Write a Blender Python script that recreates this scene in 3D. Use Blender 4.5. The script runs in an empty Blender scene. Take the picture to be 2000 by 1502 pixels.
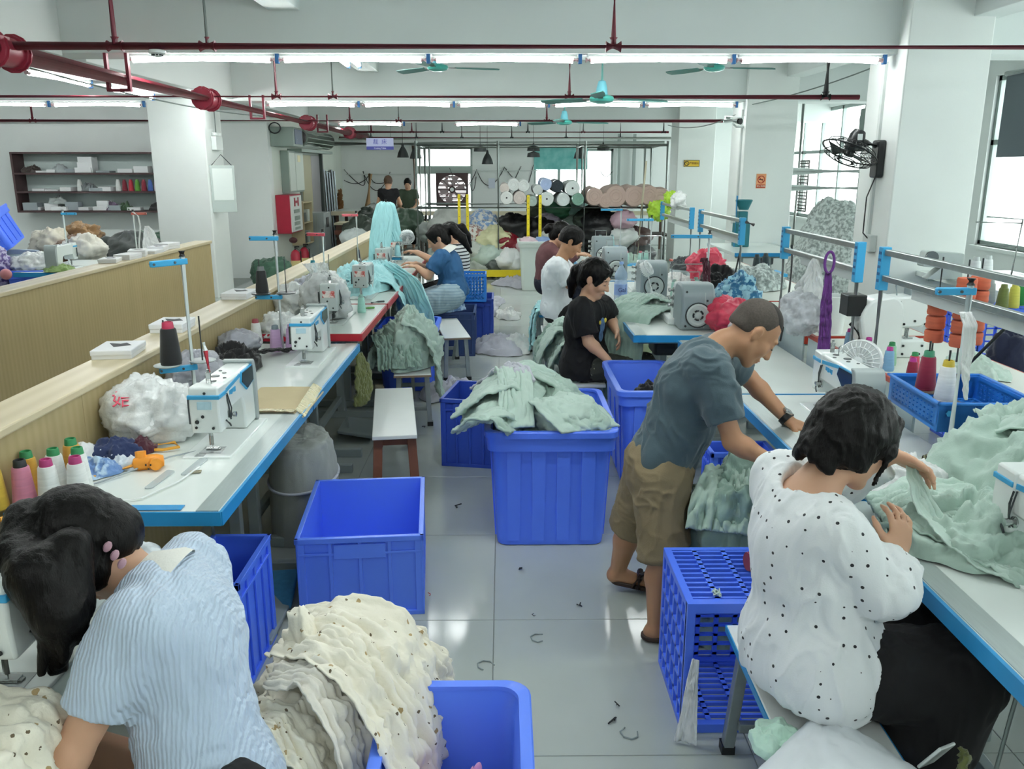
import bpy, math, random
import numpy as np
from mathutils import Vector, Matrix
S = bpy.context.scene
COL = S.collection
PI = math.pi
random.seed(7)

# ---------------------------------------------------------------- camera, world, exposure
cd = bpy.data.cameras.new('camera'); cam = bpy.data.objects.new('camera', cd); COL.objects.link(cam)
cd.sensor_width = 36.0; cd.lens = 36.0 * 1641 / 2000; cd.clip_start = .05; cd.clip_end = 200
cam.location = (0, 0, 1.735)
cam.rotation_euler = (math.radians(90 - 14.4), 0, math.radians(-.61))
S.camera = cam
W = bpy.data.worlds.new('overcast_sky'); S.world = W; W.use_nodes = True
W.node_tree.nodes['Background'].inputs[0].default_value = (.90, 1.0, .97, 1)
W.node_tree.nodes['Background'].inputs[1].default_value = 3.2
S.view_settings.view_transform = 'Standard'; S.view_settings.look = 'None'
S.view_settings.gamma = 1; S.view_settings.use_curve_mapping = False
S.view_settings.exposure = 0.92
S.cycles.max_bounces = 8; S.cycles.diffuse_bounces = 4; S.cycles.glossy_bounces = 3
S.cycles.transparent_max_bounces = 12; S.cycles.caustics_reflective = False; S.cycles.caustics_refractive = False
S.cycles.sample_clamp_indirect = 6; S.cycles.use_adaptive_sampling = True; S.cycles.adaptive_threshold = .03
TUBE_POWER = 24.0

# ---------------------------------------------------------------- materials
def lin(h):
    h = h.lstrip('#'); o = []
    for i in (0, 2, 4):
        c = int(h[i:i+2], 16) / 255
        o.append(c / 12.92 if c <= .04045 else ((c + .055) / 1.055) ** 2.4)
    return (*o, 1)
MATS = {}
def M(name, col='#ffffff', rough=.5, metal=0, alpha=1, trans=0, emit=0, noise=None, bump=None, spec=.5, pat=None, stretch=(1, 1, 1), sheen=0, sss=0, coat=0):
    """procedural material. noise=(scale, amount); bump=(scale, strength); pat=(kind, colour, scale, size)"""
    if name in MATS: return MATS[name]
    m = bpy.data.materials.new(name); m.use_nodes = True; MATS[name] = m
    nt = m.node_tree; N = nt.nodes; L = nt.links; b = N['Principled BSDF']; I = b.inputs
    c = lin(col); m.diffuse_color = c
    I['Base Color'].default_value = c; I['Roughness'].default_value = rough; I['Metallic'].default_value = metal
    I['Specular IOR Level'].default_value = spec; I['Alpha'].default_value = alpha
    I['Transmission Weight'].default_value = trans; I['Sheen Weight'].default_value = sheen
    I['Coat Weight'].default_value = coat
    if sss:
        I['Subsurface Weight'].default_value = sss; I['Subsurface Radius'].default_value = (.01, .004, .002); I['Subsurface Scale'].default_value = 1
    if emit:
        I['Emission Color'].default_value = c; I['Emission Strength'].default_value = emit
    src = None
    tc = N.new('ShaderNodeTexCoord'); mp = N.new('ShaderNodeMapping'); mp.inputs['Scale'].default_value = stretch
    L.new(tc.outputs['Object'], mp.inputs['Vector'])
    def mix(fac, a, bcol, mode='MIX'):
        x = N.new('ShaderNodeMix'); x.data_type = 'RGBA'; x.blend_type = mode
        if isinstance(fac, (int, float)): x.inputs[0].default_value = fac
        else: L.new(fac, x.inputs[0])
        for k, v in ((6, a), (7, bcol)):
            if isinstance(v, tuple): x.inputs[k].default_value = v
            else: L.new(v, x.inputs[k])
        return x.outputs[2]
    if pat:
        items = pat if isinstance(pat, list) else [pat]
        src = c
        for kind, c2, sc, sz in items:
            c2 = lin(c2)
            if kind in ('dots', 'blots'):
                v = N.new('ShaderNodeTexVoronoi'); v.inputs['Scale'].default_value = sc
                v.inputs['Randomness'].default_value = .35 if kind == 'dots' else 1
                L.new(mp.outputs[0], v.inputs['Vector'])
                r = N.new('ShaderNodeMath'); r.operation = 'LESS_THAN'; r.inputs[1].default_value = sz
                if kind == 'blots':
                    n = N.new('ShaderNodeTexNoise'); n.inputs['Scale'].default_value = sc * 3; L.new(mp.outputs[0], n.inputs['Vector'])
                    a = N.new('ShaderNodeMath'); a.operation = 'MULTIPLY_ADD'; L.new(n.outputs[0], a.inputs[0]); a.inputs[1].default_value = .5; L.new(v.outputs['Distance'], a.inputs[2])
                    L.new(a.outputs[0], r.inputs[0]); r.inputs[1].default_value = sz + .22
                else: L.new(v.outputs['Distance'], r.inputs[0])
                src = mix(r.outputs[0], src, c2)
            elif kind in ('stripes', 'grain'):
                w = N.new('ShaderNodeTexWave'); w.inputs['Scale'].default_value = sc
                w.bands_direction = sz; w.inputs['Distortion'].default_value = 0 if kind == 'stripes' else 2.5
                w.inputs['Detail Scale'].default_value = 2
                L.new(mp.outputs[0], w.inputs['Vector'])
                if kind == 'stripes':
                    r = N.new('ShaderNodeMath'); r.operation = 'GREATER_THAN'; r.inputs[1].default_value = .72
                    L.new(w.outputs['Fac'], r.inputs[0]); src = mix(r.outputs[0], src, c2)
                else: src = mix(w.outputs['Fac'], src, c2)
            elif kind == 'cloud':
                n = N.new('ShaderNodeTexNoise'); n.inputs['Scale'].default_value = sc; n.inputs['Detail'].default_value = 3
                L.new(mp.outputs[0], n.inputs['Vector'])
                r = N.new('ShaderNodeMapRange'); r.inputs[1].default_value = .5 - sz; r.inputs[2].default_value = .5 + sz
                L.new(n.outputs[0], r.inputs[0]); src = mix(r.outputs[0], src, c2)
    if noise:
        n = N.new('ShaderNodeTexNoise'); n.inputs['Scale'].default_value = noise[0]; n.inputs['Detail'].default_value = 4
        L.new(mp.outputs[0], n.inputs['Vector'])
        r = N.new('ShaderNodeMapRange'); r.inputs[1].default_value = .3; r.inputs[2].default_value = .7
        r.inputs[3].default_value = 1 - noise[1]; r.inputs[4].default_value = 1 + noise[1] * .5
        L.new(n.outputs[0], r.inputs[0])
        cc = N.new('ShaderNodeCombineColor')
        for k in range(3): L.new(r.outputs[0], cc.inputs[k])
        src = mix(1.0, src if src is not None else c, cc.outputs[0], 'MULTIPLY')
    if src is not None and not isinstance(src, tuple): L.new(src, I['Base Color'])
    if bump:
        if len(bump) > 2:
            n = N.new('ShaderNodeTexWave'); n.inputs['Scale'].default_value = bump[0]; n.bands_direction = bump[2]; n.inputs['Distortion'].default_value = bump[3]
            n.inputs['Detail Scale'].default_value = 1.5
        else:
            n = N.new('ShaderNodeTexNoise'); n.inputs['Scale'].default_value = bump[0]; n.inputs['Detail'].default_value = 5
        L.new(mp.outputs[0], n.inputs['Vector'])
        bp = N.new('ShaderNodeBump'); bp.inputs['Strength'].default_value = bump[1]; bp.inputs['Distance'].default_value = .01
        L.new(n.outputs['Fac'], bp.inputs['Height']); L.new(bp.outputs[0], I['Normal'])
    return m

# ---------------------------------------------------------------- objects
def tag(o, label=None, cat=None, group=None, kind=None):
    if label: o['label'] = label
    if cat: o['category'] = cat
    if group: o['group'] = group
    if kind: o['kind'] = kind
    return o
def T(name, label, cat, loc=(0, 0, 0), rz=0, group=None):
    o = bpy.data.objects.new(name, None); COL.objects.link(o); o.empty_display_size = .05
    o.location = loc; o.rotation_euler = (0, 0, rz)
    return tag(o, label, cat, group)
def dup(o, parent=None, loc=None, rz=None, label=None, group=None, kids=None):
    if kids is None:
        kids = {}
        for x in bpy.data.objects:
            if x.parent: kids.setdefault(x.parent.name, []).append(x)
    c = o.copy(); COL.objects.link(c); c.parent = parent
    if loc is not None: c.location = loc
    if rz is not None: c.rotation_euler = (0, 0, rz)
    if label: c['label'] = label
    if group: c['group'] = group
    for ch in kids.get(o.name, []): dup(ch, c, kids=kids)
    return c
def mesh_obj(name, v, f, mat, parent=None, smooth=True, bev=0, auto=35, world=False):
    v = np.asarray(v, dtype=float).reshape(-1, 3)
    if world and parent is not None:
        chain = []; p = parent
        while p: chain.append(p); p = p.parent
        Mx = Matrix()
        for p in reversed(chain): Mx = Mx @ Matrix.LocRotScale(p.location, p.rotation_euler, p.scale)
        Mi = np.array(Mx.inverted()); v = v @ Mi[:3, :3].T + Mi[:3, 3]
    me = bpy.data.meshes.new(name); me.from_pydata(v.tolist(), [], [tuple(map(int, q)) for q in f]); me.update()
    if isinstance(mat, (list, tuple)):
        for x in mat: me.materials.append(x)
    elif mat: me.materials.append(mat)
    o = bpy.data.objects.new(name, me); COL.objects.link(o)
    if parent is not None: o.parent = parent
    if smooth:
        me.shade_smooth()
        if auto: 
            try: me.set_sharp_from_angle(angle=math.radians(auto))
            except Exception: pass
    if bev:
        m = o.modifiers.new('bevel', 'BEVEL'); m.width = bev; m.segments = 2; m.limit_method = 'ANGLE'; m.angle_limit = math.radians(40)
    return o
def frame_of(d, up=None):
    d = Vector(d).normalized()
    a = Vector(up) if up is not None else (Vector((0, 0, 1)) if abs(d.z) < .9 else Vector((1, 0, 0)))
    s = d.cross(a).normalized(); return s, s.cross(d).normalized(), d
class MB:
    def __init__(s): s.v = []; s.f = []; s.m = Matrix()
    def at(s, loc=(0, 0, 0), rot=(0, 0, 0), sc=1):
        from mathutils import Euler
        s.m = Matrix.LocRotScale(Vector(loc), Euler(rot), Vector((sc,) * 3) if isinstance(sc, (int, float)) else Vector(sc)); return s
    def add(s, vs, fs):
        o = len(s.v); s.v += [tuple(s.m @ Vector(p)) for p in vs]; s.f += [tuple(i + o for i in q) for q in fs]; return s
    def box(s, x0, x1, y0, y1, z0, z1):
        return s.add([(x, y, z) for x in (x0, x1) for y in (y0, y1) for z in (z0, z1)],
                     [(0, 1, 3, 2), (4, 6, 7, 5), (0, 4, 5, 1), (2, 3, 7, 6), (0, 2, 6, 4), (1, 5, 7, 3)])
    def prism(s, poly, a0, a1, axis='y'):
        """polygon in the plane across `axis`, extruded a0..a1"""
        n = len(poly); P = []
        for a in (a0, a1):
            for (u, w) in poly: P.append({'x': (a, u, w), 'y': (u, a, w), 'z': (u, w, a)}[axis])
        F = [tuple(range(n)), tuple(range(2 * n - 1, n - 1, -1))] + [(i, n + i, n + (i + 1) % n, (i + 1) % n) for i in range(n)]
        return s.add(P, F)
    def tube(s, pts, r, n=8, cap=True, flat=1):
        pts = [Vector(p) for p in pts]; k = len(pts); rs = r if isinstance(r, (list, tuple)) else [r] * k
        P = []; F = []; prev = None
        for i, p in enumerate(pts):
            d = (pts[min(i + 1, k - 1)] - pts[max(i - 1, 0)])
            if d.length < 1e-9: d = Vector((0, 0, 1))
            d.normalize()
            if prev is None: a, b, _ = frame_of(d)
            else:
                a = prev - d * prev.dot(d); a = a.normalized() if a.length > 1e-6 else frame_of(d)[0]; b = d.cross(a)
            prev = a
            for j in range(n):
                t = 2 * PI * j / n; P.append(p + (a * math.cos(t) + b * math.sin(t) * flat) * rs[i])
        for i in range(k - 1):
            for j in range(n): F.append((i * n + j, i * n + (j + 1) % n, (i + 1) * n + (j + 1) % n, (i + 1) * n + j))
        if cap: F += [tuple(range(n - 1, -1, -1)), tuple((k - 1) * n + j for j in range(n))]
        return s.add(P, F)
    def cyl(s, p0, p1, r0, r1=None, n=16): return s.tube([p0, p1], [r0, r0 if r1 is None else r1], n)
    def lathe(s, prof, c=(0, 0, 0), axis=(0, 0, 1), n=20, ph=0):
        a, b, d = frame_of(axis); c = Vector(c); P = []; F = []; k = len(prof)
        for (r, z) in prof:
            for j in range(n):
                t = 2 * PI * j / n + ph; P.append(c + d * z + (a * math.cos(t) + b * math.sin(t)) * max(r, 1e-4))
        for i in range(k - 1):
            for j in range(n): F.append((i * n + j, i * n + (j + 1) % n, (i + 1) * n + (j + 1) % n, (i + 1) * n + j))
        F += [tuple(range(n - 1, -1, -1)), tuple((k - 1) * n + j for j in range(n))]
        return s.add(P, F)
    def ell(s, c, r, n=16, m=10):
        r = (r,) * 3 if isinstance(r, (int, float)) else r
        pr = [(math.sin(PI * i / m), -math.cos(PI * i / m)) for i in range(m + 1)]
        P = []; F = []
        for (q, z) in pr:
            for j in range(n):
                t = 2 * PI * j / n; P.append((c[0] + r[0] * max(q, 1e-3) * math.cos(t), c[1] + r[1] * max(q, 1e-3) * math.sin(t), c[2] + r[2] * z))
        for i in range(m):
            for j in range(n): F.append((i * n + j, i * n + (j + 1) % n, (i + 1) * n + (j + 1) % n, (i + 1) * n + j))
        return s.add(P, F)
    def grid(s, G, wrap=False):
        """G: array (a, b, 3)"""
        a, b = G.shape[:2]; F = []
        for i in range(a - 1):
            for j in range(b if wrap else b - 1): F.append((i * b + j, i * b + (j + 1) % b, (i + 1) * b + (j + 1) % b, (i + 1) * b + j))
        return s.add([tuple(p) for p in G.reshape(-1, 3)], F)
    def part(s, name, mat, parent=None, smooth=True, bev=0, world=False, auto=35): return mesh_obj(name, s.v, s.f, mat, parent, smooth, bev, auto, world)
    def solo(s, name, mat, label, cat, group=None, smooth=True, bev=0, base=None, kind=None, auto=35):
        o = mesh_obj(name, s.v, s.f, mat, None, smooth, bev, auto)
        v = np.array(s.v); b = base or (v[:, 0].mean(), v[:, 1].mean(), v[:, 2].min())
        o.data.transform(Matrix.Translation(-Vector(b))); o.location = b
        return tag(o, label, cat, group, kind)
def st(name, mb, mat, parent=None, smooth=False, bev=0):
    o = mb.part(name, mat, parent, smooth, bev)
    if parent is None: o['kind'] = 'structure'
    return o

# ---------------------------------------------------------------- vector noise and cloth
def _h(i, j, k, s):
    n = (i * 374761393 + j * 668265263 + k * 2147483647 + s * 1274126177) & 0xffffffff
    n = ((n ^ (n >> 13)) * 1274126177) & 0xffffffff
    return ((n ^ (n >> 16)) & 0xffff) / 32767.5 - 1
def vn(P, seed=0):
    P = np.asarray(P, float); I = np.floor(P).astype(np.int64); f = P - I; f = f * f * f * (f * (f * 6 - 15) + 10); o = 0
    for a in (0, 1):
        for b in (0, 1):
            for c in (0, 1):
                w = (f[..., 0] if a else 1 - f[..., 0]) * (f[..., 1] if b else 1 - f[..., 1]) * (f[..., 2] if c else 1 - f[..., 2])
                o = o + w * _h(I[..., 0] + a, I[..., 1] + b, I[..., 2] + c, seed)
    return o
def fbm(P, seed=0, oct=3):
    P = np.asarray(P, float); o = 0; a = 1
    for k in range(oct): o = o + a * vn(P * (2 ** k), seed + k * 17); a *= .5
    return o
def crumple(P, scale, seed):
    """sharp-creased folds, about 0..1"""
    P = np.asarray(P, float) * scale
    w = np.stack([fbm(P * .7 + 11, seed), fbm(P * .7 + 37, seed + 1), fbm(P * .7 + 71, seed + 2)], -1)
    Q = P + w * 1.1
    r = 1 - np.abs(vn(Q, seed + 5)) * 2.0
    r2 = 1 - np.abs(vn(Q * 2.3 + 5, seed + 6)) * 2.0
    return .65 * np.clip(r, -.5, 1) + .35 * np.clip(r2, -.5, 1)
def heap_g(c, rx, ry, h, seed=0, amp=.03, scale=7, n=96, m=40, p=2.2, rot=0, skirt=0, lump=.18, hang=None):
    """a mound of cloth: (m, n, 3) grid, first ring at the bottom rim"""
    t = np.linspace(0, 2 * PI, n, endpoint=False)[None, :]; r = np.linspace(1, 0.001, m)[:, None]
    rr = r * (1 + lump * fbm(np.stack([np.cos(t) * 1.5 + 0 * r, np.sin(t) * 1.5 + 0 * r, 0 * t + seed * 3.1 + 0 * r], -1), seed))
    x = rr * np.cos(t) * rx; y = rr * np.sin(t) * ry
    z = h * (1 - r ** p) * (1 + lump * vn(np.stack([x * 3 / max(rx, .05), y * 3 / max(ry, .05), 0 * x + seed], -1), seed + 9))
    P = np.stack([x, y, z + 0 * x], -1)
    N = np.stack([x / rx ** 2, y / ry ** 2, (z + .3 * h) / max(h, .02) ** 2], -1); N /= np.linalg.norm(N, axis=-1, keepdims=True) + 1e-9
    cr = crumple(P + seed * 1.7, scale, seed) + .35 * crumple(P + seed, scale * 2.6, seed + 31)
    P = P + N * (cr * amp)[..., None] * np.minimum(1, (1 - r) * 6 + .25)[..., None]
    P[..., 2] = np.maximum(P[..., 2], 0.002)
    ca, sa = math.cos(rot), math.sin(rot)
    Q = P.copy(); Q[..., 0] = P[..., 0] * ca - P[..., 1] * sa + c[0]; Q[..., 1] = P[..., 0] * sa + P[..., 1] * ca + c[1]; Q[..., 2] = P[..., 2] + c[2]
    if hang is not None: Q = hang(Q)
    return Q
def heap(c, rx, ry, h, **k): return MB().grid(heap_g(c, rx, ry, h, **k), wrap=True)
def blob(c, r, seed=0, amp=.03, scale=6, n=64, m=36, rot=0, flat=0):
    """closed, lumpy sack"""
    th = np.linspace(0, 2 * PI, n, endpoint=False)[None, :]; ph = np.linspace(0.01, PI - .01, m)[:, None]
    D = np.stack([np.sin(ph) * np.cos(th), np.sin(ph) * np.sin(th), -np.cos(ph) + 0 * th], -1)
    R = np.array(r); P = D * R
    P = P * (1 + .16 * fbm(D * 1.6 + seed * 2.3, seed))[..., None] + D * ((crumple(P + seed * 1.3, scale, seed) + .45 * crumple(P + seed, scale * 2.4, seed + 40)) * amp)[..., None]
    if flat: P[..., 2] = np.maximum(P[..., 2], -R[2] * flat)
    ca, sa = math.cos(rot), math.sin(rot)
    Q = P.copy(); Q[..., 0] = P[..., 0] * ca - P[..., 1] * sa; Q[..., 1] = P[..., 0] * sa + P[..., 1] * ca
    return MB().grid(Q + np.array(c), wrap=True)
def strip_g(path, widths, side, folds=6, amp=.02, seed=0, nu=60, nv=40, thick=0, crump=.012, cs=13, droop=0):
    """a hanging or lying length of cloth: path points, width along `side`, corrugated across"""
    P = np.array(path, float); k = len(P)
    s = np.concatenate([[0], np.cumsum(np.linalg.norm(np.diff(P, axis=0), axis=1))]); s /= s[-1]
    v = np.linspace(0, 1, nv)
    # smooth (Catmull-like) interpolation through cubic of coordinates
    def interp(A):
        A = np.array(A, float); y = np.interp(v, s, A)
        for _ in range(2):
            y2 = y.copy(); y2[1:-1] = (y[:-2] + 2 * y[1:-1] + y[2:]) / 4; y = y2
        return y
    C = np.stack([interp(P[:, i]) for i in range(3)], -1)
    w = interp(widths) if not isinstance(widths, (int, float)) else np.full(nv, widths)
    sd = np.array(side, float)
    if sd.ndim == 1: sd = np.tile(sd / np.linalg.norm(sd), (nv, 1))
    else: sd = np.stack([interp(sd[:, i]) for i in range(3)], -1); sd /= np.linalg.norm(sd, axis=1, keepdims=True)
    tg = np.gradient(C, axis=0); tg /= np.linalg.norm(tg, axis=1, keepdims=True) + 1e-9
    nr = np.cross(sd, tg); nr /= np.linalg.norm(nr, axis=1, keepdims=True) + 1e-9
    u = np.linspace(-.5, .5, nu)
    U, V = np.meshgrid(u, v)
    ph = fbm(np.stack([U * 2, V * 1.6, 0 * U + seed], -1), seed) * 2.2
    ph2 = fbm(np.stack([U * 3 + 9, V * 2.6, 0 * U + seed], -1), seed + 21) * 3
    prof = .65 * (1 - np.abs(np.sin(PI * folds * (U + .5) + ph * 1.7)) * 1.8) + .35 * (1 - np.abs(np.sin(PI * folds * 2.3 * (U + .5) + ph2 + ph)) * 1.8)
    ampv = amp * (.5 + .75 * vn(np.stack([U * 3, V * 2, 0 * U + 4 + seed], -1), seed + 3))
    G = C[:, None, :] + sd[:, None, :] * (U * w[:, None])[..., None]
    dis = prof * ampv + crump * crumple(G + seed, cs, seed + 8)
    edge = 1 - (np.abs(U) * 2) ** 6 * .3
    G = G + nr[:, None, :] * (dis * edge)[..., None]
    if droop: G[..., 2] -= droop * (np.abs(U) * 2) ** 3
    return G
def strip(*a, **k): return MB().grid(strip_g(*a, **k))
def solidify(o, t=.004):
    m = o.modifiers.new('thickness', 'SOLIDIFY'); m.thickness = t; m.offset = 0; return o
# ================================================================ SETTING
white = M('painted_wall', '#e9eeec', .6, noise=(1.2, .04), bump=(60, .04))
ceilm = M('painted_ceiling', '#dde4e2', .7, noise=(.8, .04))
pillm = M('painted_pillar', '#ebf0ed', .55, noise=(1.5, .04), bump=(50, .04))
tilem = M('glazed_tile', '#b1b9b5', .12, noise=(2.2, .06), spec=.5)
grout = M('grout', '#8d948f', .8)
alum = M('aluminium', '#aab3b0', .35, .8)
winm = M('window_frame_metal', '#8f9c98', .4, .5)
glass = M('window_glass', '#eaf6f2', .05, alpha=.12, spec=.5)

fl = st('floor', MB().box(-9, 6.2, -5, 20.2, -.12, -.004), grout)
tb = MB().box(0, .797, 0, .797, -.02, 0).part('floor_tile', tilem, fl, False, .0015)
first = True
for i in range(-5, 8):
    for j in range(-1, 22):
        x, y = -.04 + .8 * i, 2.2 + .8 * j
        if x < -1.7 and (x < -4.1 or j % 1): continue
        if x < -1.7 and y < 4: continue
        o = tb if first else tb.copy()
        if not first: COL.objects.link(o); o.parent = fl
        first = False
        o.location = (x + .0015, y + .0015, 0)

st('ceiling', MB().box(-9, 6.2, -5, 20.2, 3.2, 3.3), ceilm)
st('wall_left', MB().box(-9, -8.6, -5, 13.8, 0, 3.2), white)
st('wall_front', MB().box(-9, 6.2, -5.2, -5, 0, 3.2), white)
st('wall_rear_left', MB().box(-9, -3.7, 13.8, 14.0, 0, 3.2), white)
st('wall_passage', MB().box(-3.9, -3.7, 14.0, 20, 0, 3.2), M('painted_wall_warm', '#dfe6dc', .6, noise=(1.2, .05)))
# back wall with two windows and the exhaust fan opening
bw = MB(); yb0, yb1 = 20.0, 20.2
for x0, x1, z0, z1 in ((-3.9, -2.06, 0, 3.2), (-2.06, -.7, 2.22, 3.2), (-2.06, -.7, 0, .55), (-.7, .72, 0, 3.2), (.72, 2.55, 0, .95), (.72, 2.55, 2.18, 3.2), (2.55, 6.2, 0, 3.2)):
    bw.box(x0, x1, yb0, yb1, z0, z1)
st('wall_back', bw, white)
# right wall with window openings
rw = MB(); zs0, zs1 = .80, 2.83
wins = [(-3.5, -.6), (.4, 3.2), (4.2, 6.9), (7.7, 10.75), (11.75, 19.4)]
rw.box(6, 6.2, -5, 20.2, 0, zs0).box(6, 6.2, -5, 20.2, zs1, 3.2)
ys = [-5] + [q for w in wins for q in w] + [20.2]
for k in range(0, len(ys), 2): rw.box(6, 6.2, ys[k], ys[k + 1], zs0, zs1)
st('wall_right', rw, white)
for k, (a, b) in enumerate(wins):
    f = MB()
    f.box(6.04, 6.10, a, b, zs0, zs0 + .06).box(6.04, 6.10, a, b, zs1 - .06, zs1).box(6.04, 6.10, a, b, 2.02, 2.08)
    nn = max(2, round((b - a) / 1.0))
    wn = st('window_%d' % (k + 1), MB().box(6.04, 6.10, a, a + .06, zs0, zs1).box(6.04, 6.10, b - .06, b, zs0, zs1), winm)
    f.part('window_frame', winm, wn, False)
    for q in range(1, nn):
        yy = a + (b - a) * q / nn; MB().box(6.04, 6.10, yy - .025, yy + .025, zs0, zs1).part('mullion', winm, wn, False)
    for q in range(nn):
        y0, y1 = a + (b - a) * q / nn, a + (b - a) * (q + 1) / nn
        MB().box(6.066, 6.072, y0, y1, zs0, 2.04).part('pane', glass, wn, False)
        MB().box(6.066, 6.072, y0, y1, 2.04, zs1).part('pane', glass, wn, False)
    MB().box(5.94, 6.04, a - .03, b + .03, zs0 - .04, zs0).part('window_sill', white, wn, False)
# back windows
def back_window(n, x0, x1, z0, z1, muls, rail=None):
    w = st('window_%d' % n, MB().box(x0, x1, 20.05, 20.1, z0, z0 + .05).box(x0, x1, 20.05, 20.1, z1 - .05, z1).box(x0, x0 + .05, 20.05, 20.1, z0, z1).box(x1 - .05, x1, 20.05, 20.1, z0, z1), winm)
    for q in muls: MB().box(q - .03, q + .03, 20.04, 20.11, z0, rail or z1).part('mullion', winm, w, False)
    if rail: MB().box(x0, x1, 20.02, 20.11, rail - .13, rail + .05).part('transom', M('transom_paint', '#aebfb8', .5), w, False)
    MB().box(x0, x1, 20.07, 20.075, z0, z1).part('pane', glass, w, False)
back_window(6, -2.06, -.7, .55, 2.22, (-1.72, -1.3), 1.75)
back_window(7, .72, 2.55, .95, 2.18, (1.3, 1.9))

# pillars (0.7 m square), left ones and right ones, beams
PX0, PX1 = 3.22, 3.9
for y in (2.7, 7.1, 11.6, 16.0):
    st('pillar', MB().box(PX0, PX1, y, y + .7, 0, 3.2), pillm, bev=.012)
st('pillar', MB().box(-4.66, -3.93, 11.6, 12.3, 0, 3.2), pillm, bev=.012)
st('pillar', MB().box(-4.66, -3.93, 2.7, 3.4, 0, 3.2), pillm, bev=.012)
for y, z in ((-1.5, 2.65), (2.95, 2.65), (7.27, 2.64), (11.68, 2.60), (16.16, 2.575)):
    st('beam', MB().box(-9, 6.2, y, y + .4, z, 3.2), ceilm, bev=.006)
for y0, y1 in ((-1.1, 2.95), (3.35, 7.27), (7.67, 11.68), (12.08, 16.16), (16.56, 20)):
    st('beam', MB().box(-1.87, -1.62, y0, y1, 2.96, 3.2), ceilm, bev=.006)
    st('beam', MB().box(3.72, 3.97, y0, y1, 2.9, 3.2), ceilm, bev=.006)
    st('beam', MB().box(-4.45, -3.55, y0, y1, 2.62, 3.2), ceilm, bev=.006)

# ================================================================ FLUORESCENT LIGHTS
tubem = M('lit_tube', '#fcfffe', .4, emit=TUBE_POWER)
housm = M('lamp_housing', '#e9f1ee', .4)
capm = M('lamp_cap', '#a98f92', .5)
clipm = M('blue_lamp_clip', '#2b6fae', .4)
def lamp_proto(lit=True):
    t = T('fluorescent_lamp', 'long fluorescent tube lamp', 'ceiling light')
    MB().box(-.59, .59, -.022, .022, .022, .05).part('housing', housm, t, False, .004)
    MB().tube([(-.555, 0, 0), (.555, 0, 0)], .025, 8).part('tube', tubem, t)
    for s in (-1, 1):
        MB().cyl((s * .555, 0, 0), (s * .6, 0, 0), .021, n=10).part('end_cap', capm, t)
    MB().box(.6, .63, -.02, .02, -.03, .05).part('wall_clip', clipm, t, False, .003)
    return t
LP = lamp_proto()
def lamp(x, y, z, rz, label, group):
    global LP0
    if LP0: o = LP; LP0 = False; o.location = (x, y, z); o.rotation_euler = (0, 0, rz); o['label'] = label; o['group'] = group; return o
    return dup(LP, None, (x, y, z), rz, label, group)
LP0 = True
pos5 = ['leftmost', 'second from the left', 'middle', 'second from the right', 'rightmost']
for k, x in enumerate((-2.45, -1.22, .02, 1.28, 2.52)):
    lamp(x, 7.31, 2.596, 0, 'lit tube lamp under the nearest beam, %s of its five' % pos5[k], 'tube lamps under the nearest beam')
for k, x in enumerate((-2.52, -1.26, .0, 1.26, 2.5)):
    lamp(x, 11.72, 2.553, 0, 'lit tube lamp in the second row between the pillars, %s of five' % pos5[k], 'tube lamps in the second row')
for k, x in enumerate((-2.43, -.29)):
    lamp(x, 16.2, 2.527, 0, 'single lit tube lamp in the third row, %s' % ('left one' if k == 0 else 'right one'), 'tube lamps in the third row')
for k, x in enumerate((-7.9, -6.6, -5.35)):
    lamp(x, 11.72, 2.553, 0, 'lit tube lamp left of the left pillar, %s' % ('outermost', 'second outermost', 'beside the pillar')[k], 'tube lamps over the left bay')
for k, (x, y) in enumerate(((-4.25, 8.6), (-4.25, 10.2), (-3.75, 11.0))):
    lamp(x, y, 2.57, PI / 2, 'lit tube lamp running lengthwise under the left beam, %s' % ('nearest', 'second', 'last before the pillar')[k], 'tube lamps under the left beam')
for k, x in enumerate((-1.81, -1.68)):
    lamp(x, 9.9, 2.91, PI / 2, 'lengthwise tube lamp on the ceiling behind the nearest row, %s' % ('left of the pair', 'right of the pair')[k], 'tube lamps in pair on the ceiling')
for x in (-2.45, -1.22, .02, 1.28, 2.52):
    for y in (2.89, -1.0): lamp(x, y, 2.596, 0, 'tube lamp behind the camera, %s of the %s row' % (pos5[[-2.45, -1.22, .02, 1.28, 2.52].index(x)], 'nearer' if y > 0 else 'farther'), 'tube lamps behind the camera')
for x in (-7.2, -5.9): lamp(x, 7.31, 2.596, 0, 'tube lamp over the far left tables, %s' % ('left' if x < -7 else 'right'), 'tube lamps over the far left')
# ================================================================ LOW PARTITIONS
lam = M('oak_laminate', '#b7a67c', .45, noise=(3, .06), pat=('grain', '#b09f74', 3.2, 'Y'), stretch=(1, 2.2, .12))
lamtop = M('oak_laminate_top', '#d3c6a6', .35, noise=(2, .05), pat=('grain', '#c8ba97', 2, 'X'), stretch=(2, .1, 1))
def partition(label, x0, x1, y0, y1, z, jy):
    t = T('low_partition', label, 'partition', ((x0 + x1) / 2, (y0 + y1) / 2, 0))
    ys = [y0] + jy + [y1]
    for a, b in zip(ys, ys[1:]): MB().box(x0 + .015, x1 - .015, a + .001, b - .001, 0, z - .03).part('panel', lam, t, False, .002, True)
    MB().box(x0, x1, y0, y1 + .015, z - .03, z).part('cap_board', lamtop, t, False, .006, True)
    return t
partition('low oak laminate partition running behind the near left sewing tables', -1.665, -1.485, .6, 11.9, .99, [2.9, 5.3, 7.7, 10.1])
partition('low oak laminate partition further left, ending at the white pillar', -3.30, -3.12, .6, 9.13, .99, [2.5, 4.9, 7.3])

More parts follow.
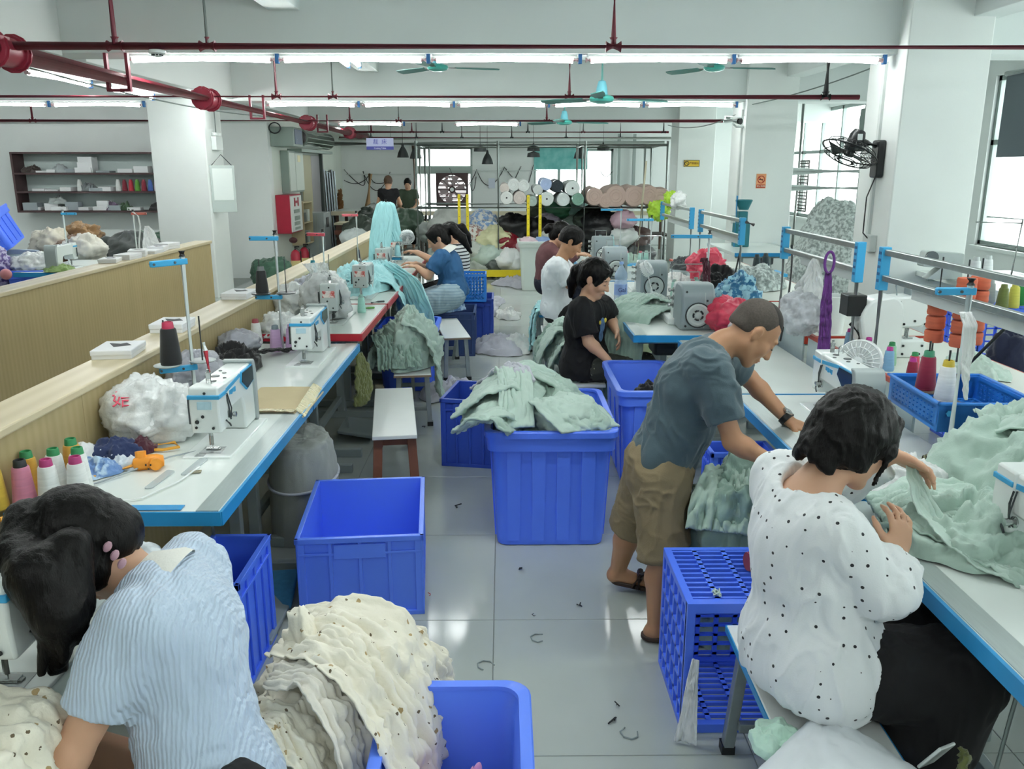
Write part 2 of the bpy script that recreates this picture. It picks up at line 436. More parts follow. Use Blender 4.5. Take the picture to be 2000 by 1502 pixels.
# ================================================================ SEWING TABLES
ttop = M('table_laminate', '#e4ece8', .25, noise=(3, .03))
truler = M('aluminium_ruler_strip', '#b4bfbd', .3, .35, noise=(40, .06), stretch=(.3, 4, 1))
tblue = M('blue_edge_band', '#2a94d0', .35, noise=(6, .10))
tred = M('red_edge_band', '#b01a2c', .35)
tgrey = M('grey_edge_band', '#c4cfca', .4)
tleg = M('grey_table_leg', '#9aa6a6', .45, .2)
motm = M('motor_box', '#3b4246', .5)
def table(label, rz, x, y, L=1.22, D=.62, z=.75, edge=tblue, top=ttop, group=None, ends=True, strip=True, under=True):
    t = T('sewing_table', label, 'table', (x, y, 0), rz, group)
    MB().box(-L/2 + .004, L/2 - .004, .006, D, z - .042, z).part('tabletop', top, t, False, .003)
    e = MB().box(-L/2, L/2, -.004, .006, z - .045, z - .002)
    e.part('front_edge_band', edge, t, False)
    if ends:
        for s in (-1, 1): MB().box(s * L/2 - .004, s * L/2 + .004, 0, D, z - .045, z - .002).part('end_edge_band', edge, t, False)
    if strip: MB().box(-L/2 + .004, L/2 - .004, .008, .075, z - .01, z + .0015).part('ruler_strip', truler, t, False)
    for s in (-1, 1):
        MB().box(s * (L/2 - .12) - .022, s * (L/2 - .12) + .022, D * .48, D * .48 + .05, .05, z - .05).box(s * (L/2 - .12) - .02, s * (L/2 - .12) + .02, .04, D - .04, z - .075, z - .045).box(s * (L/2 - .12) - .022, s * (L/2 - .12) + .022, .05, D - .05, 0, .05).part('leg', tleg, t, False, .004)
    if not under: return t
    MB().box(-L/2 + .13, L/2 - .13, D * .5, D * .5 + .035, .12, .16).part('crossbar', tleg, t, False, .003)
    MB().box(-.02, .22, .2, .36, z - .22, z - .05).part('motor_box', motm, t, False, .02)
    MB().at((.02, .12, .045), (.16, 0, 0)).box(-.17, .17, -.1, .14, -.01, .012).part('foot_pedal', tleg, t, False, .006)
    MB().tube([(-.05, .2, .07), (-.05, .26, z - .06)], .006, 6).part('pedal_rod', tleg, t)
    return t
HP = PI / 2
gl = 'sewing tables along the left partition'; gr = 'sewing tables along the right side of the aisle'
table('white sewing table at the bottom left under the cream dotted fabric', HP, -.84, 1.50, 1.04, .64, group=gl)
table('white blue-edged sewing table with the orange plug socket lying on it', HP, -.84, 2.94, 1.22, .64, group=gl)
table('white blue-edged sewing table behind the cardboard sheet', HP, -.84, 4.19, 1.24, .64, group=gl)
gtop = M('grey_table_laminate', '#c3cec8', .3, noise=(3, .03))
table('grey red-ended sewing table under the clear bag of dark scraps', HP, -.83, 5.40, 1.1, .65, .80, tred, gtop, gl, strip=False)
table('grey red-ended sewing table where the pale blue cloth spills over', HP, -.83, 6.54, 1.1, .65, .80, tred, gtop, gl, strip=False, under=False)
table('grey sewing table in front of the woman in the blue shirt', HP, -.83, 7.68, 1.12, .65, .80, tred, gtop, gl, strip=False)
table('grey sewing table in front of the striped shirt woman', HP, -.83, 8.85, 1.12, .65, .80, tred, gtop, gl, strip=False)
table('white blue-edged sewing table of the woman in the dotted blouse', -HP, 1.03, 1.76, 1.26, .54, group=gr)
table('white blue-edged sewing table that the standing man leans on', -HP, 1.04, 3.03, 1.22, .54, group=gr)
table('white blue-edged sewing table behind the standing man', -HP, 1.04, 4.27, 1.22, .54, group=gr, under=False)
table('sewing table with the blue end beside the woman in black', -HP, .80, 5.66, 1.24, .78, group=gr)
table('blue-edged table with the water bottle on it', -HP, .80, 6.95, 1.22, .78, group=gr)
table('blue-edged table in front of the maroon shirt woman', -HP, .80, 8.25, 1.22, .78, group=gr)
table('farthest blue-edged table of the right row, before the fabric racks', -HP, .80, 9.5, 1.2, .78, group=gr)
# the row back to back with it, a hand higher, edged in red
gb = 'higher tables of the right back row'
btop = M('cream_table_laminate', '#dfe3da', .3, noise=(3, .03))
rred = M('red_rail', '#b8412f', .4)
for k, (y, L) in enumerate(((2.2, 1.3), (3.78, 1.2), (5.05, 1.2), (6.3, 1.2), (7.6, 1.2))):
    t = table(('near cream table under the blue basket', 'cream table with the white cylinder arm machine', 'cream table with the purple ribbon in front', 'cream table carrying patterned blue cloth', 'cream table farthest back beside the second pillar')[k],
              HP, 2.31, y, L, .68, .86, rred, btop, gb, strip=False)
    MB().box(-L/2, L/2, .675, .685, .62, .875).part('back_panel', M('grey_blue_panel', '#b9c8cc', .4), t, False)
    MB().box(-L/2, L/2, .668, .692, .865, .888).part('back_rail', rred, t, False, .003)

# ================================================================ SEWING MACHINES
mwhite = M('machine_white', '#e6edeb', .28, coat=.3)
mgrey = M('machine_grey', '#b9c3c0', .35, coat=.2)
mdgrey = M('machine_blue_grey', '#8d9a9d', .4)
mblue = M('machine_blue_trim', '#3aa3d6', .35)
steel = M('polished_steel', '#b5b9b8', .22, .9)
dsteel = M('dark_steel', '#5a6062', .35, .8)
black = M('black_plastic', '#15181a', .4)
dark = M('dark_slot', '#23292b', .6)
screen = M('panel_glass', '#1d3038', .12, noise=(60, .4))
def poly_round(pts, r, k=4):
    out = []; n = len(pts)
    for i in range(n):
        p = Vector((*pts[i], 0)); a = Vector((*pts[i - 1], 0)); b = Vector((*pts[(i + 1) % n], 0))
        rr = r[i] if isinstance(r, (list, tuple)) else r
        if rr <= 0: out.append((p.x, p.y)); continue
        da = (a - p).normalized(); db = (b - p).normalized(); q = min(rr, (a - p).length * .49, (b - p).length * .49)
        A = p + da * q; B = p + db * q
        for j in range(k + 1):
            t = j / k; z = (A * (1 - t) ** 2 + p * 2 * t * (1 - t) + B * t * t); out.append((z.x, z.y))
    return out
def lockstitch(label, body, trim, modern=True, group='lockstitch sewing machines'):
    """local frame: x to the operator's right, y away from the operator, needle at x = 0"""
    t = T('sewing_machine', label, 'sewing machine', group=group)
    yc = .0
    # column + arm outline in x-z
    arm = poly_round([(-.05, .165), (.275, .165), (.30, .12), (.30, .012), (.455, .012), (.455, .25), (.44, .295), (-.05, .295)] if modern else
                     [(-.05, .17), (.24, .17), (.26, .13), (.26, .012), (.40, .012), (.40, .285), (-.05, .285)], [.0, .05, .04, .0, .0, .06, .05, .0])
    MB().prism(arm, -.055, .06).part('arm', body, t, True, .012, auto=50)
    MB().prism(poly_round([(-.052, .10), (.04, .10), (.05, .15), (.05, .297), (-.052, .30), (-.058, .2)], .012), -.06, .065).part('head_cover', body, t, True, .008, auto=50)
    MB().box(-.09, .48, -.10, .10, -.004, .011).part('bed', body, t, False, .003)
    if modern:
        MB().prism(poly_round([(.445, .012), (.475, .012), (.475, .25), (.455, .31), (.40, .312), (.43, .28)], .02), -.066, .07).part('end_cowl', mdgrey if body is mgrey else M('cowl_grey', '#aab4b4', .35), t, True, .012)
        MB().box(-.061, .04, -.064, .069, .248, .266).part('trim_stripe', trim, t, False, .003)
        MB().prism([(.05, .248), (.05, .266), (.25, .286), (.26, .27)], -.058, -.052).part('trim_stripe', trim, t, False, .001)
        MB().prism([(.248, .245), (.268, .288), (.43, .29), (.435, .21), (.33, .19)], -.062, -.05).part('panel_frame', trim, t, False, .002)
        MB().prism([(.258, .245), (.275, .282), (.424, .284), (.427, .216), (.332, .198)], -.0645, -.055).part('display_panel', screen, t, False)
        MB().box(-.0605, -.054, -.03, .03, .205, .238).part('badge', M('pale_blue_badge', '#bcdce8', .4), t, False, .002)
        lg = MB()
        for k in range(4): lg.box(.10 + k * .022, .116 + k * .022, -.0575, -.055, .228 - .004 * (k % 2), .246)
        lg.part('maker_lettering', trim, t, False)
    else:
        MB().box(-.062, .0, -.045, .045, .2, .25).part('red_emblem', M('red_emblem', '#c0524a', .5, pat=('cloud', '#e0d8d0', 40, .06)), t, False, .004)
        MB().box(.29, .385, -.06, -.05, .17, .26).part('grey_plate', mdgrey, t, False, .004)
        MB().lathe([(.0, 0), (.05, 0), (.052, .012), (.05, .03), (.0, .034)], (.40, 0, .225), (1, 0, 0), 20).part('hand_wheel', dsteel, t)
    d = MB()
    for (y, z, r) in ((.01, .175, .007), (.035, .152, .009), (-.03, .125, .006), (.04, .128, .006), (-.005, .275, .006)):
        d.lathe([(r, 0), (r, .003)], (-.0585, y, z), (-1, 0, 0), 10)
    d.part('screw_holes', dark, t)
    tp = MB()
    for (x, y, r) in ((.07, 0, .016), (.16, .02, .02), (.13, -.03, .009), (.22, .0, .010), (.26, .03, .008)):
        tp.lathe([(r, 0), (r * .9, .004)], (x, y, .294 if modern else .285), (0, 0, 1), 12)
    tp.part('oil_caps', dsteel, t)
    MB().cyl((.02, 0, .29), (.02, 0, .345), .011).cyl((.02, 0, .345), (.02, 0, .36), .006).part('thread_post', steel, t)
    MB().tube([(.05, .02, .295), (.05, .02, .33), (.08, .02, .345), (.11, .02, .33), (.10, .02, .31)], .0025, 6).part('thread_guide', steel, t)
    MB().cyl((0, 0, .11), (0, 0, .035), .0055).cyl((0, 0, .035), (0, 0, .012), .0016).part('needle_bar', steel, t)
    MB().cyl((.012, .012, .11), (.012, .012, .03), .006).box(-.006, .022, -.022, .03, .013, .02).box(.0, .018, -.03, -.01, .013, .016).part('presser_foot', steel, t, False, .002)
    MB().box(-.045, .04, -.045, .045, .0105, .0125).part('needle_plate', M('satin_steel', '#9fa5a5', .3, .85), t, False)
    MB().box(-.088, -.05, .012, .05, .0105, .0122).part('slide_plate', M('satin_steel', '#9fa5a5'), t, False)
    MB().lathe([(.018, 0), (.018, .006), (.008, .008), (.008, .022), (.012, .022), (.012, .034), (.0, .036)], (.068, -.055, .15), (0, -1, 0), 14).part('tension_knob', steel, t)
    MB().tube([(.045, -.058, .24), (.045, -.066, .2), (.05, -.066, .165), (.062, -.066, .13)], .004, 6).tube([(.06, -.058, .245), (.062, -.072, .18), (.055, -.07, .14)], .003, 6).part('take_up_lever', dsteel, t)
    MB().tube([(.01, -.062, .14), (.03, -.07, .12), (.045, -.07, .105)], .004, 6).part('hand_lever', dsteel, t)
    MB().box(-.02, .0, .075, .085, .13, .24).part('knee_bracket', dsteel, t, False, .003)
    return t
def overlock(label, group='grey overlock machines'):
    t = T('overlock_machine', label, 'sewing machine', group=group)
    MB().prism(poly_round([(-.02, .0), (.24, .0), (.25, .23), (.20, .29), (.06, .29), (-.0, .24)], .035), -.09, .12, 'y').part('body', mdgrey, t, True, .015, auto=50)
    MB().prism(poly_round([(-.13, .04), (-.01, .04), (.0, .22), (.02, .27), (-.04, .28), (-.10, .2)], .02), -.085, .1, 'y').part('head_cover', mwhite, t, True, .012)
    MB().box(-.2, .05, -.13, .13, .0, .045).part('bed', mwhite, t, False, .01)
    MB().lathe([(.07, 0), (.072, .006), (.06, .01), (.05, .006), (.02, .006), (.018, .014), (0, .014)], (.247, .015, .1), (1, 0, 0), 24).part('fan_vent', mgrey, t)
    v = MB()
    for k in range(5):
        a = 2 * PI * k / 5 + .2; v.tube([(.256, .015 + .03 * math.cos(a + q), .1 + .03 * math.sin(a + q)) for q in (0, .35, .7, .9)], .006, 6)
    v.lathe([(.076, 0), (.08, .004), (.076, .008), (.072, .004)], (.248, .015, .1), (1, 0, 0), 28)
    v.part('vent_slots', dark, t)
    for k in range(3): MB().lathe([(.018, 0), (.018, .006), (.009, .008), (.009, .022), (.014, .024), (.012, .036), (0, .038)], (-.03 + .0 * k, -.085, .12 + .05 * k), (0, -1, 0), 12).part('tension_knob', steel, t)
    MB().cyl((-.12, 0, .2), (-.12, 0, .07), .006).box(-.14, -.1, -.02, .03, .045, .055).part('presser_foot', steel, t, False, .002)
    MB().tube([(.0, -.05, .28), (.0, -.05, .34), (.0, .07, .34), (.0, .07, .28)], .003, 6).part('thread_guide', steel, t)
    d = MB()
    for y, z in ((-.06, .245), (.07, .19), (-.06, .03)): d.lathe([(.007, 0), (.007, .003)], (.246, y, z), (1, 0, 0), 10)
    d.part('screw_holes', dark, t)
    MB().box(.246, .249, .055, .058, .02, .24).part('seam', mgrey, t, False)
    return t
used = {}
def put(key, build, loc, rz, label, group=None):
    if key not in used:
        o = build(label); used[key] = o; o.scale = (.84,) * 3 if key != 'o' else (1, 1, 1); o.location = loc; o.rotation_euler = (0, 0, rz)
        if group: o['group'] = group
        return o
    return dup(used[key], None, loc, rz, label, group)
LKW = lambda l: lockstitch(l, mwhite, mblue)
LKG = lambda l: lockstitch(l, mgrey, mblue, False, 'grey lockstitch machines')
put('w', LKW, (-1.04, 2.87, .75), HP, 'white and blue sewing machine on the table with the plastic bag of scraps')
put('w', LKW, (-1.03, 4.27, .75), HP, 'white and blue sewing machine further back, beside the lilac thread cones')
put('w', LKW, (1.33, 2.00, .75), -HP, 'white and blue sewing machine at the right edge, lamp lit over its needle')
put('w', LKW, (1.36, 3.40, .75), -HP, 'white and blue sewing machine between the standing man and the white fan')
put('w', LKW, (-.97, 1.46, .75), HP, 'white and blue sewing machine at the left edge under the bowed woman')
put('w', LKW, (-1.0, 4.62, .75), HP, 'white and blue machine end poking up at the end of the second left table') if False else None
put('g', LKG, (-1.07, 5.18, .80), HP, 'grey sewing machine beside the clear bag of dark scraps')
put('g', LKG, (-1.05, 6.22, .80), HP, 'grey sewing machine with red emblem below the pale blue cloth')
put('g', LKG, (-1.08, 7.55, .80), HP, 'grey sewing machine with its work light on, in use by the blue shirt woman')
put('g', LKG, (-1.1, 8.65, .80), HP, 'grey sewing machine used by the striped shirt woman')
put('o', overlock, (1.20, 5.42, .75), -HP, 'blue-grey overlock machine beside the woman in black')
put('o', overlock, (1.16, 6.75, .75), -HP, 'blue-grey overlock machine behind the water bottle')
put('o', overlock, (1.02, 7.95, .75), -HP, 'blue-grey overlock machine used by the man in the white shirt')
put('o', overlock, (1.05, 9.2, .75), -HP, 'blue-grey overlock machine used by the maroon shirt woman')
# ================================================================ THREAD, STANDS, BENCHES, BINS
for k in ('w', 'g'):
    pass
def cone_g(o, sc=1): return o
CONES = {}
def cone(loc, col, tip, label, sc=1.0, group='thread cones', tilt=None):
    key = (col, tip)
    if key not in CONES:
        t = T('thread_cone', label, 'thread cone', group=group)
        n = 16
        MB().lathe([(.0, .008), (.036, .008), (.0375, .014), (.027, .125), (.024, .131), (.0, .131)], n=n).part('thread_winding', M('thread_' + col, col, .75, noise=(90, .10), stretch=(.15, .15, 2), sheen=.2), t)
        MB().lathe([(.034, 0), (.036, .004), (.034, .0085)], n=n).part('cone_base', MATS['thread_' + col], t)
        MB().lathe([(.021, .128), (.0185, .152), (.017, .154), (.014, .154), (.013, .147), (.0, .147)], n=n).part('cone_core', M('core_' + tip, tip, .5), t)
        CONES[key] = t; o = t
    else: o = dup(CONES[key], None, None, None, label, group)
    o.location = loc; o.scale = (sc,) * 3; o.rotation_euler = tilt or (0, 0, 0)
    return o
def thread_stand(label, loc, h=.65, hz=.22, ang=0, hang=None, col='#3aa3d6', pole='#dfe8e6', plates=2, top=True, plate='#aab4b4', arm=.14, group='thread stands', spread=.075, cap='#15181a'):
    t = T('thread_stand', label, 'thread stand', loc, 0, group)
    c = M('stand_' + col, col, .4); p = M('pole_' + pole, pole, .35)
    MB().cyl((0, 0, 0), (0, 0, h), .0105, n=10).cyl((0, 0, 0), (0, 0, .012), .03, n=12).part('pole', p, t)
    if cap: MB().cyl((0, 0, h), (0, 0, h + .022), .014, n=10).part('pole_cap', M('cap_' + cap, cap, .5), t)
    def bar(name, z, a, L, w=.022, mt=c):
        ca, sa = math.cos(a), math.sin(a)
        o = MB().at((0, 0, z), (0, 0, a)).box(-.018, L, -w * .5, w * .5, -.012, .012).part(name, mt, t, False, .004)
        e = MB().at((0, 0, z), (0, 0, a))
        for q in (.3, .95): e.lathe([(.005, -.015), (.005, .015)], (L * q, 0, 0), (0, 1, 0), 8)
        e.part('eyelets', dsteel, o)
    if top: bar('thread_arm', h - .02, ang, arm)
    hang = ang if hang is None else hang
    pts = []
    if plates:
        bar('cone_holder', hz, hang, .13)
        for k in range(plates):
            a = hang + (0 if k == 0 else PI) if plates < 3 else hang + k * 2.1
            x, y = spread * math.cos(a) * (1.3 if k == 0 else .55), spread * math.sin(a) * (1.3 if k == 0 else .55)
            z = hz + .016 + (.004 if k else 0)
            MB().lathe([(.0, 0), (.05, 0), (.054, .005), (.05, .007), (.0, .005)], (x, y, z), n=20).part('cone_plate', M('plate_' + plate, plate, .35), t)
            MB().cyl((x, y, z), (x, y, z + .19), .0035, n=6).part('spindle', dsteel, t)
            pts.append((loc[0] + x, loc[1] + y, loc[2] + z + .006))
    return pts
wood = M('stained_wood_leg', '#7a4a35', .5, noise=(14, .2), stretch=(1, 1, .2))
wtop = M('white_bench_board', '#e9eeec', .3, noise=(4, .03))
gmet = M('galvanised_leg', '#97a0a0', .4, .5, noise=(20, .1))
def bench(label, x, y, rz, L, Wd, H=.38, kind='wood', group='work benches'):
    t = T('bench', label, 'bench', (x, y, 0), rz, group)
    w, l = Wd / 2, L / 2
    MB().box(-w, w, -l, l, H - .022, H).part('seat_board', wtop, t, False, .004)
    if kind == 'blue': MB().box(-w - .003, w + .003, -l - .003, l + .003, H - .024, H - .003).part('edge_band', tblue, t, False)
    if kind == 'rim': MB().box(-w - .003, w + .003, -l - .003, l + .003, H - .02, H - .006).part('edge_band', M('brown_board_edge', '#8d7a66', .5), t, False)
    m = wood if kind == 'wood' else gmet; s = .024 if kind == 'wood' else .017
    ins = .07 if kind == 'wood' else .1
    for sx in (-1, 1):
        for sy in (-1, 1):
            x0, y0 = sx * (w - .03), sy * (l - ins); x1, y1 = sx * (w - .012), sy * (l - ins + .045)
            MB().add([(x0 - s, y0 - s, H - .022), (x0 + s, y0 - s, H - .022), (x0 + s, y0 + s, H - .022), (x0 - s, y0 + s, H - .022), (x1 - s, y1 - s, 0), (x1 + s, y1 - s, 0), (x1 + s, y1 + s, 0), (x1 - s, y1 + s, 0)],
                     [(0, 1, 2, 3), (7, 6, 5, 4), (0, 4, 5, 1), (1, 5, 6, 2), (2, 6, 7, 3), (3, 7, 4, 0)]).part('leg', m, t, False, .003)
            if kind != 'wood': MB().box(x1 - s - .003, x1 + s + .003, y1 - s - .003, y1 + s + .003, 0, .03).part('rubber_foot', black, t, False)
    for sy in (-1, 1): MB().box(-w + .03, w - .03, sy * (l - ins + .005) - .012, sy * (l - ins + .005) + .012, H - .07 if kind == 'wood' else .10, H - .022 if kind == 'wood' else .13).part('end_rail', m, t, False, .003)
    if kind != 'wood': MB().tube([(0, -l + ins, H - .04), (0, -l + ins + .25, .12)], .012, 6).part('brace', m, t)
    return t
bench('white topped bench with brown wooden legs, nearest in the aisle', -.635, 4.70, .13, 1.0, .235)
bench('white topped bench half buried under the sage cloth heap', -.66, 5.98, .10, .86, .25, kind='rim')
bench('white topped bench with slim grey metal legs in front of the dark blue crate', -.46, 7.31, .175, .93, .22, kind='rim')
bench('white bench the woman in black sits on', .53, 5.66, .0, .78, .27, kind='metal')
bench('white bench under the man in the white T-shirt', .47, 7.0, .0, .8, .27, kind='metal')
bench('blue edged bench under the maroon shirt woman', .48, 8.35, .0, .8, .27, kind='blue')
bench('blue edged white bench under the woman in the dotted blouse', .80, 1.85, -.02, .84, .27, .40, 'blue')
bench('blue edged white bench at the bottom edge under the woman in the pale blue knit', -.545, 1.36, -.03, .76, .26, .38, 'blue')
bench('bench under the blue shirt woman, dark wooden legs', -.40, 7.62, .0, .5, .26, .38) if False else None

bluep = M('blue_plastic', '#547fff', .33, noise=(2, .05), sss=0)
bluep2 = M('blue_plastic_bright', '#608aff', .33)
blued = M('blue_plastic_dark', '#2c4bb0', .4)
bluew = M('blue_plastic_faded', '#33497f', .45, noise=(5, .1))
whitep = M('white_plastic_tub', '#cdd8d2', .45)
def rect_ring(hw, hl, r, n=5):
    P = []
    for cx, cy, a0 in ((hw - r, hl - r, 0), (-hw + r, hl - r, HP), (-hw + r, -hl + r, PI), (hw - r, -hl + r, 3 * HP)):
        for k in range(n + 1):
            a = a0 + HP * k / n; P.append((cx + r * math.cos(a), cy + r * math.sin(a)))
    return P
def tub(label, x, y, rz, Wd, L, H, mat=bluep, taper=.06, name='plastic_tub', cat='tub', rim=.03, z=0, ribs=3, group='blue plastic tubs', tilt=None, skirt=.09, r=.05):
    t = T(name, label, cat, (x, y, z), rz, group)
    if tilt: t.rotation_euler = tilt
    w, l = Wd / 2, L / 2; b = MB(); tk = .008
    rings = [(w - taper, l - taper, .004), (w - taper + .004, l - taper + .004, .03)]
    rings += [(w - skirt * .18 - rim * .6, l - skirt * .18 - rim * .6, H - skirt), (w - rim * .5, l - rim * .5, H - skirt + .004), (w - rim * .35, l - rim * .35, H - .03)]
    out = [[(px, py, zz) for px, py in rect_ring(a, c, r)] for a, c, zz in rings]
    inn = [[(px, py, zz) for px, py in rect_ring(w - rim * .75 , l - rim * .75, r * .9)] for zz in (H - .004,)] + [[(px, py, zz) for px, py in rect_ring(a - rim * .4 - tk, c - rim * .4 - tk, r * .85)] for a, c, zz in ((w - rim * .6, l - rim * .6, H - skirt), (w - taper + .004, l - taper + .004, .012))]
    topo = [[(px, py, zz) for px, py in rect_ring(w - rim * .35, l - rim * .35, r)] for zz in (H - .012,)]
    allr = out + topo + inn; n = len(allr[0]); V = [p for q in allr for p in q]
    F = [(i * n + j, i * n + (j + 1) % n, (i + 1) * n + (j + 1) % n, (i + 1) * n + j) for i in range(len(allr) - 1) for j in range(n)]
    F += [tuple(range(n - 1, -1, -1)), tuple((len(allr) - 1) * n + j for j in range(n))]
    b.add(V, F).part('body', mat, t, True, auto=30)
    # rolled rim
    rr = rect_ring(w, l, r + .01); q = rect_ring(w - rim, l - rim, r)
    V = [(x_, y_, zz) for (x_, y_), zz in [(p, H - .03) for p in rr] + [(p, H - .004) for p in rr] + [(p, H) for p in rect_ring(w - .004, l - .004, r + .008)] + [(p, H) for p in q] + [(p, H - .012) for p in q]]
    n = len(rr); F = [(i * n + j, i * n + (j + 1) % n, (i + 1) * n + (j + 1) % n, (i + 1) * n + j) for i in range(4) for j in range(n)]
    MB().add(V, F).part('rim', mat, t, True, auto=40)
    # ribs on each side follow the taper
    for side in range(4):
        hw, hl = (w, l) if side % 2 == 0 else (l, w)
        a = [0, HP, PI, 3 * HP][side]; m = MB()
        for k in range(ribs):
            u = (k + .5) / ribs * 2 - 1; uu = u * (hw - .08); rw = .55 * (hw - .08) / ribs
            y0, y1 = -hl + taper - .003, -hl + skirt * .18 + rim * .6 - .002
            m.add([(uu - rw * .9, y0, .03), (uu + rw * .9, y0, .03), (uu + rw, y1, H - skirt), (uu - rw, y1, H - skirt), (uu - rw * .9, y0 - .008, .03), (uu + rw * .9, y0 - .008, .03), (uu + rw, y1 - .008, H - skirt), (uu - rw, y1 - .008, H - skirt)],
                  [(4, 5, 6, 7), (0, 4, 7, 3), (1, 2, 6, 5), (3, 7, 6, 2), (0, 1, 5, 4)])
        ca, sa = math.cos(a), math.sin(a)
        m.v = [(p[0] * ca - p[1] * sa, p[0] * sa + p[1] * ca, p[2]) for p in m.v]
        m.part('side_ribs', mat, t, False)
    return t
def kbox(label, x, y, rz, Wd, L, H, mat=bluep, group='blue plastic boxes', z=0, tilt=None, panels=4):
    """straight walled stacking box with frames and a flat top flange"""
    t = T('plastic_box', label, 'box', (x, y, z), rz, group)
    if tilt: t.rotation_euler = tilt
    w, l = Wd / 2, L / 2; k = .012; e = .014
    MB().box(-w + e, w - e, -l + e, l - e, .0, .012).part('base', mat, t, False)
    for s in (-1, 1):
        for (n_, hw) in (('x', w), ('y', l)):
            ln = l if n_ == 'x' else w; m = MB()
            bx = (lambda a0, a1, b0, b1, z0, z1: m.box(s * hw - (e + k if s > 0 else -e), s * hw - (e if s > 0 else -e - k), a0, a1, z0, z1) if 0 else None)
            def slab(d0, d1, a0, a1, z0, z1):
                lo, hi = sorted((s * (hw - d0), s * (hw - d1)))
                if n_ == 'x': m.box(lo, hi, a0, a1, z0, z1)
                else: m.box(a0, a1, lo, hi, z0, z1)
            slab(e, e + k * .5, -ln + e, ln - e, 0, H)                 # sheet
            slab(0, e + .002, -ln, ln, H - .022, H)                     # flange
            slab(.004, e, -ln + .004, ln - .004, H - .075, H - .064)
            slab(.004, e, -ln + .004, ln - .004, .0, .02)
            for q in range(panels + 1):
                u = -ln + .02 + (2 * ln - .04) * q / panels; ww = .007 if 0 < q < panels else .016
                slab(.005, e, max(u - ww, -ln + .004), min(u + ww, ln - .004), 0, H - .02)
            if n_ == 'y': slab(.002, e, -.1, .1, H - .09, H - .03)
            m.part('wall_panel', mat, t, False, .002)
    return t
def slotted(m, org, U_, V_, w, h, nu, nv, t=.012, frame=.022, bar=.010, vb=.016, nrm=(0, 0, 1)):
    """perforated panel: frame and bars, appended to m"""
    O = Vector(org); U_ = Vector(U_); V_ = Vector(V_); N_ = Vector(nrm)
    def q(u0, u1, v0, v1):
        P = [O + U_ * u + V_ * v + N_ * d for u in (u0, u1) for v in (v0, v1) for d in (0, t)]
        m.add(P, [(0, 1, 3, 2), (4, 6, 7, 5), (0, 4, 5, 1), (2, 3, 7, 6), (0, 2, 6, 4), (1, 5, 7, 3)])
    q(0, w, 0, frame); q(0, w, h - frame, h); q(0, frame, frame, h - frame); q(w - frame, w, frame, h - frame)
    for i in range(1, nv): v = h * i / nv; q(frame, w - frame, v - bar / 2, v + bar / 2)
    for i in range(1, nu): u = w * i / nu; q(u - vb / 2, u + vb / 2, frame, h - frame)
    return m
def slot_crate(label, x, y, rz, Wd, L, H, mat=bluep, nu=9, nv=12, group='perforated crates', z=0, open_='front', rimmat=None, name='perforated_crate', cat='crate'):
    t = T(name, label, cat, (x, y, z), rz, group); w, l = Wd / 2, L / 2
    def pan(nm, *a, **k): slotted(MB(), *a, **k)
    def P(nm, org, U_, V_, ww, hh, a, b, nrm):
        i = .0015; O = Vector(org) + (Vector(U_) + Vector(V_)) * i; ww -= 2 * i; hh -= 2 * i; org = O
        slotted(MB(), org, U_, V_, ww, hh, a, b, nrm=nrm).part(nm, mat, t, False)
    if open_ != 'top': P('top_panel', (-w, -l, H - .012), (1, 0, 0), (0, 1, 0), Wd, L, nu // 2 + 1, nv, (0, 0, 1))
    P('base_panel', (-w, -l, 0), (1, 0, 0), (0, 1, 0), Wd, L, nu // 2 + 1, nv, (0, 0, 1))
    P('side_panel', (-w, -l, 0), (0, 1, 0), (0, 0, 1), L, H, nu, 6, (1, 0, 0))
    P('side_panel', (w - .012, -l, 0), (0, 1, 0), (0, 0, 1), L, H, nu, 6, (1, 0, 0))
    P('rear_panel', (-w, l - .012, 0), (1, 0, 0), (0, 0, 1), Wd, H, nu, nv, (0, 1, 0))
    if open_ != 'front': P('front_panel', (-w, -l, 0), (1, 0, 0), (0, 0, 1), Wd, H, nu, nv, (0, 1, 0))
    else:
        f = MB()
        for a in ((-w, -w + .025, .03, H - .03), (w - .025, w, .03, H - .03)): f.box(a[0], a[1], -l - .012, -l + .012, a[2], a[3])
        f.box(-w, w, -l - .012, -l + .012, H - .03, H + .0025).box(-w, w, -l - .012, -l + .012, 0, .03)
        f.part('opening_rim', mat, t, False)
    return t
tub('large royal blue tub heaped with sage garments in the middle of the aisle', .22, 4.02, 0, .62, .80, .58, ribs=4, skirt=.10)
tub('blue tub with a scrap of black cloth behind the standing man', .81, 4.72, 0, .40, .78, .58, bluep2, ribs=3)
tub('blue tub in the bottom middle holding pink cloth under the cream dotted heap', -.115, 1.57, .0, .36, .56, .50, bluep2, taper=.04, ribs=4, skirt=.06)
tub('blue tub behind the second bench holding sage cloth', -.77, 6.78, 0, .50, .60, .52, bluep, ribs=3)
kbox('large empty blue box standing in front of the left tables', -.59, 3.35, .082, .50, .655, .345, bluep2)
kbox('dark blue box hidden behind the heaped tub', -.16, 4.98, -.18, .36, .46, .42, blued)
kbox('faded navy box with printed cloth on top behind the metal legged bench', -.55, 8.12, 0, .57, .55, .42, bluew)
kbox('blue box under the first left table beside the bowed woman', -.975, 2.70, 0, .22, .40, .42, bluep, panels=4)
kbox('blue box under the right table between the man and the dotted blouse', 1.08, 3.65, 0, .30, .18, .5, bluep)
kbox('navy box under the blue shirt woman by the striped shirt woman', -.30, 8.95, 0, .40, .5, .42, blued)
slot_crate('blue perforated crate lying on its side beside the dotted blouse woman', .76, 2.51, 0, .40, .39, .45, bluep, nu=6, nv=12)
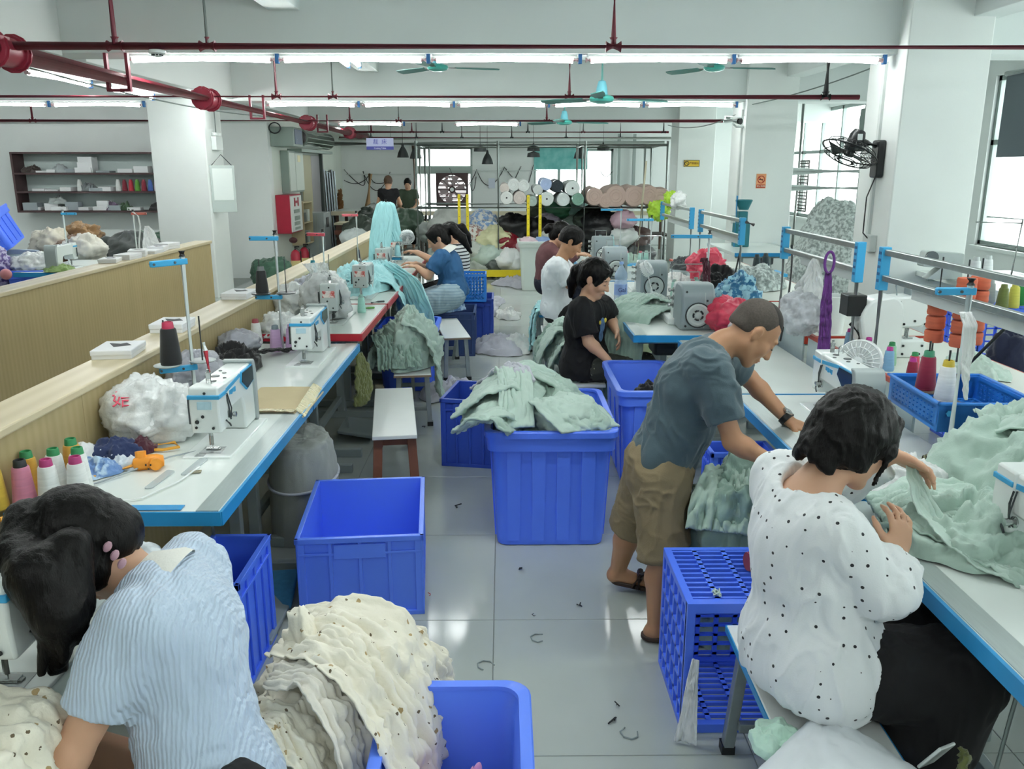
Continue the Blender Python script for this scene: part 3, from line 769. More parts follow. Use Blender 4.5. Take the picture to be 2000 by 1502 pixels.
tub('white rectangular tub full of pale cloth before the fabric racks', .52, 12.55, 0, .62, .7, .72, whitep, taper=.07, group=None, ribs=0)
# ================================================================ PEOPLE
def surfnets(A, org, h):
    s = A < 0; nx, ny, nz = A.shape
    c = [(i, j, k) for i in (0, 1) for j in (0, 1) for k in (0, 1)]
    cnt = np.zeros((nx - 1, ny - 1, nz - 1), np.int8)
    for i, j, k in c: cnt += s[i:nx - 1 + i, j:ny - 1 + j, k:nz - 1 + k]
    I = np.argwhere((cnt > 0) & (cnt < 8)); idx = -np.ones(cnt.shape, np.int64); idx[tuple(I.T)] = np.arange(len(I))
    val = [A[I[:, 0] + i, I[:, 1] + j, I[:, 2] + k] for i, j, k in c]
    P = np.zeros((len(I), 3)); n = np.zeros(len(I))
    for a in range(8):
        for b in range(a + 1, 8):
            d = np.array(c[b]) - np.array(c[a])
            if np.abs(d).sum() != 1: continue
            va, vb = val[a], val[b]; m = (va < 0) != (vb < 0)
            t = np.where(m, va / np.where(m, va - vb, 1), 0)
            P += np.where(m[:, None], np.array(c[a]) + t[:, None] * d, 0); n += m
    V = (I + P / n[:, None]) * h + np.array(org)
    F = []
    for ax in range(3):
        e = [0, 0, 0]; e[ax] = 1
        lo = [slice(1, q - 1) for q in (nx, ny, nz)]; lo[ax] = slice(0, (nx, ny, nz)[ax] - 1)
        hi = list(lo); hi[ax] = slice(1, (nx, ny, nz)[ax])
        a, b = s[tuple(lo)], s[tuple(hi)]
        E = np.argwhere(a != b) + np.array([1 if q != ax else 0 for q in range(3)])
        inside = s[tuple(E.T)]
        u, w = (ax + 1) % 3, (ax + 2) % 3
        def g(du, dw):
            Q = E.copy(); Q[:, u] -= du; Q[:, w] -= dw; return idx[tuple(Q.T)]
        q = np.stack([g(1, 1), g(0, 1), g(0, 0), g(1, 0)], 1)
        q[~inside] = q[~inside][:, ::-1]
        F.append(q)
    return V, np.concatenate(F)
class SDF:
    def __init__(s, lo, hi, h):
        s.lo = np.array(lo, float); s.h = h; s.n = np.ceil((np.array(hi) - s.lo) / h).astype(int) + 1
        s.A = np.full(s.n, .5, np.float32)
    def _win(s, lo, hi, pad):
        a = np.clip(np.floor((np.array(lo) - pad - s.lo) / s.h).astype(int), 0, s.n); b = np.clip(np.ceil((np.array(hi) + pad - s.lo) / s.h).astype(int) + 1, 0, s.n)
        if (b - a).min() <= 0: return None, None
        ax = [s.lo[i] + np.arange(a[i], b[i]) * s.h for i in range(3)]
        return tuple(slice(a[i], b[i]) for i in range(3)), np.stack(np.meshgrid(*ax, indexing='ij'), -1)
    def _put(s, w, d, k, op):
        A = s.A[w]
        if op == 'u':
            t = np.clip(.5 + .5 * (A - d) / k, 0, 1); s.A[w] = A * (1 - t) + d * t - k * t * (1 - t)
        else:
            d = -d; t = np.clip(.5 - .5 * (A - d) / k, 0, 1); s.A[w] = A * (1 - t) + d * t + k * t * (1 - t)
    def cone(s, a, b, ra, rb, k=.02, op='u', flat=False, sq=None):
        a = np.array(a, float); b = np.array(b, float); R = max(ra, rb)
        w, X = s._win(np.minimum(a, b) - R, np.maximum(a, b) + R, k + 3 * s.h)
        if w is None: return s
        ba = b - a; t = ((X - a) @ ba) / (ba @ ba + 1e-12); tc = np.clip(t, 0, 1)
        D = X - a - tc[..., None] * ba
        if sq is not None:
            nrm, f = sq; nrm = np.array(nrm) / np.linalg.norm(nrm); D = D + ((D @ nrm) * (f - 1))[..., None] * nrm
        d = np.linalg.norm(D, axis=-1) - (ra + (rb - ra) * tc)
        if flat: d = np.maximum(d, (t - 1) * np.linalg.norm(ba))
        s._put(w, d, k, op); return s
    def ell(s, c, r, R=None, k=.02, op='u'):
        c = np.array(c, float); r = np.array(r, float); m = r.max()
        w, X = s._win(c - m, c + m, k + 3 * s.h)
        if w is None: return s
        X = X - c
        if R is not None: X = X @ np.array(R)          # columns of R are local axes
        k0 = np.linalg.norm(X / r, axis=-1); k1 = np.linalg.norm(X / r ** 2, axis=-1) + 1e-9
        s._put(w, k0 * (k0 - 1) / k1, k, op); return s
    def cut(s, p, n):
        n = np.array(n, float); n /= np.linalg.norm(n)
        ax = [s.lo[i] + np.arange(s.n[i]) * s.h for i in range(3)]
        d = (ax[0][:, None, None] - p[0]) * n[0] + (ax[1][None, :, None] - p[1]) * n[1] + (ax[2][None, None, :] - p[2]) * n[2]
        s.A = np.maximum(s.A, d.astype(np.float32)); return s
    def mesh(s, name, mat, parent, wr=0, wscale=9, seed=0, smooth=2, wfun=None):
        V, F = surfnets(s.A, s.lo, s.h)
        # light Laplacian smoothing
        for _ in range(smooth):
            acc = np.zeros_like(V); c = np.zeros(len(V))
            for i in range(4):
                for j in ((i + 1) % 4, (i - 1) % 4):
                    np.add.at(acc, F[:, i], V[F[:, j]]); np.add.at(c, F[:, i], 1)
            V = V * .45 + acc / np.maximum(c, 1)[:, None] * .55
        if wr:
            N = np.zeros_like(V); fn = np.cross(V[F[:, 2]] - V[F[:, 0]], V[F[:, 3]] - V[F[:, 1]])
            for i in range(4): np.add.at(N, F[:, i], fn)
            N /= np.linalg.norm(N, axis=1, keepdims=True) + 1e-12
            sc = np.array(wscale, float)
            V = V + N * (crumple(V * (sc / np.max(sc)), float(np.max(sc)), seed) * wr)[:, None]
        return mesh_obj(name, V, F, mat, parent, True, auto=0, world=True)
nz = lambda v: np.array(v, float) / (np.linalg.norm(v) + 1e-12)
skin = M('skin', '#d2a588', .5, noise=(12, .05), sss=.08)
skin2 = M('skin_tanned', '#b98a68', .5, noise=(12, .06), sss=.08)
hairm = M('black_hair', '#070504', .42, noise=(30, .3), stretch=(3, 3, .4), bump=(110, .22), spec=.22)
stub = M('shaved_hair', '#4b433c', .7, noise=(160, .3))
lipm = M('lips', '#b46f63', .5); browm = M('brow', '#2a201b', .6); eyem = M('eye_line', '#1c1412', .4)
def hand(B, wr, tip, pn, side, sc=1.0, curl=.5, k=.006):
    """wr wrist, tip finger direction, pn palm normal (towards what it holds), side thumb side"""
    d = nz(tip); pn = np.array(pn, float); pn = nz(pn - d * (pn @ d)); s = nz(np.cross(d, pn))
    if s @ np.array(side) < 0: s = -s
    wr = np.array(wr, float); R = np.stack([s, d, pn], 1)
    B.ell(wr + d * .045 * sc, np.array((.040, .052, .016)) * sc, R, k=.012)
    B.ell(wr + d * .03 * sc + s * .02 * sc + pn * .004, np.array((.02, .03, .016)) * sc, R, k=.01)
    for off, ln in ((.030, .070), (.0105, .080), (-.0095, .074), (-.029, .058)):
        base = wr + d * .082 * sc + s * off * sc - (.006 * sc * d if abs(off) > .02 else 0)
        dd = nz(d + s * off * 5.5); p = base
        for q, (f, r0, r1) in enumerate(((.45, .0092, .0082), (.31, .0082, .0074), (.24, .0074, .0062))):
            a = curl * (.45, .75, .6)[q]; dd = nz(dd * math.cos(a) + pn * math.sin(a)); e = p + dd * ln * f * sc
            B.cone(p, e, r0 * sc, r1 * sc, k=k); p = e
    p = wr + d * .022 * sc + s * .026 * sc; dd = nz(s * .75 + d * .7 + pn * .25)
    for ln, r0, r1 in ((.036, .0125, .0105), (.030, .0105, .009), (.022, .009, .007)):
        e = p + dd * ln * sc; B.cone(p, e, r0 * sc, r1 * sc, k=k); p = e; dd = nz(dd * .8 + d * .45 + pn * .25)
def head(B, c, f, u, sc=1.0, male=False):
    f = nz(f); u = np.array(u, float); u = nz(u - f * (u @ f)); r = np.cross(f, u)
    R = np.stack([r, f, u], 1); c = np.array(c, float); L = lambda x, y, z: c + (R @ np.array((x, y, z))) * sc
    E = lambda p, q, k=.015, op='u': B.ell(L(*p), np.array(q) * sc, R, k * sc, op)
    E((0, -.015, .028), (.074, .094, .088)); E((0, .018, -.025), (.064, .074, .085), .02)
    for s in (-1, 1):
        B.cone(L(s * .046, .004, -.055), L(s * .012, .066, -.098), .022 * sc, .017 * sc, .025 * sc)
        E((s * .040, .058, -.028), (.024, .022, .026), .02)
    E((0, .070, -.098), (.02, .016, .016), .015)
    E((0, .080, .026), (.046, .013, .011), .014)
    for s in (-1, 1): E((s * .031, .098, .004), (.02, .017, .012), .012, 's')
    for s in (-1, 1): E((s * .031, .074, .003), (.0145, .0145, .012), .004)
    B.cone(L(0, .088, .008), L(0, .108, -.034), .007 * sc, .0115 * sc, .012 * sc)
    for s in (-1, 1): E((s * .011, .096, -.036), (.0085, .010, .008), .006)
    E((0, .087, -.064), (.025, .011, .0085), .008); E((0, .084, -.075), (.021, .011, .008), .008)
    E((0, .095, -.0695), (.022, .006, .0015), .003, 's')
    for s in (-1, 1):
        E((s * .076, -.008, -.004), (.010, .019, .028), .005); E((s * .084, .001, -.004), (.005, .009, .016), .006, 's'); E((s * .074, -.004, -.028), (.008, .010, .010), .004)
    return L, R
def face_parts(root, L, R, sc, male=False):
    m = MB()
    for s in (-1, 1):
        m.tube([tuple(L(s * q, .0875 - abs(q - .031) * .25, .026 + .004 * math.sin((q - .014) / .036 * PI))) for q in (.014, .022, .031, .041, .05)], [.0012, .0028, .003, .0026, .001], 6)
    m.part('eyebrows', browm, root, world=True)
    m = MB()
    for s in (-1, 1):
        m.tube([tuple(L(s * q, .0905 - abs(q - .031) ** 1 * .42, -.0035 + .12 * abs(q - .031))) for q in (.018, .024, .031, .038, .045)], [.0008, .0018, .0022, .0020, .0008], 6)
    m.part('eye_lines', eyem, root, world=True)
    m = MB(); 
    for z, y, a in ((-.0645, .0965, .0032), (-.0735, .0935, .0036)):
        m.tube([tuple(L(x, y - abs(x) ** 1.6 * 3.2, z + abs(x) * .06)) for x in (-.02, -.012, 0, .012, .02)], [.001, a, a * 1.05, a, .001], 6)
    m.part('lips', lipm, root, world=True)
def person(label, J, shirt, pants, cat='person', h=.006, hs=1.0, male=False, hair=None, face=True, sk=None, sleeve=.6, sw=(.062, .055), curl=.55, torso=1.0, wr=.010, wsc=(7, 7, 5), neckr=.062, hem=None, pants_to='ankle', pleg=(.088, .07, .055), belly=0, group=None, seed=1, collar=None, hands=True, shirt_parts=None, flare=0, vneck=0, legs=True):
    """J: world joints. pel, che, nek, hed, f (face dir), u (head up); sL eL wL hL (hand dir) pL (palm normal) tL (thumb side) and R; jL kL aL tL2 legs"""
    J = {k: np.array(v, float) for k, v in J.items()}
    sk = sk or skin
    root = T('person', label, cat, tuple(np.round([J['pel'][0], J['pel'][1], 0], 3)), 0, group)
    pts = np.array([v for k, v in J.items() if k not in ('f', 'u', 'hL', 'hR', 'pL', 'pR', 'tL', 'tR')])
    lo, hi = pts.min(0) - .2, pts.max(0) + .2; lo[2] = max(lo[2], -.01)
    right = nz(J['sR'] - J['sL']); up = nz(J['nek'] - J['pel']); fw = nz(np.cross(up, right)); right = np.cross(fw, up)
    RT = np.stack([right, fw, up], 1)
    B = SDF(lo, hi, h)
    def tor(B, g, k=.05):
        t = torso
        B.ell(J['pel'] + up * .02, np.array((.155, .115, .12)) * t + g, RT, k)
        B.ell(J['pel'] * .5 + J['che'] * .5 + fw * belly, np.array((.138 + belly * .3, .105 + belly, .16)) * t + g, RT, k)
        B.ell(J['che'], np.array((.158, .112, .15)) * t + g, RT, k)
        B.cone(J['sL'], J['sR'], .052 + g, .052 + g, k)
        B.cone(J['che'] * .45 + J['nek'] * .55, J['nek'], .075 + g, .05 + g, k)
    tor(B, -.012)
    B.cone(J['nek'] - up * .02, J['hed'] - nz(J['u']) * .03 * hs - nz(J['f']) * .015, .054 * hs, .052 * hs, .03)
    L_, R_ = head(B, J['hed'], J['f'], J['u'], hs, male)
    for s in 'LR':
        S_, E_, W_ = J['s' + s], J['e' + s], J['w' + s]
        B.cone(S_, E_, .044 * hs, .036 * hs, .02); m_ = E_ * .72 + W_ * .28
        B.cone(E_, m_, .036 * hs, .037 * hs, .02); B.cone(m_, W_, .037 * hs, .0245 * hs, .02)
        if hands: hand(B, W_, J['h' + s], J['p' + s], J['t' + s], hs * (1.0 if male else .93), curl)
        if legs and 'k' + s in J:
            hp, kn, an, to = J['j' + s], J['k' + s], J['a' + s], J['o' + s]
            B.cone(hp, kn, .075, .052, .03); cf = kn * .68 + an * .32; nb = nz(an - kn); bk = -nz(to - an)
            B.cone(kn, cf + bk * .01, .048, .05, .02); B.cone(cf + bk * .01, an, .05, .033, .02)
            B.cone(an - np.array((0, 0, .02)), to, .034, .022, .015); B.ell(an + bk * .02 - np.array((0, 0, .035)), (.03, .034, .03), None, .015)
    B.mesh('body', sk, root, smooth=1)
    if face: face_parts(root, L_, R_, hs, male)
    # upper garment
    G = SDF(lo, hi, h); tor(G, .006)
    for s in 'LR':
        S_, E_, W_ = J['s' + s], J['e' + s], J['w' + s]
        if sleeve <= 1: G.cone(S_, S_ + (E_ - S_) * sleeve, sw[0], sw[1], .03, flat=True)
        else:
            G.cone(S_, E_, sw[0], sw[1], .03); G.cone(E_, E_ + (W_ - E_) * (sleeve - 1), sw[1], sw[1] * .9, .03, flat=True)
        G.cone(S_ + (J['che'] - S_) * .3, S_ + (E_ - S_) * .3, .07, .05, .05)
    if flare: G.ell(J['pel'] - up * .02, np.array((.17, .125, .13)) + flare, RT, .06)
    G.cone(J['nek'] - up * .012 + fw * vneck, J['hed'], neckr, neckr * 1.25, .012, 's')
    hp_, hn_ = hem or (J['pel'] - up * .06, -up)
    G.cut(hp_, hn_)
    G.mesh('shirt', shirt, root, wr, wsc, seed)
    if collar:
        cm = MB(); ax = nz(J['hed'] - J['nek']); a_, b_, _ = frame_of(ax); c0 = J['nek'] - up * .005 + fw * vneck
        a_ = np.array(a_); b_ = np.array(b_); Gd = []
        for q, (r, z) in enumerate(((neckr + .052, -.040), (neckr + .047, -.022), (neckr + .022, .006), (neckr + .006, .026), (neckr - .002, .026), (neckr - .004, 0))):
            Gd.append([c0 + ax * z + (a_ * math.cos(t) + b_ * math.sin(t)) * r for t in np.linspace(0, 2 * PI, 28, endpoint=False)])
        cm.grid(np.array(Gd), wrap=True).part('collar', collar, root, world=True)
    # lower garment
    if pants and legs:
        Q = SDF(lo, hi, h)
        Q.ell(J['pel'] - up * .01, np.array((.165, .125, .135)) * torso + .002, RT, .04)
        for s in 'LR':
            hp, kn, an = J['j' + s], J['k' + s], J['a' + s]
            if pants_to == 'knee': Q.cone(hp, hp + (kn - hp) * 1.06, pleg[0], pleg[1], .03, flat=True)
            else:
                Q.cone(hp, kn, pleg[0], pleg[1], .03); Q.cone(kn, kn + (an - kn) * .95, pleg[1], pleg[2], .02, flat=True)
        Q.cut(J['pel'] + up * .085, up)
        Q.mesh('trousers', pants, root, wr * .9, wsc, seed + 3)
    # hair
    if hair: hair(root, L_, R_, hs, lo, hi, h, J)
    return root, L_, R_
def cap_hair(H, L, R, sc, thick=.012, ears=True):
    E = lambda p, q, k=.012, op='u': H.ell(L(*p), np.array(q) * sc, R, k * sc, op)
    E((0, -.018, .030), (.074 + thick, .094 + thick, .088 + thick)); E((0, -.052, -.03), (.066 + thick * .6, .052 + thick, .07), .02)
    E((0, .125, -.065), (.085, .105, .135), .008, 's')
    if ears:
        for s in (-1, 1): E((s * .088, .0, -.022), (.022, .026, .05), .006, 's')
    else:
        for s in (-1, 1): E((s * .066, .01, -.02), (.03, .05, .06), .02)
def hair_pony(start=(0, -.10, .03), path=((0, -.15, .0), (0, -.16, -.1), (0, -.14, -.22)), r=(.03, .04, .035, .012), world=None, bang=True, mat=hairm, band=None, thick=.012, strands=0, locks=(), ears=True):
    def f(root, L, R, sc, lo, hi, h, J):
        H = SDF(L(0, 0, 0) - .42, L(0, 0, 0) + .42, min(h, .006)); cap_hair(H, L, R, sc, thick, ears)
        if bang:
            for s in (-1, 1): H.cone(L(s * .03, .07, .082), L(s * .074, .045, -.02), .014 * sc, .008 * sc, .02)
        P = [L(*start)] + [np.array(p, float) for p in world] if world else [L(*p) for p in (start,) + tuple(path)]
        for a, b, ra, rb in zip(P, P[1:], r, r[1:]): H.cone(a, b, ra * sc, rb * sc, .02)
        rr = random.Random(int(strands) + 3)
        for q in range(int(strands)):
            o = np.array([rr.uniform(-1, 1) for _ in range(3)]) * .022 * sc; e = o * 1.3
            for a, b, ra, rb in zip(P[1:], P[2:], r[1:], r[2:]): H.cone(a + o, b + e, .012 * sc, .007 * sc, .01)
        for a, b, ra, rb in locks: H.cone(a, b, ra, rb, .02)
        H.mesh('hair', mat, root, .004, (26, 26, 7), 5, 1)
        if band:
            d = nz(P[1] - P[0]); MB().lathe([(.018, -.012), (.03, -.01), (.032, 0), (.03, .01), (.018, .012)], tuple(P[0] + d * .02), tuple(d), 14).part('hair_band', band, root, world=True)
    return f
def hair_bob(mat=hairm, length=.10, thick=.018):
    def f(root, L, R, sc, lo, hi, h, J):
        H = SDF(L(0, 0, 0) - .3, L(0, 0, 0) + .3, min(h, .006)); cap_hair(H, L, R, sc, thick)
        rr = random.Random(4)
        for k in range(26):
            a = -PI * .02 + (PI * 1.04) * k / 25; x, y = math.cos(a), -math.sin(a)
            q = rr.uniform(.75, 1.1)
            H.cone(L(.078 * x, -.015 + .095 * y, .03), L(.080 * x * 1.02, -.02 + .098 * y, -length * q * (.75 if abs(x) > .8 else 1) - .005), .02 * sc, .011 * sc, .012)
        for s in (-1, 1):
            H.cone(L(s * .02, .085, .085), L(s * .074, .062, .0), .015 * sc, .01 * sc, .02); H.cone(L(s * .074, .055, .01), L(s * .076, .05, -.085), .008 * sc, .004 * sc, .01)
        H.mesh('hair', mat, root, .005, (26, 26, 7), 8, 1)
    return f
def hair_short(mat=hairm, thick=.012, top=.012):
    def f(root, L, R, sc, lo, hi, h, J):
        H = SDF(L(0, 0, 0) - .2, L(0, 0, 0) + .2, min(h, .005)); E = lambda p, q, k=.01, op='u': H.ell(L(*p), np.array(q) * sc, R, k * sc, op)
        E((0, -.018, .030), (.074 + thick, .094 + thick, .088 + thick)); E((0, -.01, .075), (.06, .085, .045 + top), .02)
        E((0, -.06, -.03), (.062, .045, .05), .02)
        E((0, .125, -.055), (.1, .105, .125), .008, 's'); E((0, -.02, -.105), (.12, .12, .075), .008, 's')
        for s in (-1, 1): E((s * .088, .0, -.016), (.022, .03, .045), .006, 's')
        H.mesh('hair', mat, root, .003, (30, 30, 12), 8, 1)
    return f
# ---------------------------------------------------------------- the workers
JM = dict(pel=(.6, 3.05, .637), che=(.7, 3.04, .951), nek=(.812, 3.04, 1.115), hed=(.924, 3.03, 1.155), f=(.7, -.08, -.71), u=(.7, .0, .71), sR=(.732, 2.9, 1.043), eR=(.815, 2.83, .798), wR=(.947, 2.78, .733), hR=(.8, .1, -.35), pR=(.2, .0, -1.0), tR=(.0, 1.0, .0), sL=(.818, 3.2, 1.033), eL=(.989, 3.28, .918), wL=(1.125, 3.16, .773), hL=(.75, -.5, -.28), pL=(.1, .0, -1.0), tL=(.3, -1.0, .0), jR=(.588, 2.95, .592), kR=(.596, 2.87, .338), aR=(.577, 2.85, .058), oR=(.7, 2.83, .02), jL=(.581, 3.15, .547), kL=(.532, 3.2, .305), aL=(.484, 3.25, .09), oL=(.63, 3.22, .03))
JD = dict(pel=(.792, 1.92, .54), che=(.762, 1.95, .805), nek=(.778, 1.97, .97), hed=(.88, 2.0, 1.077), f=(.86, .28, -.42), u=(.38, .1, .9), sL=(.738, 2.1, .934), eL=(.97, 2.27, .869), wL=(1.074, 2.19, .97), hL=(.8, -.25, -.35), pL=(-.2, -.5, -.8), tL=(.3, -1.0, .2), sR=(.777, 1.84, .897), eR=(.903, 1.8, .77), wR=(.959, 1.87, .818), hR=(.2, .35, .75), pR=(-.3, .9, -.2), tR=(-1.0, -.2, .3), jL=(.849, 2.0, .459), kL=(1.122, 2.0, .496), aL=(1.06, 2.02, .08), oL=(1.2, 2.0, .03), jR=(.835, 1.84, .525), kR=(1.098, 1.8, .535), aR=(1.0, 1.82, .08), oR=(1.16, 1.82, .03))
JS = dict(pel=(-.6, 1.46, .487), che=(-.665, 1.55, .802), nek=(-.748, 1.59, .903), hed=(-.862, 1.6, .982), f=(-.45, -.05, -.85), u=(-.88, -.1, .42), sL=(-.693, 1.43, .889), eL=(-.804, 1.34, .682), wL=(-.928, 1.36, .644), hL=(-.5, .5, -.1), pL=(.0, .0, -1.0), tL=(.0, 1.0, .0), sR=(-.7, 1.74, .865), eR=(-.881, 1.8, .577), wR=(-.932, 1.7, .691), hR=(-.25, -.25, -.7), pR=(-.6, -.3, -.2), tR=(-.5, -.8, .0), jL=(-.552, 1.37, .541), kL=(-.93, 1.32, .5), aL=(-.95, 1.3, .08), oL=(-1.1, 1.3, .03), jR=(-.624, 1.55, .397), kR=(-.95, 1.6, .5), aR=(-.95, 1.6, .08), oR=(-1.1, 1.6, .03))
JB = dict(pel=(.545, 5.45, .493), che=(.534, 5.42, .754), nek=(.545, 5.4, .925), hed=(.592, 5.38, 1.057), f=(.8, -.42, -.42), u=(.3, -.2, .93), sR=(.485, 5.28, .871), eR=(.545, 5.24, .667), wR=(.658, 5.18, .567), hR=(.7, -.2, -.5), pR=(-.3, .0, -.8), tR=(.3, .8, .0), sL=(.657, 5.55, .848), eL=(.721, 5.58, .759), wL=(.737, 5.4, .709), hL=(.2, -.5, -.6), pL=(-.7, .0, -.2), tL=(.3, -1.0, .2), jR=(.562, 5.37, .48), kR=(.92, 5.33, .44), aR=(.95, 5.33, .08), oR=(1.1, 5.3, .03), jL=(.578, 5.53, .453), kL=(.95, 5.55, .44), aL=(.97, 5.56, .08), oL=(1.12, 5.55, .03))
JW = dict(pel=(.472, 7.28, .554), che=(.449, 7.26, .834), nek=(.503, 7.25, .997), hed=(.584, 7.24, 1.133), f=(.83, -.1, -.55), u=(.5, .0, .86), sR=(.465, 7.12, .937), eR=(.56, 7.08, .787), wR=(.671, 7.1, .965), hR=(.8, .1, .1), pR=(.0, .0, -1.0), tR=(.0, 1.0, .0), sL=(.51, 7.4, .919), eL=(.647, 7.45, .787), wL=(.703, 7.35, .947), hL=(.8, -.1, .1), pL=(.0, .0, -1.0), tL=(.0, -1.0, .0), jR=(.493, 7.19, .523), kR=(.9, 7.18, .44), aR=(.92, 7.18, .08), oR=(1.1, 7.18, .03), jL=(.505, 7.37, .502), kL=(.92, 7.4, .44), aL=(.94, 7.4, .08), oL=(1.1, 7.4, .03))
JR = dict(pel=(.451, 8.65, .619), che=(.457, 8.62, .858), nek=(.513, 8.61, .998), hed=(.588, 8.59, 1.092), f=(.85, -.1, -.5), u=(.45, .0, .88), sR=(.481, 8.5, .937), eR=(.603, 8.45, .814), wR=(.745, 8.45, .906), hR=(.8, .0, .0), pR=(.0, .0, -1.0), tR=(.0, 1.0, .0), sL=(.516, 8.75, .929), eL=(.655, 8.8, .792), wL=(.773, 8.65, .896), hL=(.8, .0, .0), pL=(.0, .0, -1.0), tL=(.0, -1.0, .0), jR=(.477, 8.55, .611), kR=(.86, 8.55, .44), aR=(.9, 8.55, .08), oR=(1.05, 8.55, .03), jL=(.488, 8.75, .595), kL=(.86, 8.75, .44), aL=(.9, 8.75, .08), oL=(1.05, 8.75, .03))
JT = dict(pel=(-.476, 7.9, .62), che=(-.502, 7.92, .839), nek=(-.542, 7.92, 1.006), hed=(-.607, 7.92, 1.106), f=(-.85, -.12, -.45), u=(-.3, .0, .95), sL=(-.567, 7.78, .945), eL=(-.691, 7.75, .779), wL=(-.802, 7.85, .853), hL=(-.8, .1, .1), pL=(.0, .0, -1.0), tL=(.0, 1.0, .0), sR=(-.538, 8.06, .931), eR=(-.715, 8.15, .784), wR=(-.826, 8.0, .865), hR=(-.8, -.1, .1), pR=(.0, .0, -1.0), tR=(.0, -1.0, .0), jL=(-.49, 7.8, .587), kL=(-.93, 7.8, .44), aL=(-.95, 7.8, .08), oL=(-1.1, 7.8, .03), jR=(-.502, 8.0, .567), kR=(-.95, 8.02, .44), aR=(-.97, 8.02, .08), oR=(-1.1, 8.0, .03))
JP = dict(pel=(-.474, 9.0, .592), che=(-.472, 9.02, .808), nek=(-.502, 9.02, .954), hed=(-.566, 9.02, 1.061), f=(-.85, -.1, -.45), u=(-.3, .0, .95), sL=(-.517, 8.88, .891), eL=(-.706, 8.8, .793), wL=(-.906, 8.8, .899), hL=(-.8, .1, .1), pL=(.0, .0, -1.0), tL=(.0, 1.0, .0), sR=(-.495, 9.16, .876), eR=(-.683, 9.2, .734), wR=(-.915, 9.05, .876), hR=(-.8, -.1, .1), pR=(.0, .0, -1.0), tR=(.0, -1.0, .0), jL=(-.491, 8.9, .566), kL=(-.9, 8.9, .44), aL=(-.95, 8.9, .08), oL=(-1.1, 8.9, .03), jR=(-.502, 9.1, .551), kR=(-.9, 9.1, .44), aR=(-.97, 9.1, .08), oR=(-1.1, 9.1, .03))
teal = M('grey_teal_tshirt', '#475b63', .8, noise=(5, .06), bump=(220, .12), sheen=.2)
khaki = M('khaki_shorts', '#85765a', .85, noise=(8, .08), bump=(200, .15))
blouse = M('white_dotted_blouse', '#eef2f3', .8, pat=('dots', '#26282c', 34, .145), bump=(260, .1), sheen=.2)
trou = M('black_trousers', '#0d0d10', .85, noise=(10, .2))
knit = M('pale_blue_knit', '#c6d8ec', .85, noise=(14, .05), bump=(38, .45, 'X', 3.5), stretch=(1, 1, .28), sheen=.3)
collarm = M('cream_collar', '#e9e9e2', .8, bump=(150, .2))
def flip_flop(parent, heel, toe):
    h_ = Vector(heel); t_ = Vector(toe); d = (t_ - h_); d.z = 0; L = d.length; a = math.atan2(d.y, d.x)
    sole = poly_round([(-.03, -.035), (L + .02, -.045), (L + .05, 0), (L + .02, .045), (-.03, .035), (-.05, 0)], .03)
    m = MB().at((h_.x, h_.y, h_.z), (0, math.atan2(h_.z - t_.z, L) , a)); m.prism(sole, -.022, -.004, 'z')
    m.part('sandal_sole', M('brown_rubber', '#3a2a22', .6), parent, True, .004, world=True)
    s = MB().at((h_.x, h_.y, h_.z), (0, math.atan2(h_.z - t_.z, L), a))
    for o in (.45, .72): s.tube([(L * o, -.045, -.012), (L * o, -.04, .03), (L * o, 0, .05), (L * o, .04, .03), (L * o, .045, -.012)], .012, 8)
    s.tube([(L * .3, -.045, -.01), (L * .45, -.035, .045), (L * .7, .03, .04)], .010, 6)
    s.part('sandal_strap', M('brown_leather_strap', '#2e211b', .55), parent, True, world=True)
def man_hair(root, L, R, sc, lo, hi, h, J):
    H = SDF(L(0, 0, 0) - .2, L(0, 0, 0) + .2, .005); E = lambda p, q, k=.01, op='u': H.ell(L(*p), np.array(q) * sc, R, k * sc, op)
    E((0, -.02, .030), (.0755, .0945, .0895)); E((0, -.06, -.02), (.06, .045, .04), .02)
    E((0, .13, -.03), (.1, .10, .125), .008, 's'); E((0, -.0, -.095), (.12, .14, .075), .008, 's')
    for s in (-1, 1): E((s * .088, .0, -.010), (.022, .035, .045), .006, 's')
    H.mesh('cropped_hair', stub, root, 0, 9, 8, 1)
    H = SDF(L(0, 0, 0) - .2, L(0, 0, 0) + .2, .005)
    E2 = lambda p, q, k=.01, op='u': H.ell(L(*p), np.array(q) * sc, R, k * sc, op)
    E2((0, -.012, .033), (.068, .090, .090)); E2((0, -.0, -.05), (.15, .17, .125), .008, 's')
    H.mesh('crown_hair', M('crown_stubble', '#241d19', .65, noise=(200, .3)), root, 0, 9, 8, 1)
r, L_, R_ = person('man in a grey teal T-shirt and khaki shorts standing bent over the right table', JM, teal, khaki, h=.0055, hs=.97, male=True, hair=man_hair, sk=skin2, sleeve=.72, sw=(.075, .068), pants_to='knee', pleg=(.105, .09, .08), torso=1.03, wr=.013, wsc=(6, 6, 6), neckr=.066, hem=((.56, 3.05, .53), (-.42, 0, -.9)), seed=3, belly=.012, curl=.4)
flip_flop(r, (.50, 3.25, .05), (.66, 3.22, .03)); flip_flop(r, (.565, 2.85, .03), (.72, 2.83, .03))
m = MB(); d_ = nz(np.array(JM['wL']) - np.array(JM['eL'])); w_ = np.array(JM['wL']) - d_ * .015
m.lathe([(.027, -.012), (.031, -.011), (.031, .011), (.027, .012)], tuple(w_), tuple(d_), 18); m.part('watch_strap', black, r, world=True)
MB().at(tuple(w_ + np.array((.0, -.012, .03))), (.3, .5, .2)).box(-.017, .017, -.015, .015, -.005, .007).part('watch_case', steel, r, True, .003, True)
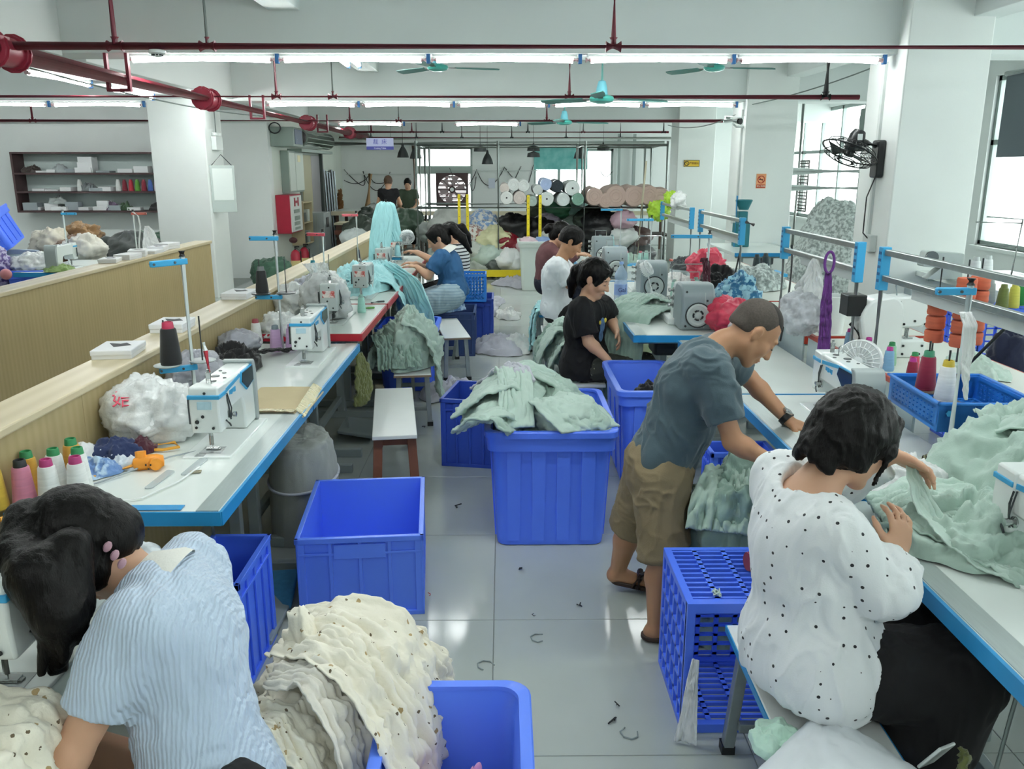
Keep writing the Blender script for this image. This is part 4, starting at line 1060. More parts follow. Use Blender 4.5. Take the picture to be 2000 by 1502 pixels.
person('woman with black bob and dotted white blouse, seated at the right table', JD, blouse, trou, h=.0055, hs=.98, hair=hair_bob(length=.085), sleeve=1.82, sw=(.070, .066), pleg=(.115, .112, .12), torso=1.08, wr=.010, wsc=(10, 10, 3), neckr=.080, vneck=.0, hem=((.78, 1.9, .445), (-.22, 0, -.97)), flare=.045, seed=5, curl=.75, face=True, belly=.01)
P1_ = person('woman with black ponytail and pale blue knit, bowed over the left table', JS, knit, trou, h=.0055, hs=.98, hair=hair_pony(start=(0, -.01, .125), world=[(-.945, 1.515, 1.0), (-.872, 1.45, .995), (-.835, 1.43, .93), (-.848, 1.43, .825)], r=(.04, .045, .055, .048, .014), locks=(((-.83, 1.49, 1.03), (-.79, 1.455, .92), .04, .008), ((-.86, 1.47, 1.0), (-.80, 1.44, .86), .045, .008), ((-.87, 1.46, .97), (-.865, 1.44, .80), .04, .006)), band=M('pink_scrunchie', '#b79aa0', .8, noise=(60, .3)), strands=9, ears=False), sleeve=.62, sw=(.072, .066), pleg=(.10, .08, .07), torso=1.02, wr=.008, wsc=(8, 8, 8), neckr=.062, collar=collarm, hem=((-.60, 1.46, .46), (.2, 0, -1)), seed=9, curl=.8, flare=.012)[0]
m = MB(); L_, = (None,)
hc = np.array(JS['hed'])
for k in range(3): m.at(tuple(hc + np.array((.085 + .012 * k, -.075, .035 - .018 * k))), (0, .5, .3)).ell((0, 0, 0), (.008, .006, .012), 8, 6)
m.part('hair_clip', M('pink_hair_clip', '#c39aa8', .4), P1_, world=True)
blk = M('black_tshirt', '#0e0f12', .85, noise=(6, .15))
pB, LB, RB = person('woman with a ponytail in a black printed T-shirt, seated in the right row', JB, blk, M('dark_patterned_trousers', '#3c3f38', .8, pat=('blots', '#8c8f78', 30, .2)), h=.006, hair=hair_pony(start=(0, -.11, .03), path=((-.0, -.135, -.02), (0, -.13, -.10), (0, -.10, -.19)), r=(.03, .036, .034, .014)), sleeve=.78, sw=(.075, .075), pleg=(.10, .085, .08), torso=1.04, wr=.010, neckr=.062, flare=.03, hem=((.54, 5.45, .40), (0, 0, -1)), seed=11, curl=.7)
f_ = nz(np.cross(np.array(JB['nek']) - np.array(JB['pel']), np.array(JB['sR']) - np.array(JB['sL']))); 
up_ = nz(np.array(JB['nek']) - np.array(JB['pel'])); rt_ = nz(np.array(JB['sR']) - np.array(JB['sL']))
m = MB(); m2 = MB(); c_ = np.array(JB['che']) + f_ * .128 - up_ * .02
for (mm, ox, oz, sx, sz) in ((m, .0, .03, .035, .05), (m, .015, -.04, .03, .04), (m2, -.04, .06, .018, .016), (m2, .035, .05, .014, .014)):
    p = c_ + rt_ * ox + up_ * oz; mm.at(tuple(p), (0, 0, math.atan2(f_[1], f_[0]))).ell((0, 0, 0), (.006, sx, sz), 10, 6)
m.part('blue_print', M('blue_print', '#5b7fa8', .8, noise=(40, .4)), pB, world=True); m2.part('yellow_print', M('yellow_print', '#d9c64c', .8), pB, world=True)
person('man with short black hair in a white T-shirt, seated in the right row', JW, M('white_tshirt', '#e9eef0', .85, noise=(5, .04)), trou, h=.008, male=True, hair=hair_short(), sk=skin2, sleeve=.95, sw=(.070, .062), pleg=(.10, .085, .07), wr=.010, seed=13, flare=.01)
person('woman in a maroon long-sleeved top, seated behind the white T-shirt man', JR, M('maroon_top', '#6b4547', .85, noise=(6, .06)), M('navy_trousers', '#1c2130', .85), h=.009, hair=hair_pony(start=(0, -.11, .02), path=((0, -.14, .0), (0, -.15, -.03), (0, -.14, -.06)), r=(.03, .035, .03, .012)), sleeve=1.9, sw=(.06, .05), wr=.008, seed=15)
person('woman with a long ponytail in a blue collared shirt, seated at the left tables', JT, M('denim_blue_shirt', '#2d5f8c', .8, noise=(6, .06)), M('pale_blue_skirt', '#9db4be', .85, pat=('stripes', '#8aa3b0', 12, 'Z')), h=.008, hair=hair_pony(start=(0, -.10, .05), path=((.0, -.16, .02), (-.02, -.20, -.10), (-.02, -.21, -.26)), r=(.03, .045, .042, .012), band=M('pink_band', '#a8757f', .7)), sleeve=.72, sw=(.070, .068), pleg=(.13, .11, .10), wr=.010, seed=17, flare=.015, collar=collarm)
person('woman in a black and white striped shirt, mostly behind the blue shirt woman', JP, M('striped_shirt', '#e9ecec', .85, pat=('stripes', '#22262c', 9, 'Z')), trou, h=.010, hair=hair_pony(), sleeve=.5, wr=.006, seed=19)
def standing(x, y, hz, ang, sc):
    c, s = math.cos(ang), math.sin(ang); q = lambda a, b, z: (x + (a * c - b * s) * sc, y + (a * s + b * c) * sc, hz + (z - 1.53) * sc); v = lambda a, b, z: (a * c - b * s, a * s + b * c, z)
    D = dict(pel=q(0, 0, .93), che=q(0, .0, 1.22), nek=q(0, .0, 1.40), hed=q(0, .03, 1.53), f=v(0, .95, -.3), u=v(0, .1, 1))
    for n, sg in (('L', -1), ('R', 1)):
        D.update({'s' + n: q(sg * .16, 0, 1.34), 'e' + n: q(sg * .24, .06, 1.08), 'w' + n: q(sg * .15, .26, .98), 'h' + n: v(-sg * .4, .9, 0), 'p' + n: v(0, 0, -1), 't' + n: v(-sg, 0, 0),
                  'j' + n: q(sg * .09, 0, .86), 'k' + n: q(sg * .1, .02, .47), 'a' + n: q(sg * .1, 0, .08), 'o' + n: q(sg * .11, .15, .03)})
    return D
J9 = standing(-2.30, 17.35, 1.47, 0, .95); J0 = standing(-2.13, 19.4, 1.40, PI, .93)
person('person in a black tank top, back turned, at the far cutting table', J9, M('black_tank_top', '#141519', .85, pat=('blots', '#6b2a30', 9, .1)), trou, h=.011, hair=hair_short(M('brown_tinted_hair', '#4a3320', .6, noise=(40, .3))), sleeve=.12, sw=(.06, .055), wr=.004, seed=21)
person('young man in an olive green T-shirt behind the far cutting table', J0, M('olive_tshirt', '#41503f', .85), trou, h=.011, male=True, hair=hair_short(), sleeve=.6, sw=(.07, .066), wr=.006, seed=23)
# ================================================================ CLOTH
def CM(n, col, **k):
    k.setdefault('rough', .85); k.setdefault('sheen', .25); k.setdefault('bump', (180, .12)); k.setdefault('noise', (6, .05)); return M(n, col, **k)
sage = CM('sage_cloth', '#b3cbbf'); sage2 = CM('sage_cloth_pale', '#c2d8cd'); sage3 = CM('sage_cloth_deep', '#9cb8ab')
aqua = CM('pale_aqua_cloth', '#a9dfe3'); cream = CM('cream_printed_cloth', '#f4efdd', pat=[('blots', '#6a5c44', 34, .16), ('blots', '#b39a6c', 23, .15)])
creamw = CM('cream_white_cloth', '#e6e2d6'); blkc = CM('black_cloth', '#121214'); greyc = CM('grey_cloth', '#8d9494'); lilacp = CM('lilac_grey_scrap', '#aeb0ba')
bluepr = CM('blue_printed_cloth', '#b9d4ea', pat=('cloud', '#6b8fc4', 22, .04)); blueflo = CM('turquoise_printed_cloth', '#9fd0e0', pat=('cloud', '#2d6f98', 26, .03))
navydot = CM('navy_flower_cloth', '#22325c', pat=('blots', '#dfe6f0', 40, .16)); pink = CM('pink_cloth', '#c98abf'); olive = CM('olive_cloth', '#6d7442'); whitec = CM('white_cloth', '#eceeee')
greypr = CM('grey_sketch_cloth', '#cbd6d2', pat=('cloud', '#8a9592', 30, .09)); green = CM('dark_green_cloth', '#3f6350'); maroonc = CM('maroon_cloth', '#4b1c2c')
bagm = M('clear_plastic_bag', '#f0f5f4', .12, alpha=.6, spec=.9, bump=(40, .7)); bagw = M('white_plastic_bag', '#f1f5f4', .16, alpha=.82, spec=.8, bump=(36, .6))
def lay(t, mb, mat, name='fold', thick=.004):
    o = mb.part(name, mat, t, True, world=True, auto=0)
    if thick: solidify(o, thick)
    return o
def one(mb, name, mat, label, cat, group=None, thick=0, kind=None, base=None):
    o = mb.solo(name, mat, label, cat, group, auto=0, kind=kind, base=base)
    if thick: solidify(o, thick)
    return o
# --- garments heaped in the large tub
t = T('garment_heap', 'heap of sage green garments spilling over the left rim of the large blue tub', 'garments', (.2, 4.0, .3), group=None)
lay(t, heap((.20, 4.02, .40), .24, .32, .31, seed=3, amp=.05, scale=6, p=2.6, n=110, m=44), sage, 'heap', 0)
for k, (pa, w, sd, f, m_) in enumerate((
    ([(-.20, 3.86, .57), (-.10, 3.78, .66), (.02, 3.80, .68), (.10, 3.86, .62)], .34, (.1, 1, .1), 4, sage2),
    ([(-.22, 3.74, .56), (-.13, 3.66, .63), (-.02, 3.64, .64), (.05, 3.64, .58)], .16, (.3, 1, -.2), 5, sage),
    ([(-.20, 3.95, .62), (-.05, 3.9, .75), (.08, 3.92, .79), (.22, 3.98, .70)], .32, (.3, 1, .2), 5, sage2),
    ([(.02, 4.1, .76), (.05, 3.94, .80), (.06, 3.78, .74), (.06, 3.68, .62), (.06, 3.655, .595)], .16, (1, .1, 0), 3, sage2),
    ([(.05, 4.2, .72), (.17, 4.08, .76), (.30, 4.04, .70), (.40, 4.06, .60)], .30, (.2, 1, -.1), 4, sage),
    ([(-.12, 4.2, .66), (.0, 4.05, .78), (.07, 3.93, .80), (.10, 3.86, .74)], .12, (1, .4, .3), 2, CM('lilac_cloth', '#c6c9d3')),
    ([(.20, 3.9, .66), (.27, 3.76, .70), (.34, 3.68, .64), (.40, 3.66, .58)], .30, (1, .4, .0), 3, sage2))):
    lay(t, strip(pa, w, sd, folds=f, amp=.018, seed=10 + k, nu=46, nv=36, crump=.014), m_, 'folded_garment', .012)
lay(t, blob((.30, 3.80, .60), (.15, .12, .09), seed=4, amp=.02, scale=7), sage2, 'rolled_garment', 0)
lay(t, blob((.42, 3.76, .58), (.09, .10, .07), seed=7, amp=.02, scale=9), sage, 'rolled_garment', 0)
# --- sage heap over the second bench
t = T('garment_heap', 'heap of sage cut pieces slumped over the second bench and the tub behind it', 'garments', (-.68, 6.0, .38))
lay(t, heap((-.68, 6.02, .385), .23, .42, .33, seed=21, amp=.05, scale=8, p=2.4, n=110, m=44), sage, 'heap', 0)
for k, (pa, w, sd) in enumerate((([(-.72, 5.95, .72), (-.55, 5.9, .62), (-.47, 5.85, .42), (-.45, 5.82, .2)], .42, (-.1, 1, 0)), ([(-.78, 5.8, .62), (-.72, 5.66, .55), (-.70, 5.56, .42)], .30, (1, 0, .1)), ([(-.86, 6.0, .62), (-.92, 5.9, .48), (-.93, 5.85, .36)], .3, (.1, 1, 0)))):
    lay(t, strip(pa, w, sd, folds=8, amp=.03, seed=30 + k, crump=.02), sage if k % 2 == 0 else sage3, 'draped_piece', .006)
# --- aqua cloth on the far left tables
t = T('cloth_cascade', 'aqua cloth running along the grey tables and pouring down by the blue shirt woman', 'fabric', (-1.0, 7.2, .8))
lay(t, heap((-1.16, 6.95, .80), .26, .62, .15, seed=41, amp=.05, scale=7, p=2.0, n=110, m=40), aqua, 'heap', 0)
for k, (pa, w, sd, f) in enumerate((
    ([(-1.38, 8.1, .86), (-1.2, 7.5, .93), (-1.0, 7.15, .94), (-.82, 6.95, .86), (-.74, 6.88, .66), (-.70, 6.84, .44)], [.30, .34, .36, .36, .42, .46], (.55, -.5, .05), 7),
    ([(-1.2, 7.6, .9), (-1.0, 7.3, .93), (-.82, 7.1, .85), (-.74, 7.02, .62), (-.70, 6.98, .40)], [.3, .34, .4, .44, .5], (.35, -.9, 0), 8),
    ([(-1.4, 6.7, .86), (-1.15, 6.75, .93), (-.92, 6.8, .86), (-.82, 6.8, .72), (-.80, 6.8, .6)], [.4, .4, .4, .42, .44], (.15, -1, 0), 7))):
    lay(t, strip(pa, w, sd, folds=f, amp=.035, seed=45 + k, crump=.02, nu=80, nv=50), aqua, 'draped_length', .005)
t = T('hanging_garment', 'pale aqua garment hooked on top of a thread stand in the left row', 'garment', (-1.08, 7.9, .8))
lay(t, strip([(-1.10, 7.94, 1.44), (-1.09, 7.88, 1.43), (-1.10, 7.85, 1.30), (-1.13, 7.84, 1.1), (-1.15, 7.83, .90)], [.05, .13, .19, .20, .19], (1, .2, 0), folds=3, amp=.022, seed=50, crump=.006), aqua, 'draped_cloth', .005)
lay(t, strip([(-1.07, 7.96, 1.44), (-1.06, 7.92, 1.42), (-1.03, 7.9, 1.26), (-1.0, 7.9, 1.08)], [.06, .13, .15, .13], (1, .2, 0), folds=2, amp=.022, seed=51, crump=.006), aqua, 'draped_cloth', .005)
one(heap((-.56, 8.0, .425), .19, .17, .12, seed=55, amp=.035, scale=13, p=2), 'printed_cloth_heap', bluepr, 'crumpled blue and white printed cloth on the navy box lid', 'fabric')
# --- sage by the woman in black
t = T('garment_heap', 'sage garments draped down from the bench behind the woman in black', 'garments', (.36, 6.1, .1))
lay(t, heap((.47, 6.05, .385), .18, .28, .24, seed=61, amp=.04, scale=8, p=2.6), sage, 'heap', 0)
for k, (pa, w, sd) in enumerate((([(.55, 6.15, .60), (.40, 6.1, .62), (.30, 6.05, .5), (.25, 6.0, .3), (.24, 5.95, .12)], .55, (.1, 1, 0)), ([(.55, 5.85, .56), (.42, 5.8, .56), (.34, 5.78, .42), (.31, 5.76, .15)], .36, (.1, 1, 0)), ([(.5, 6.4, .5), (.38, 6.45, .54), (.28, 6.45, .4), (.25, 6.45, .2)], .3, (.1, 1, 0)))):
    lay(t, strip(pa, w, sd, folds=9, amp=.03, seed=64 + k, crump=.018), (sage2, sage, sage3)[k], 'draped_garment', .008)
t = T('folded_pieces', 'flat folded sage pieces on the bench end in front of the woman in black', 'fabric', (.54, 5.40, .38))
for k in range(4): lay(t, strip([(.43, 5.36 + .03 * k, .386 + .008 * k), (.52, 5.40, .392 + .008 * k), (.64, 5.44 - .02 * k, .386 + .008 * k)], .13, (-.3, 1, 0), folds=1, amp=.004, seed=70 + k, nu=16, nv=16, crump=.004), (sage, sage2)[k % 2], 'piece', .004)
t = T('cloth_length', 'sage cloth sliding off the overlock table onto the black T-shirt woman lap', 'fabric', (.85, 5.5, .75))
for k, (pa, w, sd) in enumerate((([(1.12, 5.95, .80), (.98, 5.75, .82), (.84, 5.55, .80), (.76, 5.42, .66), (.74, 5.36, .42), (.74, 5.34, .25)], .36, (.7, -.6, 0)), ([(1.2, 6.1, .80), (1.0, 6.0, .86), (.85, 5.9, .8), (.77, 5.8, .6)], .3, (.4, -.9, 0)))):
    lay(t, strip(pa, w, sd, folds=7, amp=.025, seed=76 + k, crump=.015), sage3 if k == 0 else sage, 'draped_length', .006)
t = T('cloth_length', 'aqua cloth hanging off the bench beside the maroon top woman', 'fabric', (.30, 8.2, .1))
for k, (pa, w) in enumerate((([(.42, 8.3, .42), (.34, 8.25, .44), (.29, 8.2, .3), (.28, 8.15, .04)], .5), ([(.4, 8.0, .42), (.33, 7.98, .43), (.30, 7.96, .28), (.30, 7.95, .1)], .25))):
    lay(t, strip(pa, w, (.1, 1, 0), folds=7, amp=.03, seed=80 + k, crump=.015), aqua, 'draped_length', .005)
# --- sage by the man and on the right table
t = T('garment_heap', 'big slumped heap of sage garments between the standing man and the dotted blouse woman', 'garments', (.84, 2.95, 0))
lay(t, heap((.86, 2.95, 0), .17, .20, .64, seed=83, amp=.05, scale=7, p=4.2, n=120, m=50), sage3, 'heap', 0)
for k, (pa, w, sd) in enumerate((([(.96, 3.05, .62), (.88, 2.93, .66), (.83, 2.83, .58), (.80, 2.76, .48)], [.2, .26, .30, .30], (1, -.25, 0)), ([(.98, 2.98, .66), (.93, 2.86, .62), (.92, 2.78, .5)], [.14, .18, .2], (1, -.1, 0)))):
    lay(t, strip(pa, w, sd, folds=9, amp=.03, seed=85 + k, crump=.025), sage, 'draped_garment', .006)
t = T('cloth_mass', 'rumpled sage cloth spread over the right table in front of the dotted blouse woman', 'fabric', (1.3, 2.1, .75))
lay(t, heap((1.27, 2.10, .752), .22, .24, .10, seed=91, amp=.04, scale=8, p=2, n=120, m=44), sage, 'heap', 0)
for k, (pa, w, sd, f) in enumerate((
    ([(1.10, 2.18, .80), (1.17, 2.08, .82), (1.25, 1.98, .79), (1.32, 1.88, .765)], .18, (.8, .6, 0), 5),
    ([(1.06, 2.22, .79), (1.20, 2.26, .84), (1.34, 2.26, .83), (1.5, 2.22, .80)], .22, (.1, 1, 0), 5),
    ([(1.05, 2.1, .78), (1.03, 2.05, .74), (1.02, 2.04, .66)], .2, (.2, 1, 0), 4))):
    lay(t, strip(pa, w, sd, folds=f, amp=.022, seed=94 + k, crump=.02), sage2 if k == 1 else sage, 'rumpled_length', .005)
t = T('held_cloth', 'strip of sage cloth held up in the raised hand of the dotted blouse woman', 'fabric', (1.15, 2.15, .8))
lay(t, strip([(1.115, 2.17, .955), (1.125, 2.13, .90), (1.14, 2.08, .85), (1.17, 2.0, .81), (1.22, 1.92, .775), (1.28, 1.86, .765)], [.03, .07, .10, .12, .11, .08], (.8, .5, -.1), folds=2, amp=.014, seed=97, crump=.01), sage2, 'strip', .004)
t = T('garment_heap', 'tall mound of sage garments at the right edge of the picture behind the table', 'garments', (1.62, 2.42, .75))
lay(t, heap((1.66, 2.42, .76), .32, .28, .24, seed=101, amp=.045, scale=6, p=2.6, n=120, m=44), sage, 'heap', 0)
lay(t, strip([(1.5, 2.5, .98), (1.62, 2.42, 1.03), (1.75, 2.36, 1.0), (1.9, 2.3, .92)], .2, (.2, 1, 0), folds=5, amp=.03, seed=103, crump=.03), sage2, 'draped_garment', .006)
one(heap((1.285, 2.46, .755), .15, .13, .09, seed=105, amp=.025, scale=9, p=2.2), 'white_cloth_heap', whitec, 'rumpled white fleece cloth beyond the raised hand', 'fabric')
one(strip([(1.06, 2.55, .765), (1.12, 2.49, .775), (1.19, 2.44, .77), (1.26, 2.40, .765)], .07, (.5, .8, 0), folds=2, amp=.008, seed=106, nu=20, nv=24), 'olive_scrap', olive, 'olive green cloth scrap lying on the cardboard in the right row', 'fabric', thick=.004)
MB().box(1.08, 1.5, 2.43, 2.66, .7535, .759).solo('cardboard_sheet', M('brown_cardboard', '#a07f58', .8, noise=(5, .1)), 'brown cardboard sheet across the joint of two right tables', 'cardboard', bev=.002, smooth=False)
# --- foreground: cream printed cloth
t = T('cloth_heap', 'cream cloth with tiny floral print heaped over the bottom blue tub', 'fabric', (-.42, 1.86, .3))
lay(t, heap((-.43, 1.86, .22), .23, .20, .40, seed=111, amp=.04, scale=6, p=3.0, n=120, m=46), cream, 'heap', 0)
for k, (pa, w, sd, m_) in enumerate((
    ([(-.56, 1.92, .60), (-.42, 1.86, .655), (-.30, 1.80, .62), (-.22, 1.74, .52), (-.18, 1.70, .42), (-.17, 1.68, .30)], [.2, .28, .34, .36, .34, .3], (.25, 1, .1), cream),
    ([(-.54, 1.78, .58), (-.43, 1.75, .62), (-.34, 1.70, .56), (-.29, 1.65, .44), (-.28, 1.62, .3)], [.14, .2, .26, .26, .26], (.3, 1, 0), creamw),
    ([(-.58, 1.72, .52), (-.48, 1.68, .55), (-.40, 1.62, .48), (-.37, 1.58, .34)], [.14, .18, .2, .2], (.4, 1, 0), cream),
    ([(-.34, 2.02, .52), (-.25, 1.98, .52), (-.18, 1.94, .46), (-.15, 1.92, .36)], [.14, .18, .2, .22], (.2, 1, 0), cream))):
    lay(t, strip(pa, w, sd, folds=5, amp=.024, seed=114 + k, crump=.02, nu=70, nv=50), m_, 'draped_length', .004)
t = T('cloth_length', 'cream floral cloth being sewn on the bottom left table', 'fabric', (-1.0, 1.3, .75))
lay(t, strip([(-1.30, 1.22, .775), (-1.12, 1.2, .79), (-.95, 1.19, .80), (-.84, 1.18, .795), (-.79, 1.17, .68)], .42, (.05, 1, 0), folds=4, amp=.018, seed=121, nu=80, nv=50, crump=.02), cream, 'cloth', .004)
one(heap((-.11, 1.58, .03), .12, .20, .36, seed=123, amp=.03, scale=8, p=2.4), 'pink_cloth_heap', pink, 'pink cloth lying inside the bottom blue tub', 'fabric')
one(heap((.81, 4.60, .22), .125, .24, .30, seed=125, amp=.03, scale=9, p=2.4), 'black_cloth_heap', blkc, 'scrap of black cloth inside the tub behind the standing man', 'fabric')
# --- sheets over the near right bench
t = T('paper_sheet', 'large white sheet draped over the near end of the right bench', 'sheet', (.72, 1.6, .41))
lay(t, strip([(.80, 1.84, .43), (.77, 1.72, .455), (.74, 1.6, .47), (.72, 1.46, .46), (.70, 1.30, .44)], [.03, .24, .44, .56, .64], (1, .12, -.05), folds=1, amp=.008, seed=127, nu=40, nv=40, crump=.006, droop=.06), M('white_sheet', '#e3e8ec', .6, noise=(3, .05)), 'sheet', .002)
one(heap((.655, 1.74, .40), .06, .08, .02, seed=129, amp=.02, scale=9), 'mint_cloth', CM('mint_cloth', '#bfe0cf'), 'mint cloth peeking out under the white sheet', 'fabric')
# --- left table clutter
one(heap((-1.36, 4.15, .752), .13, .20, .10, seed=131, amp=.04, scale=9), 'black_garment', blkc, 'black garment crumpled behind the first left machine', 'garment')
one(strip([(-1.42, 4.2, .78), (-1.34, 4.34, .80), (-1.26, 4.46, .78), (-1.2, 4.55, .765)], .10, (1, .2, 0), folds=3, amp=.012, seed=132), 'black_sleeve', blkc, 'black cloth strip leading towards the lilac cones', 'fabric', thick=.012)
one(blob((-1.40, 4.38, .84), (.10, .13, .06), seed=133, amp=.02, scale=10), 'grey_bag', M('grey_film', '#9a9ca4', .3, bump=(20, .5)), 'grey plastic bag on the black garment', 'bag')
t = T('plastic_bag', 'white carrier bag with red lettering stuffed with scraps against the partition', 'bag', (-1.33, 3.1, .75))
lay(t, blob((-1.33, 3.08, .84), (.15, .17, .115), seed=135, amp=.03, scale=7, flat=.75, n=70, m=40), bagw, 'bag', 0)
lay(t, blob((-1.32, 3.10, .83), (.13, .15, .09), seed=136, amp=.03, scale=9, flat=.8), whitec, 'scraps_inside', 0)
lay(t, strip([(-1.22, 3.12, .84), (-1.12, 3.16, .83), (-1.06, 3.2, .80)], [.2, .16, .1], (.2, 1, .3), folds=4, amp=.02, seed=137), bagw, 'bag_mouth', .002)
one(blob((-1.36, 3.62, .85), (.09, .16, .08), seed=139, amp=.03, scale=9, flat=.9), 'grey_scrap_bundle', M('grey_film', '#9a9ca4'), 'grey and white bundle behind the carrier bag', 'bag')
one(heap((-1.43, 3.5, .752), .06, .16, .10, seed=140, amp=.03, scale=10), 'black_scraps', blkc, 'black cloth scraps under the grey bundle', 'fabric')
t = T('plastic_bag', 'bulging clear bag of dark grey scraps on the first grey table', 'bag', (-1.12, 5.4, .8))
lay(t, blob((-1.13, 5.36, .93), (.135, .17, .14), seed=142, amp=.03, scale=8, flat=.85, n=70, m=40), bagm, 'bag', 0)
lay(t, blob((-1.13, 5.36, .905), (.115, .15, .10), seed=143, amp=.03, scale=16, flat=.9), CM('dark_scraps', '#59605f', noise=(30, .5)), 'scraps_inside', 0)
lay(t, strip([(-1.15, 5.36, 1.03), (-1.17, 5.38, 1.10), (-1.2, 5.4, 1.15)], [.2, .12, .16], (1, .3, 0), folds=4, amp=.02, seed=144), bagm, 'bag_mouth', .002)
for k, (x, y, z, r, lb) in enumerate(((-1.34, 4.95, .83, .09, 'clear bag of coloured scraps beside the second thread stand'), (-1.38, 5.55, .88, .11, 'pale crumpled bag leaning on the partition behind the clear bag'), (-1.30, 6.1, .89, .12, 'whitish plastic wrapping behind the first grey machine'), (-1.36, 5.95, .92, .10, 'lilac grey wrapping on the far part of the first grey table'))):
    one(blob((x, y, z), (r, r * 1.3, r * .8), seed=150 + k, amp=.035, scale=8, flat=.8), 'wrapping_bag', bagw if k != 3 else M('lilac_film', '#c3c6d2', .35, bump=(20, .5)), lb, 'bag', 'plastic bags along the left partition')
# near-left scraps
t = T('scrap_pile', 'printed blue and navy cloth scraps beside the orange socket', 'fabric', (-1.40, 2.75, .75))
for k, (x, y, rx, ry, h_, m_) in enumerate(((-1.44, 2.64, .06, .10, .05, bluepr), (-1.36, 2.66, .09, .07, .035, bluepr), (-1.38, 2.84, .09, .06, .05, navydot), (-1.47, 2.78, .05, .08, .06, whitec), (-1.30, 2.88, .05, .04, .045, maroonc), (-1.30, 2.72, .08, .05, .02, CM('pale_scrap', '#d5dfe8')))):
    lay(t, heap((x, y, .751), rx, ry, h_, seed=160 + k, amp=.018, scale=14, n=60, m=20), m_, 'scrap', 0)
# floor scraps and lint
lint = M('lint', '#23272b', .9)
for k, (x, y, r, c, lb) in enumerate(((-.36, 10.9, .30, lilacp, 'lilac grey paper sheet on the aisle floor by the navy boxes'), (.2, 13.0, .34, lilacp, 'lilac grey paper sheet on the floor before the white tub'), (-.10, 8.25, .24, lilacp, 'crumpled lilac grey sheet in the middle of the far aisle'), (.16, 8.22, .22, CM('white_scrap', '#d7dbd8'), 'white paper sheet beside the crumpled lilac one'), (-.22, 10.3, .16, lilacp, 'smaller lilac scrap on the far aisle floor'), (.06, 10.0, .14, CM('white_scrap', '#d7dbd8'), 'small white scrap on the far aisle floor'), (-.42, 6.5, .22, lilacp, 'pale scraps on the floor between the metal legs of the bench'))):
    one(heap((x, y, .001), r, r * 1.5, .07, seed=170 + k, amp=.05, scale=6, n=50, m=18, lump=.4), 'paper_scrap', c, lb, 'scrap', 'paper scraps on the floor')
for k, (x, y, s) in enumerate(((.07, 3.43, 1), (.31, 3.10, .9), (.35, 2.36, 1), (.38, 2.44, .7), (-.24, 4.15, 1.2), (-.55, 5.55, .8), (.12, 3.02, .5), (-.31, 3.20, .6))):
    m = MB(); r = random.Random(k); m.tube([(x + (r.random() - .5) * .032 * s, y + (r.random() - .5) * .04 * s, .004 + .003 * q) for q in range(4)], .003 * s, 6)
    m.solo('lint_scrap', lint if k != 7 else M('red_tape', '#c43b35', .6), 'tiny dark lint scrap on the tiles, ' + ('before the heaped tub', 'by the man sandal', 'left of the white rag', 'nearest the white rag', 'left of the heaped tub', 'under the nearest bench', 'beside the man heel')[k] if k != 7 else 'tiny red scrap at the foot of the empty blue box', 'scrap', 'lint on the floor tiles' if k != 7 else None)
for k, (x, y) in enumerate(((-.07, 2.68), (.13, 2.86), (.40, 2.30), (.28, 2.05))):
    m = MB(); r = random.Random(k + 40); m.tube([(x + .035 * math.cos(q * .9 + k) * (1 - q * .07), y + .03 * math.sin(q * .9 + k), .004) for q in range(6)], .0025, 5)
    m.solo('thread_curl', M('grey_thread', '#8e9a9a', .9), 'grey curl of thread on the near tiles, ' + ('leftmost', 'middle', 'right', 'nearest the camera')[k], 'scrap', 'thread curls on the floor tiles')
# --- tall mound of printed cloth by the windows, bags on the far floor
one(heap((3.6, 9.1, .0), .62, .75, 1.42, seed=181, amp=.05, scale=5, p=2.2, n=130, m=50, lump=.08), 'printed_cloth_mound', greypr, 'tall mound of grey sketch printed cloth between the first two right pillars', 'fabric')
one(heap((1.62, 5.72, .862), .14, .22, .16, seed=183, amp=.035, scale=10), 'blue_floral_bundle', blueflo, 'turquoise patterned bundle behind the rack of teal cones', 'fabric')
one(heap((1.9, 6.4, .862), .25, .3, .13, seed=184, amp=.04, scale=9), 'grey_printed_heap', greypr, 'grey printed scraps in front of the second right pillar', 'fabric')
one(heap((1.62, 6.25, .862), .16, .2, .14, seed=185, amp=.04, scale=9), 'black_cloth_heap', blkc, 'black cloth behind the turquoise patterned bundle', 'fabric')
one(blob((1.42, 5.15, .84), (.14, .12, .10), seed=186, amp=.03, scale=9, flat=.9), 'red_carrier_bag', M('red_bag', '#d4405a', .3, bump=(24, .5)), 'red and white carrier bag behind the overlock machine', 'bag')
one(blob((1.5, 4.95, .83), (.12, .12, .09), seed=187, amp=.03, scale=9, flat=.9), 'clear_bag', bagm, 'clear yellowish bag next to the red carrier bag', 'bag')
one(blob((1.66, 6.9, .96), (.14, .16, .11), seed=188, amp=.03, scale=9, flat=.9), 'red_cloth_bag', M('red_bag', '#d4405a'), 'second red bag deeper in the right row', 'bag')
t = T('hanging_bag', 'clear bag of white scraps hanging from the rail behind the standing man', 'bag', (1.64, 4.35, .9))
lay(t, strip([(1.62, 4.36, 1.28), (1.60, 4.34, 1.2), (1.58, 4.33, 1.05), (1.56, 4.32, .93)], [.03, .12, .24, .26], (.5, -.8, 0), folds=4, amp=.03, seed=189), bagw, 'bag_film', .003)
lay(t, blob((1.57, 4.34, 1.0), (.10, .13, .10), seed=190, amp=.02, scale=10), CM('pale_scraps', '#c9cdd2', noise=(24, .3)), 'scraps_inside', 0)
purp = CM('purple_ribbon', '#5f2a78'); t = T('hanging_ribbon', 'long purple ribbon looped over the rail behind the standing man', 'ribbon', (1.53, 3.95, .75))
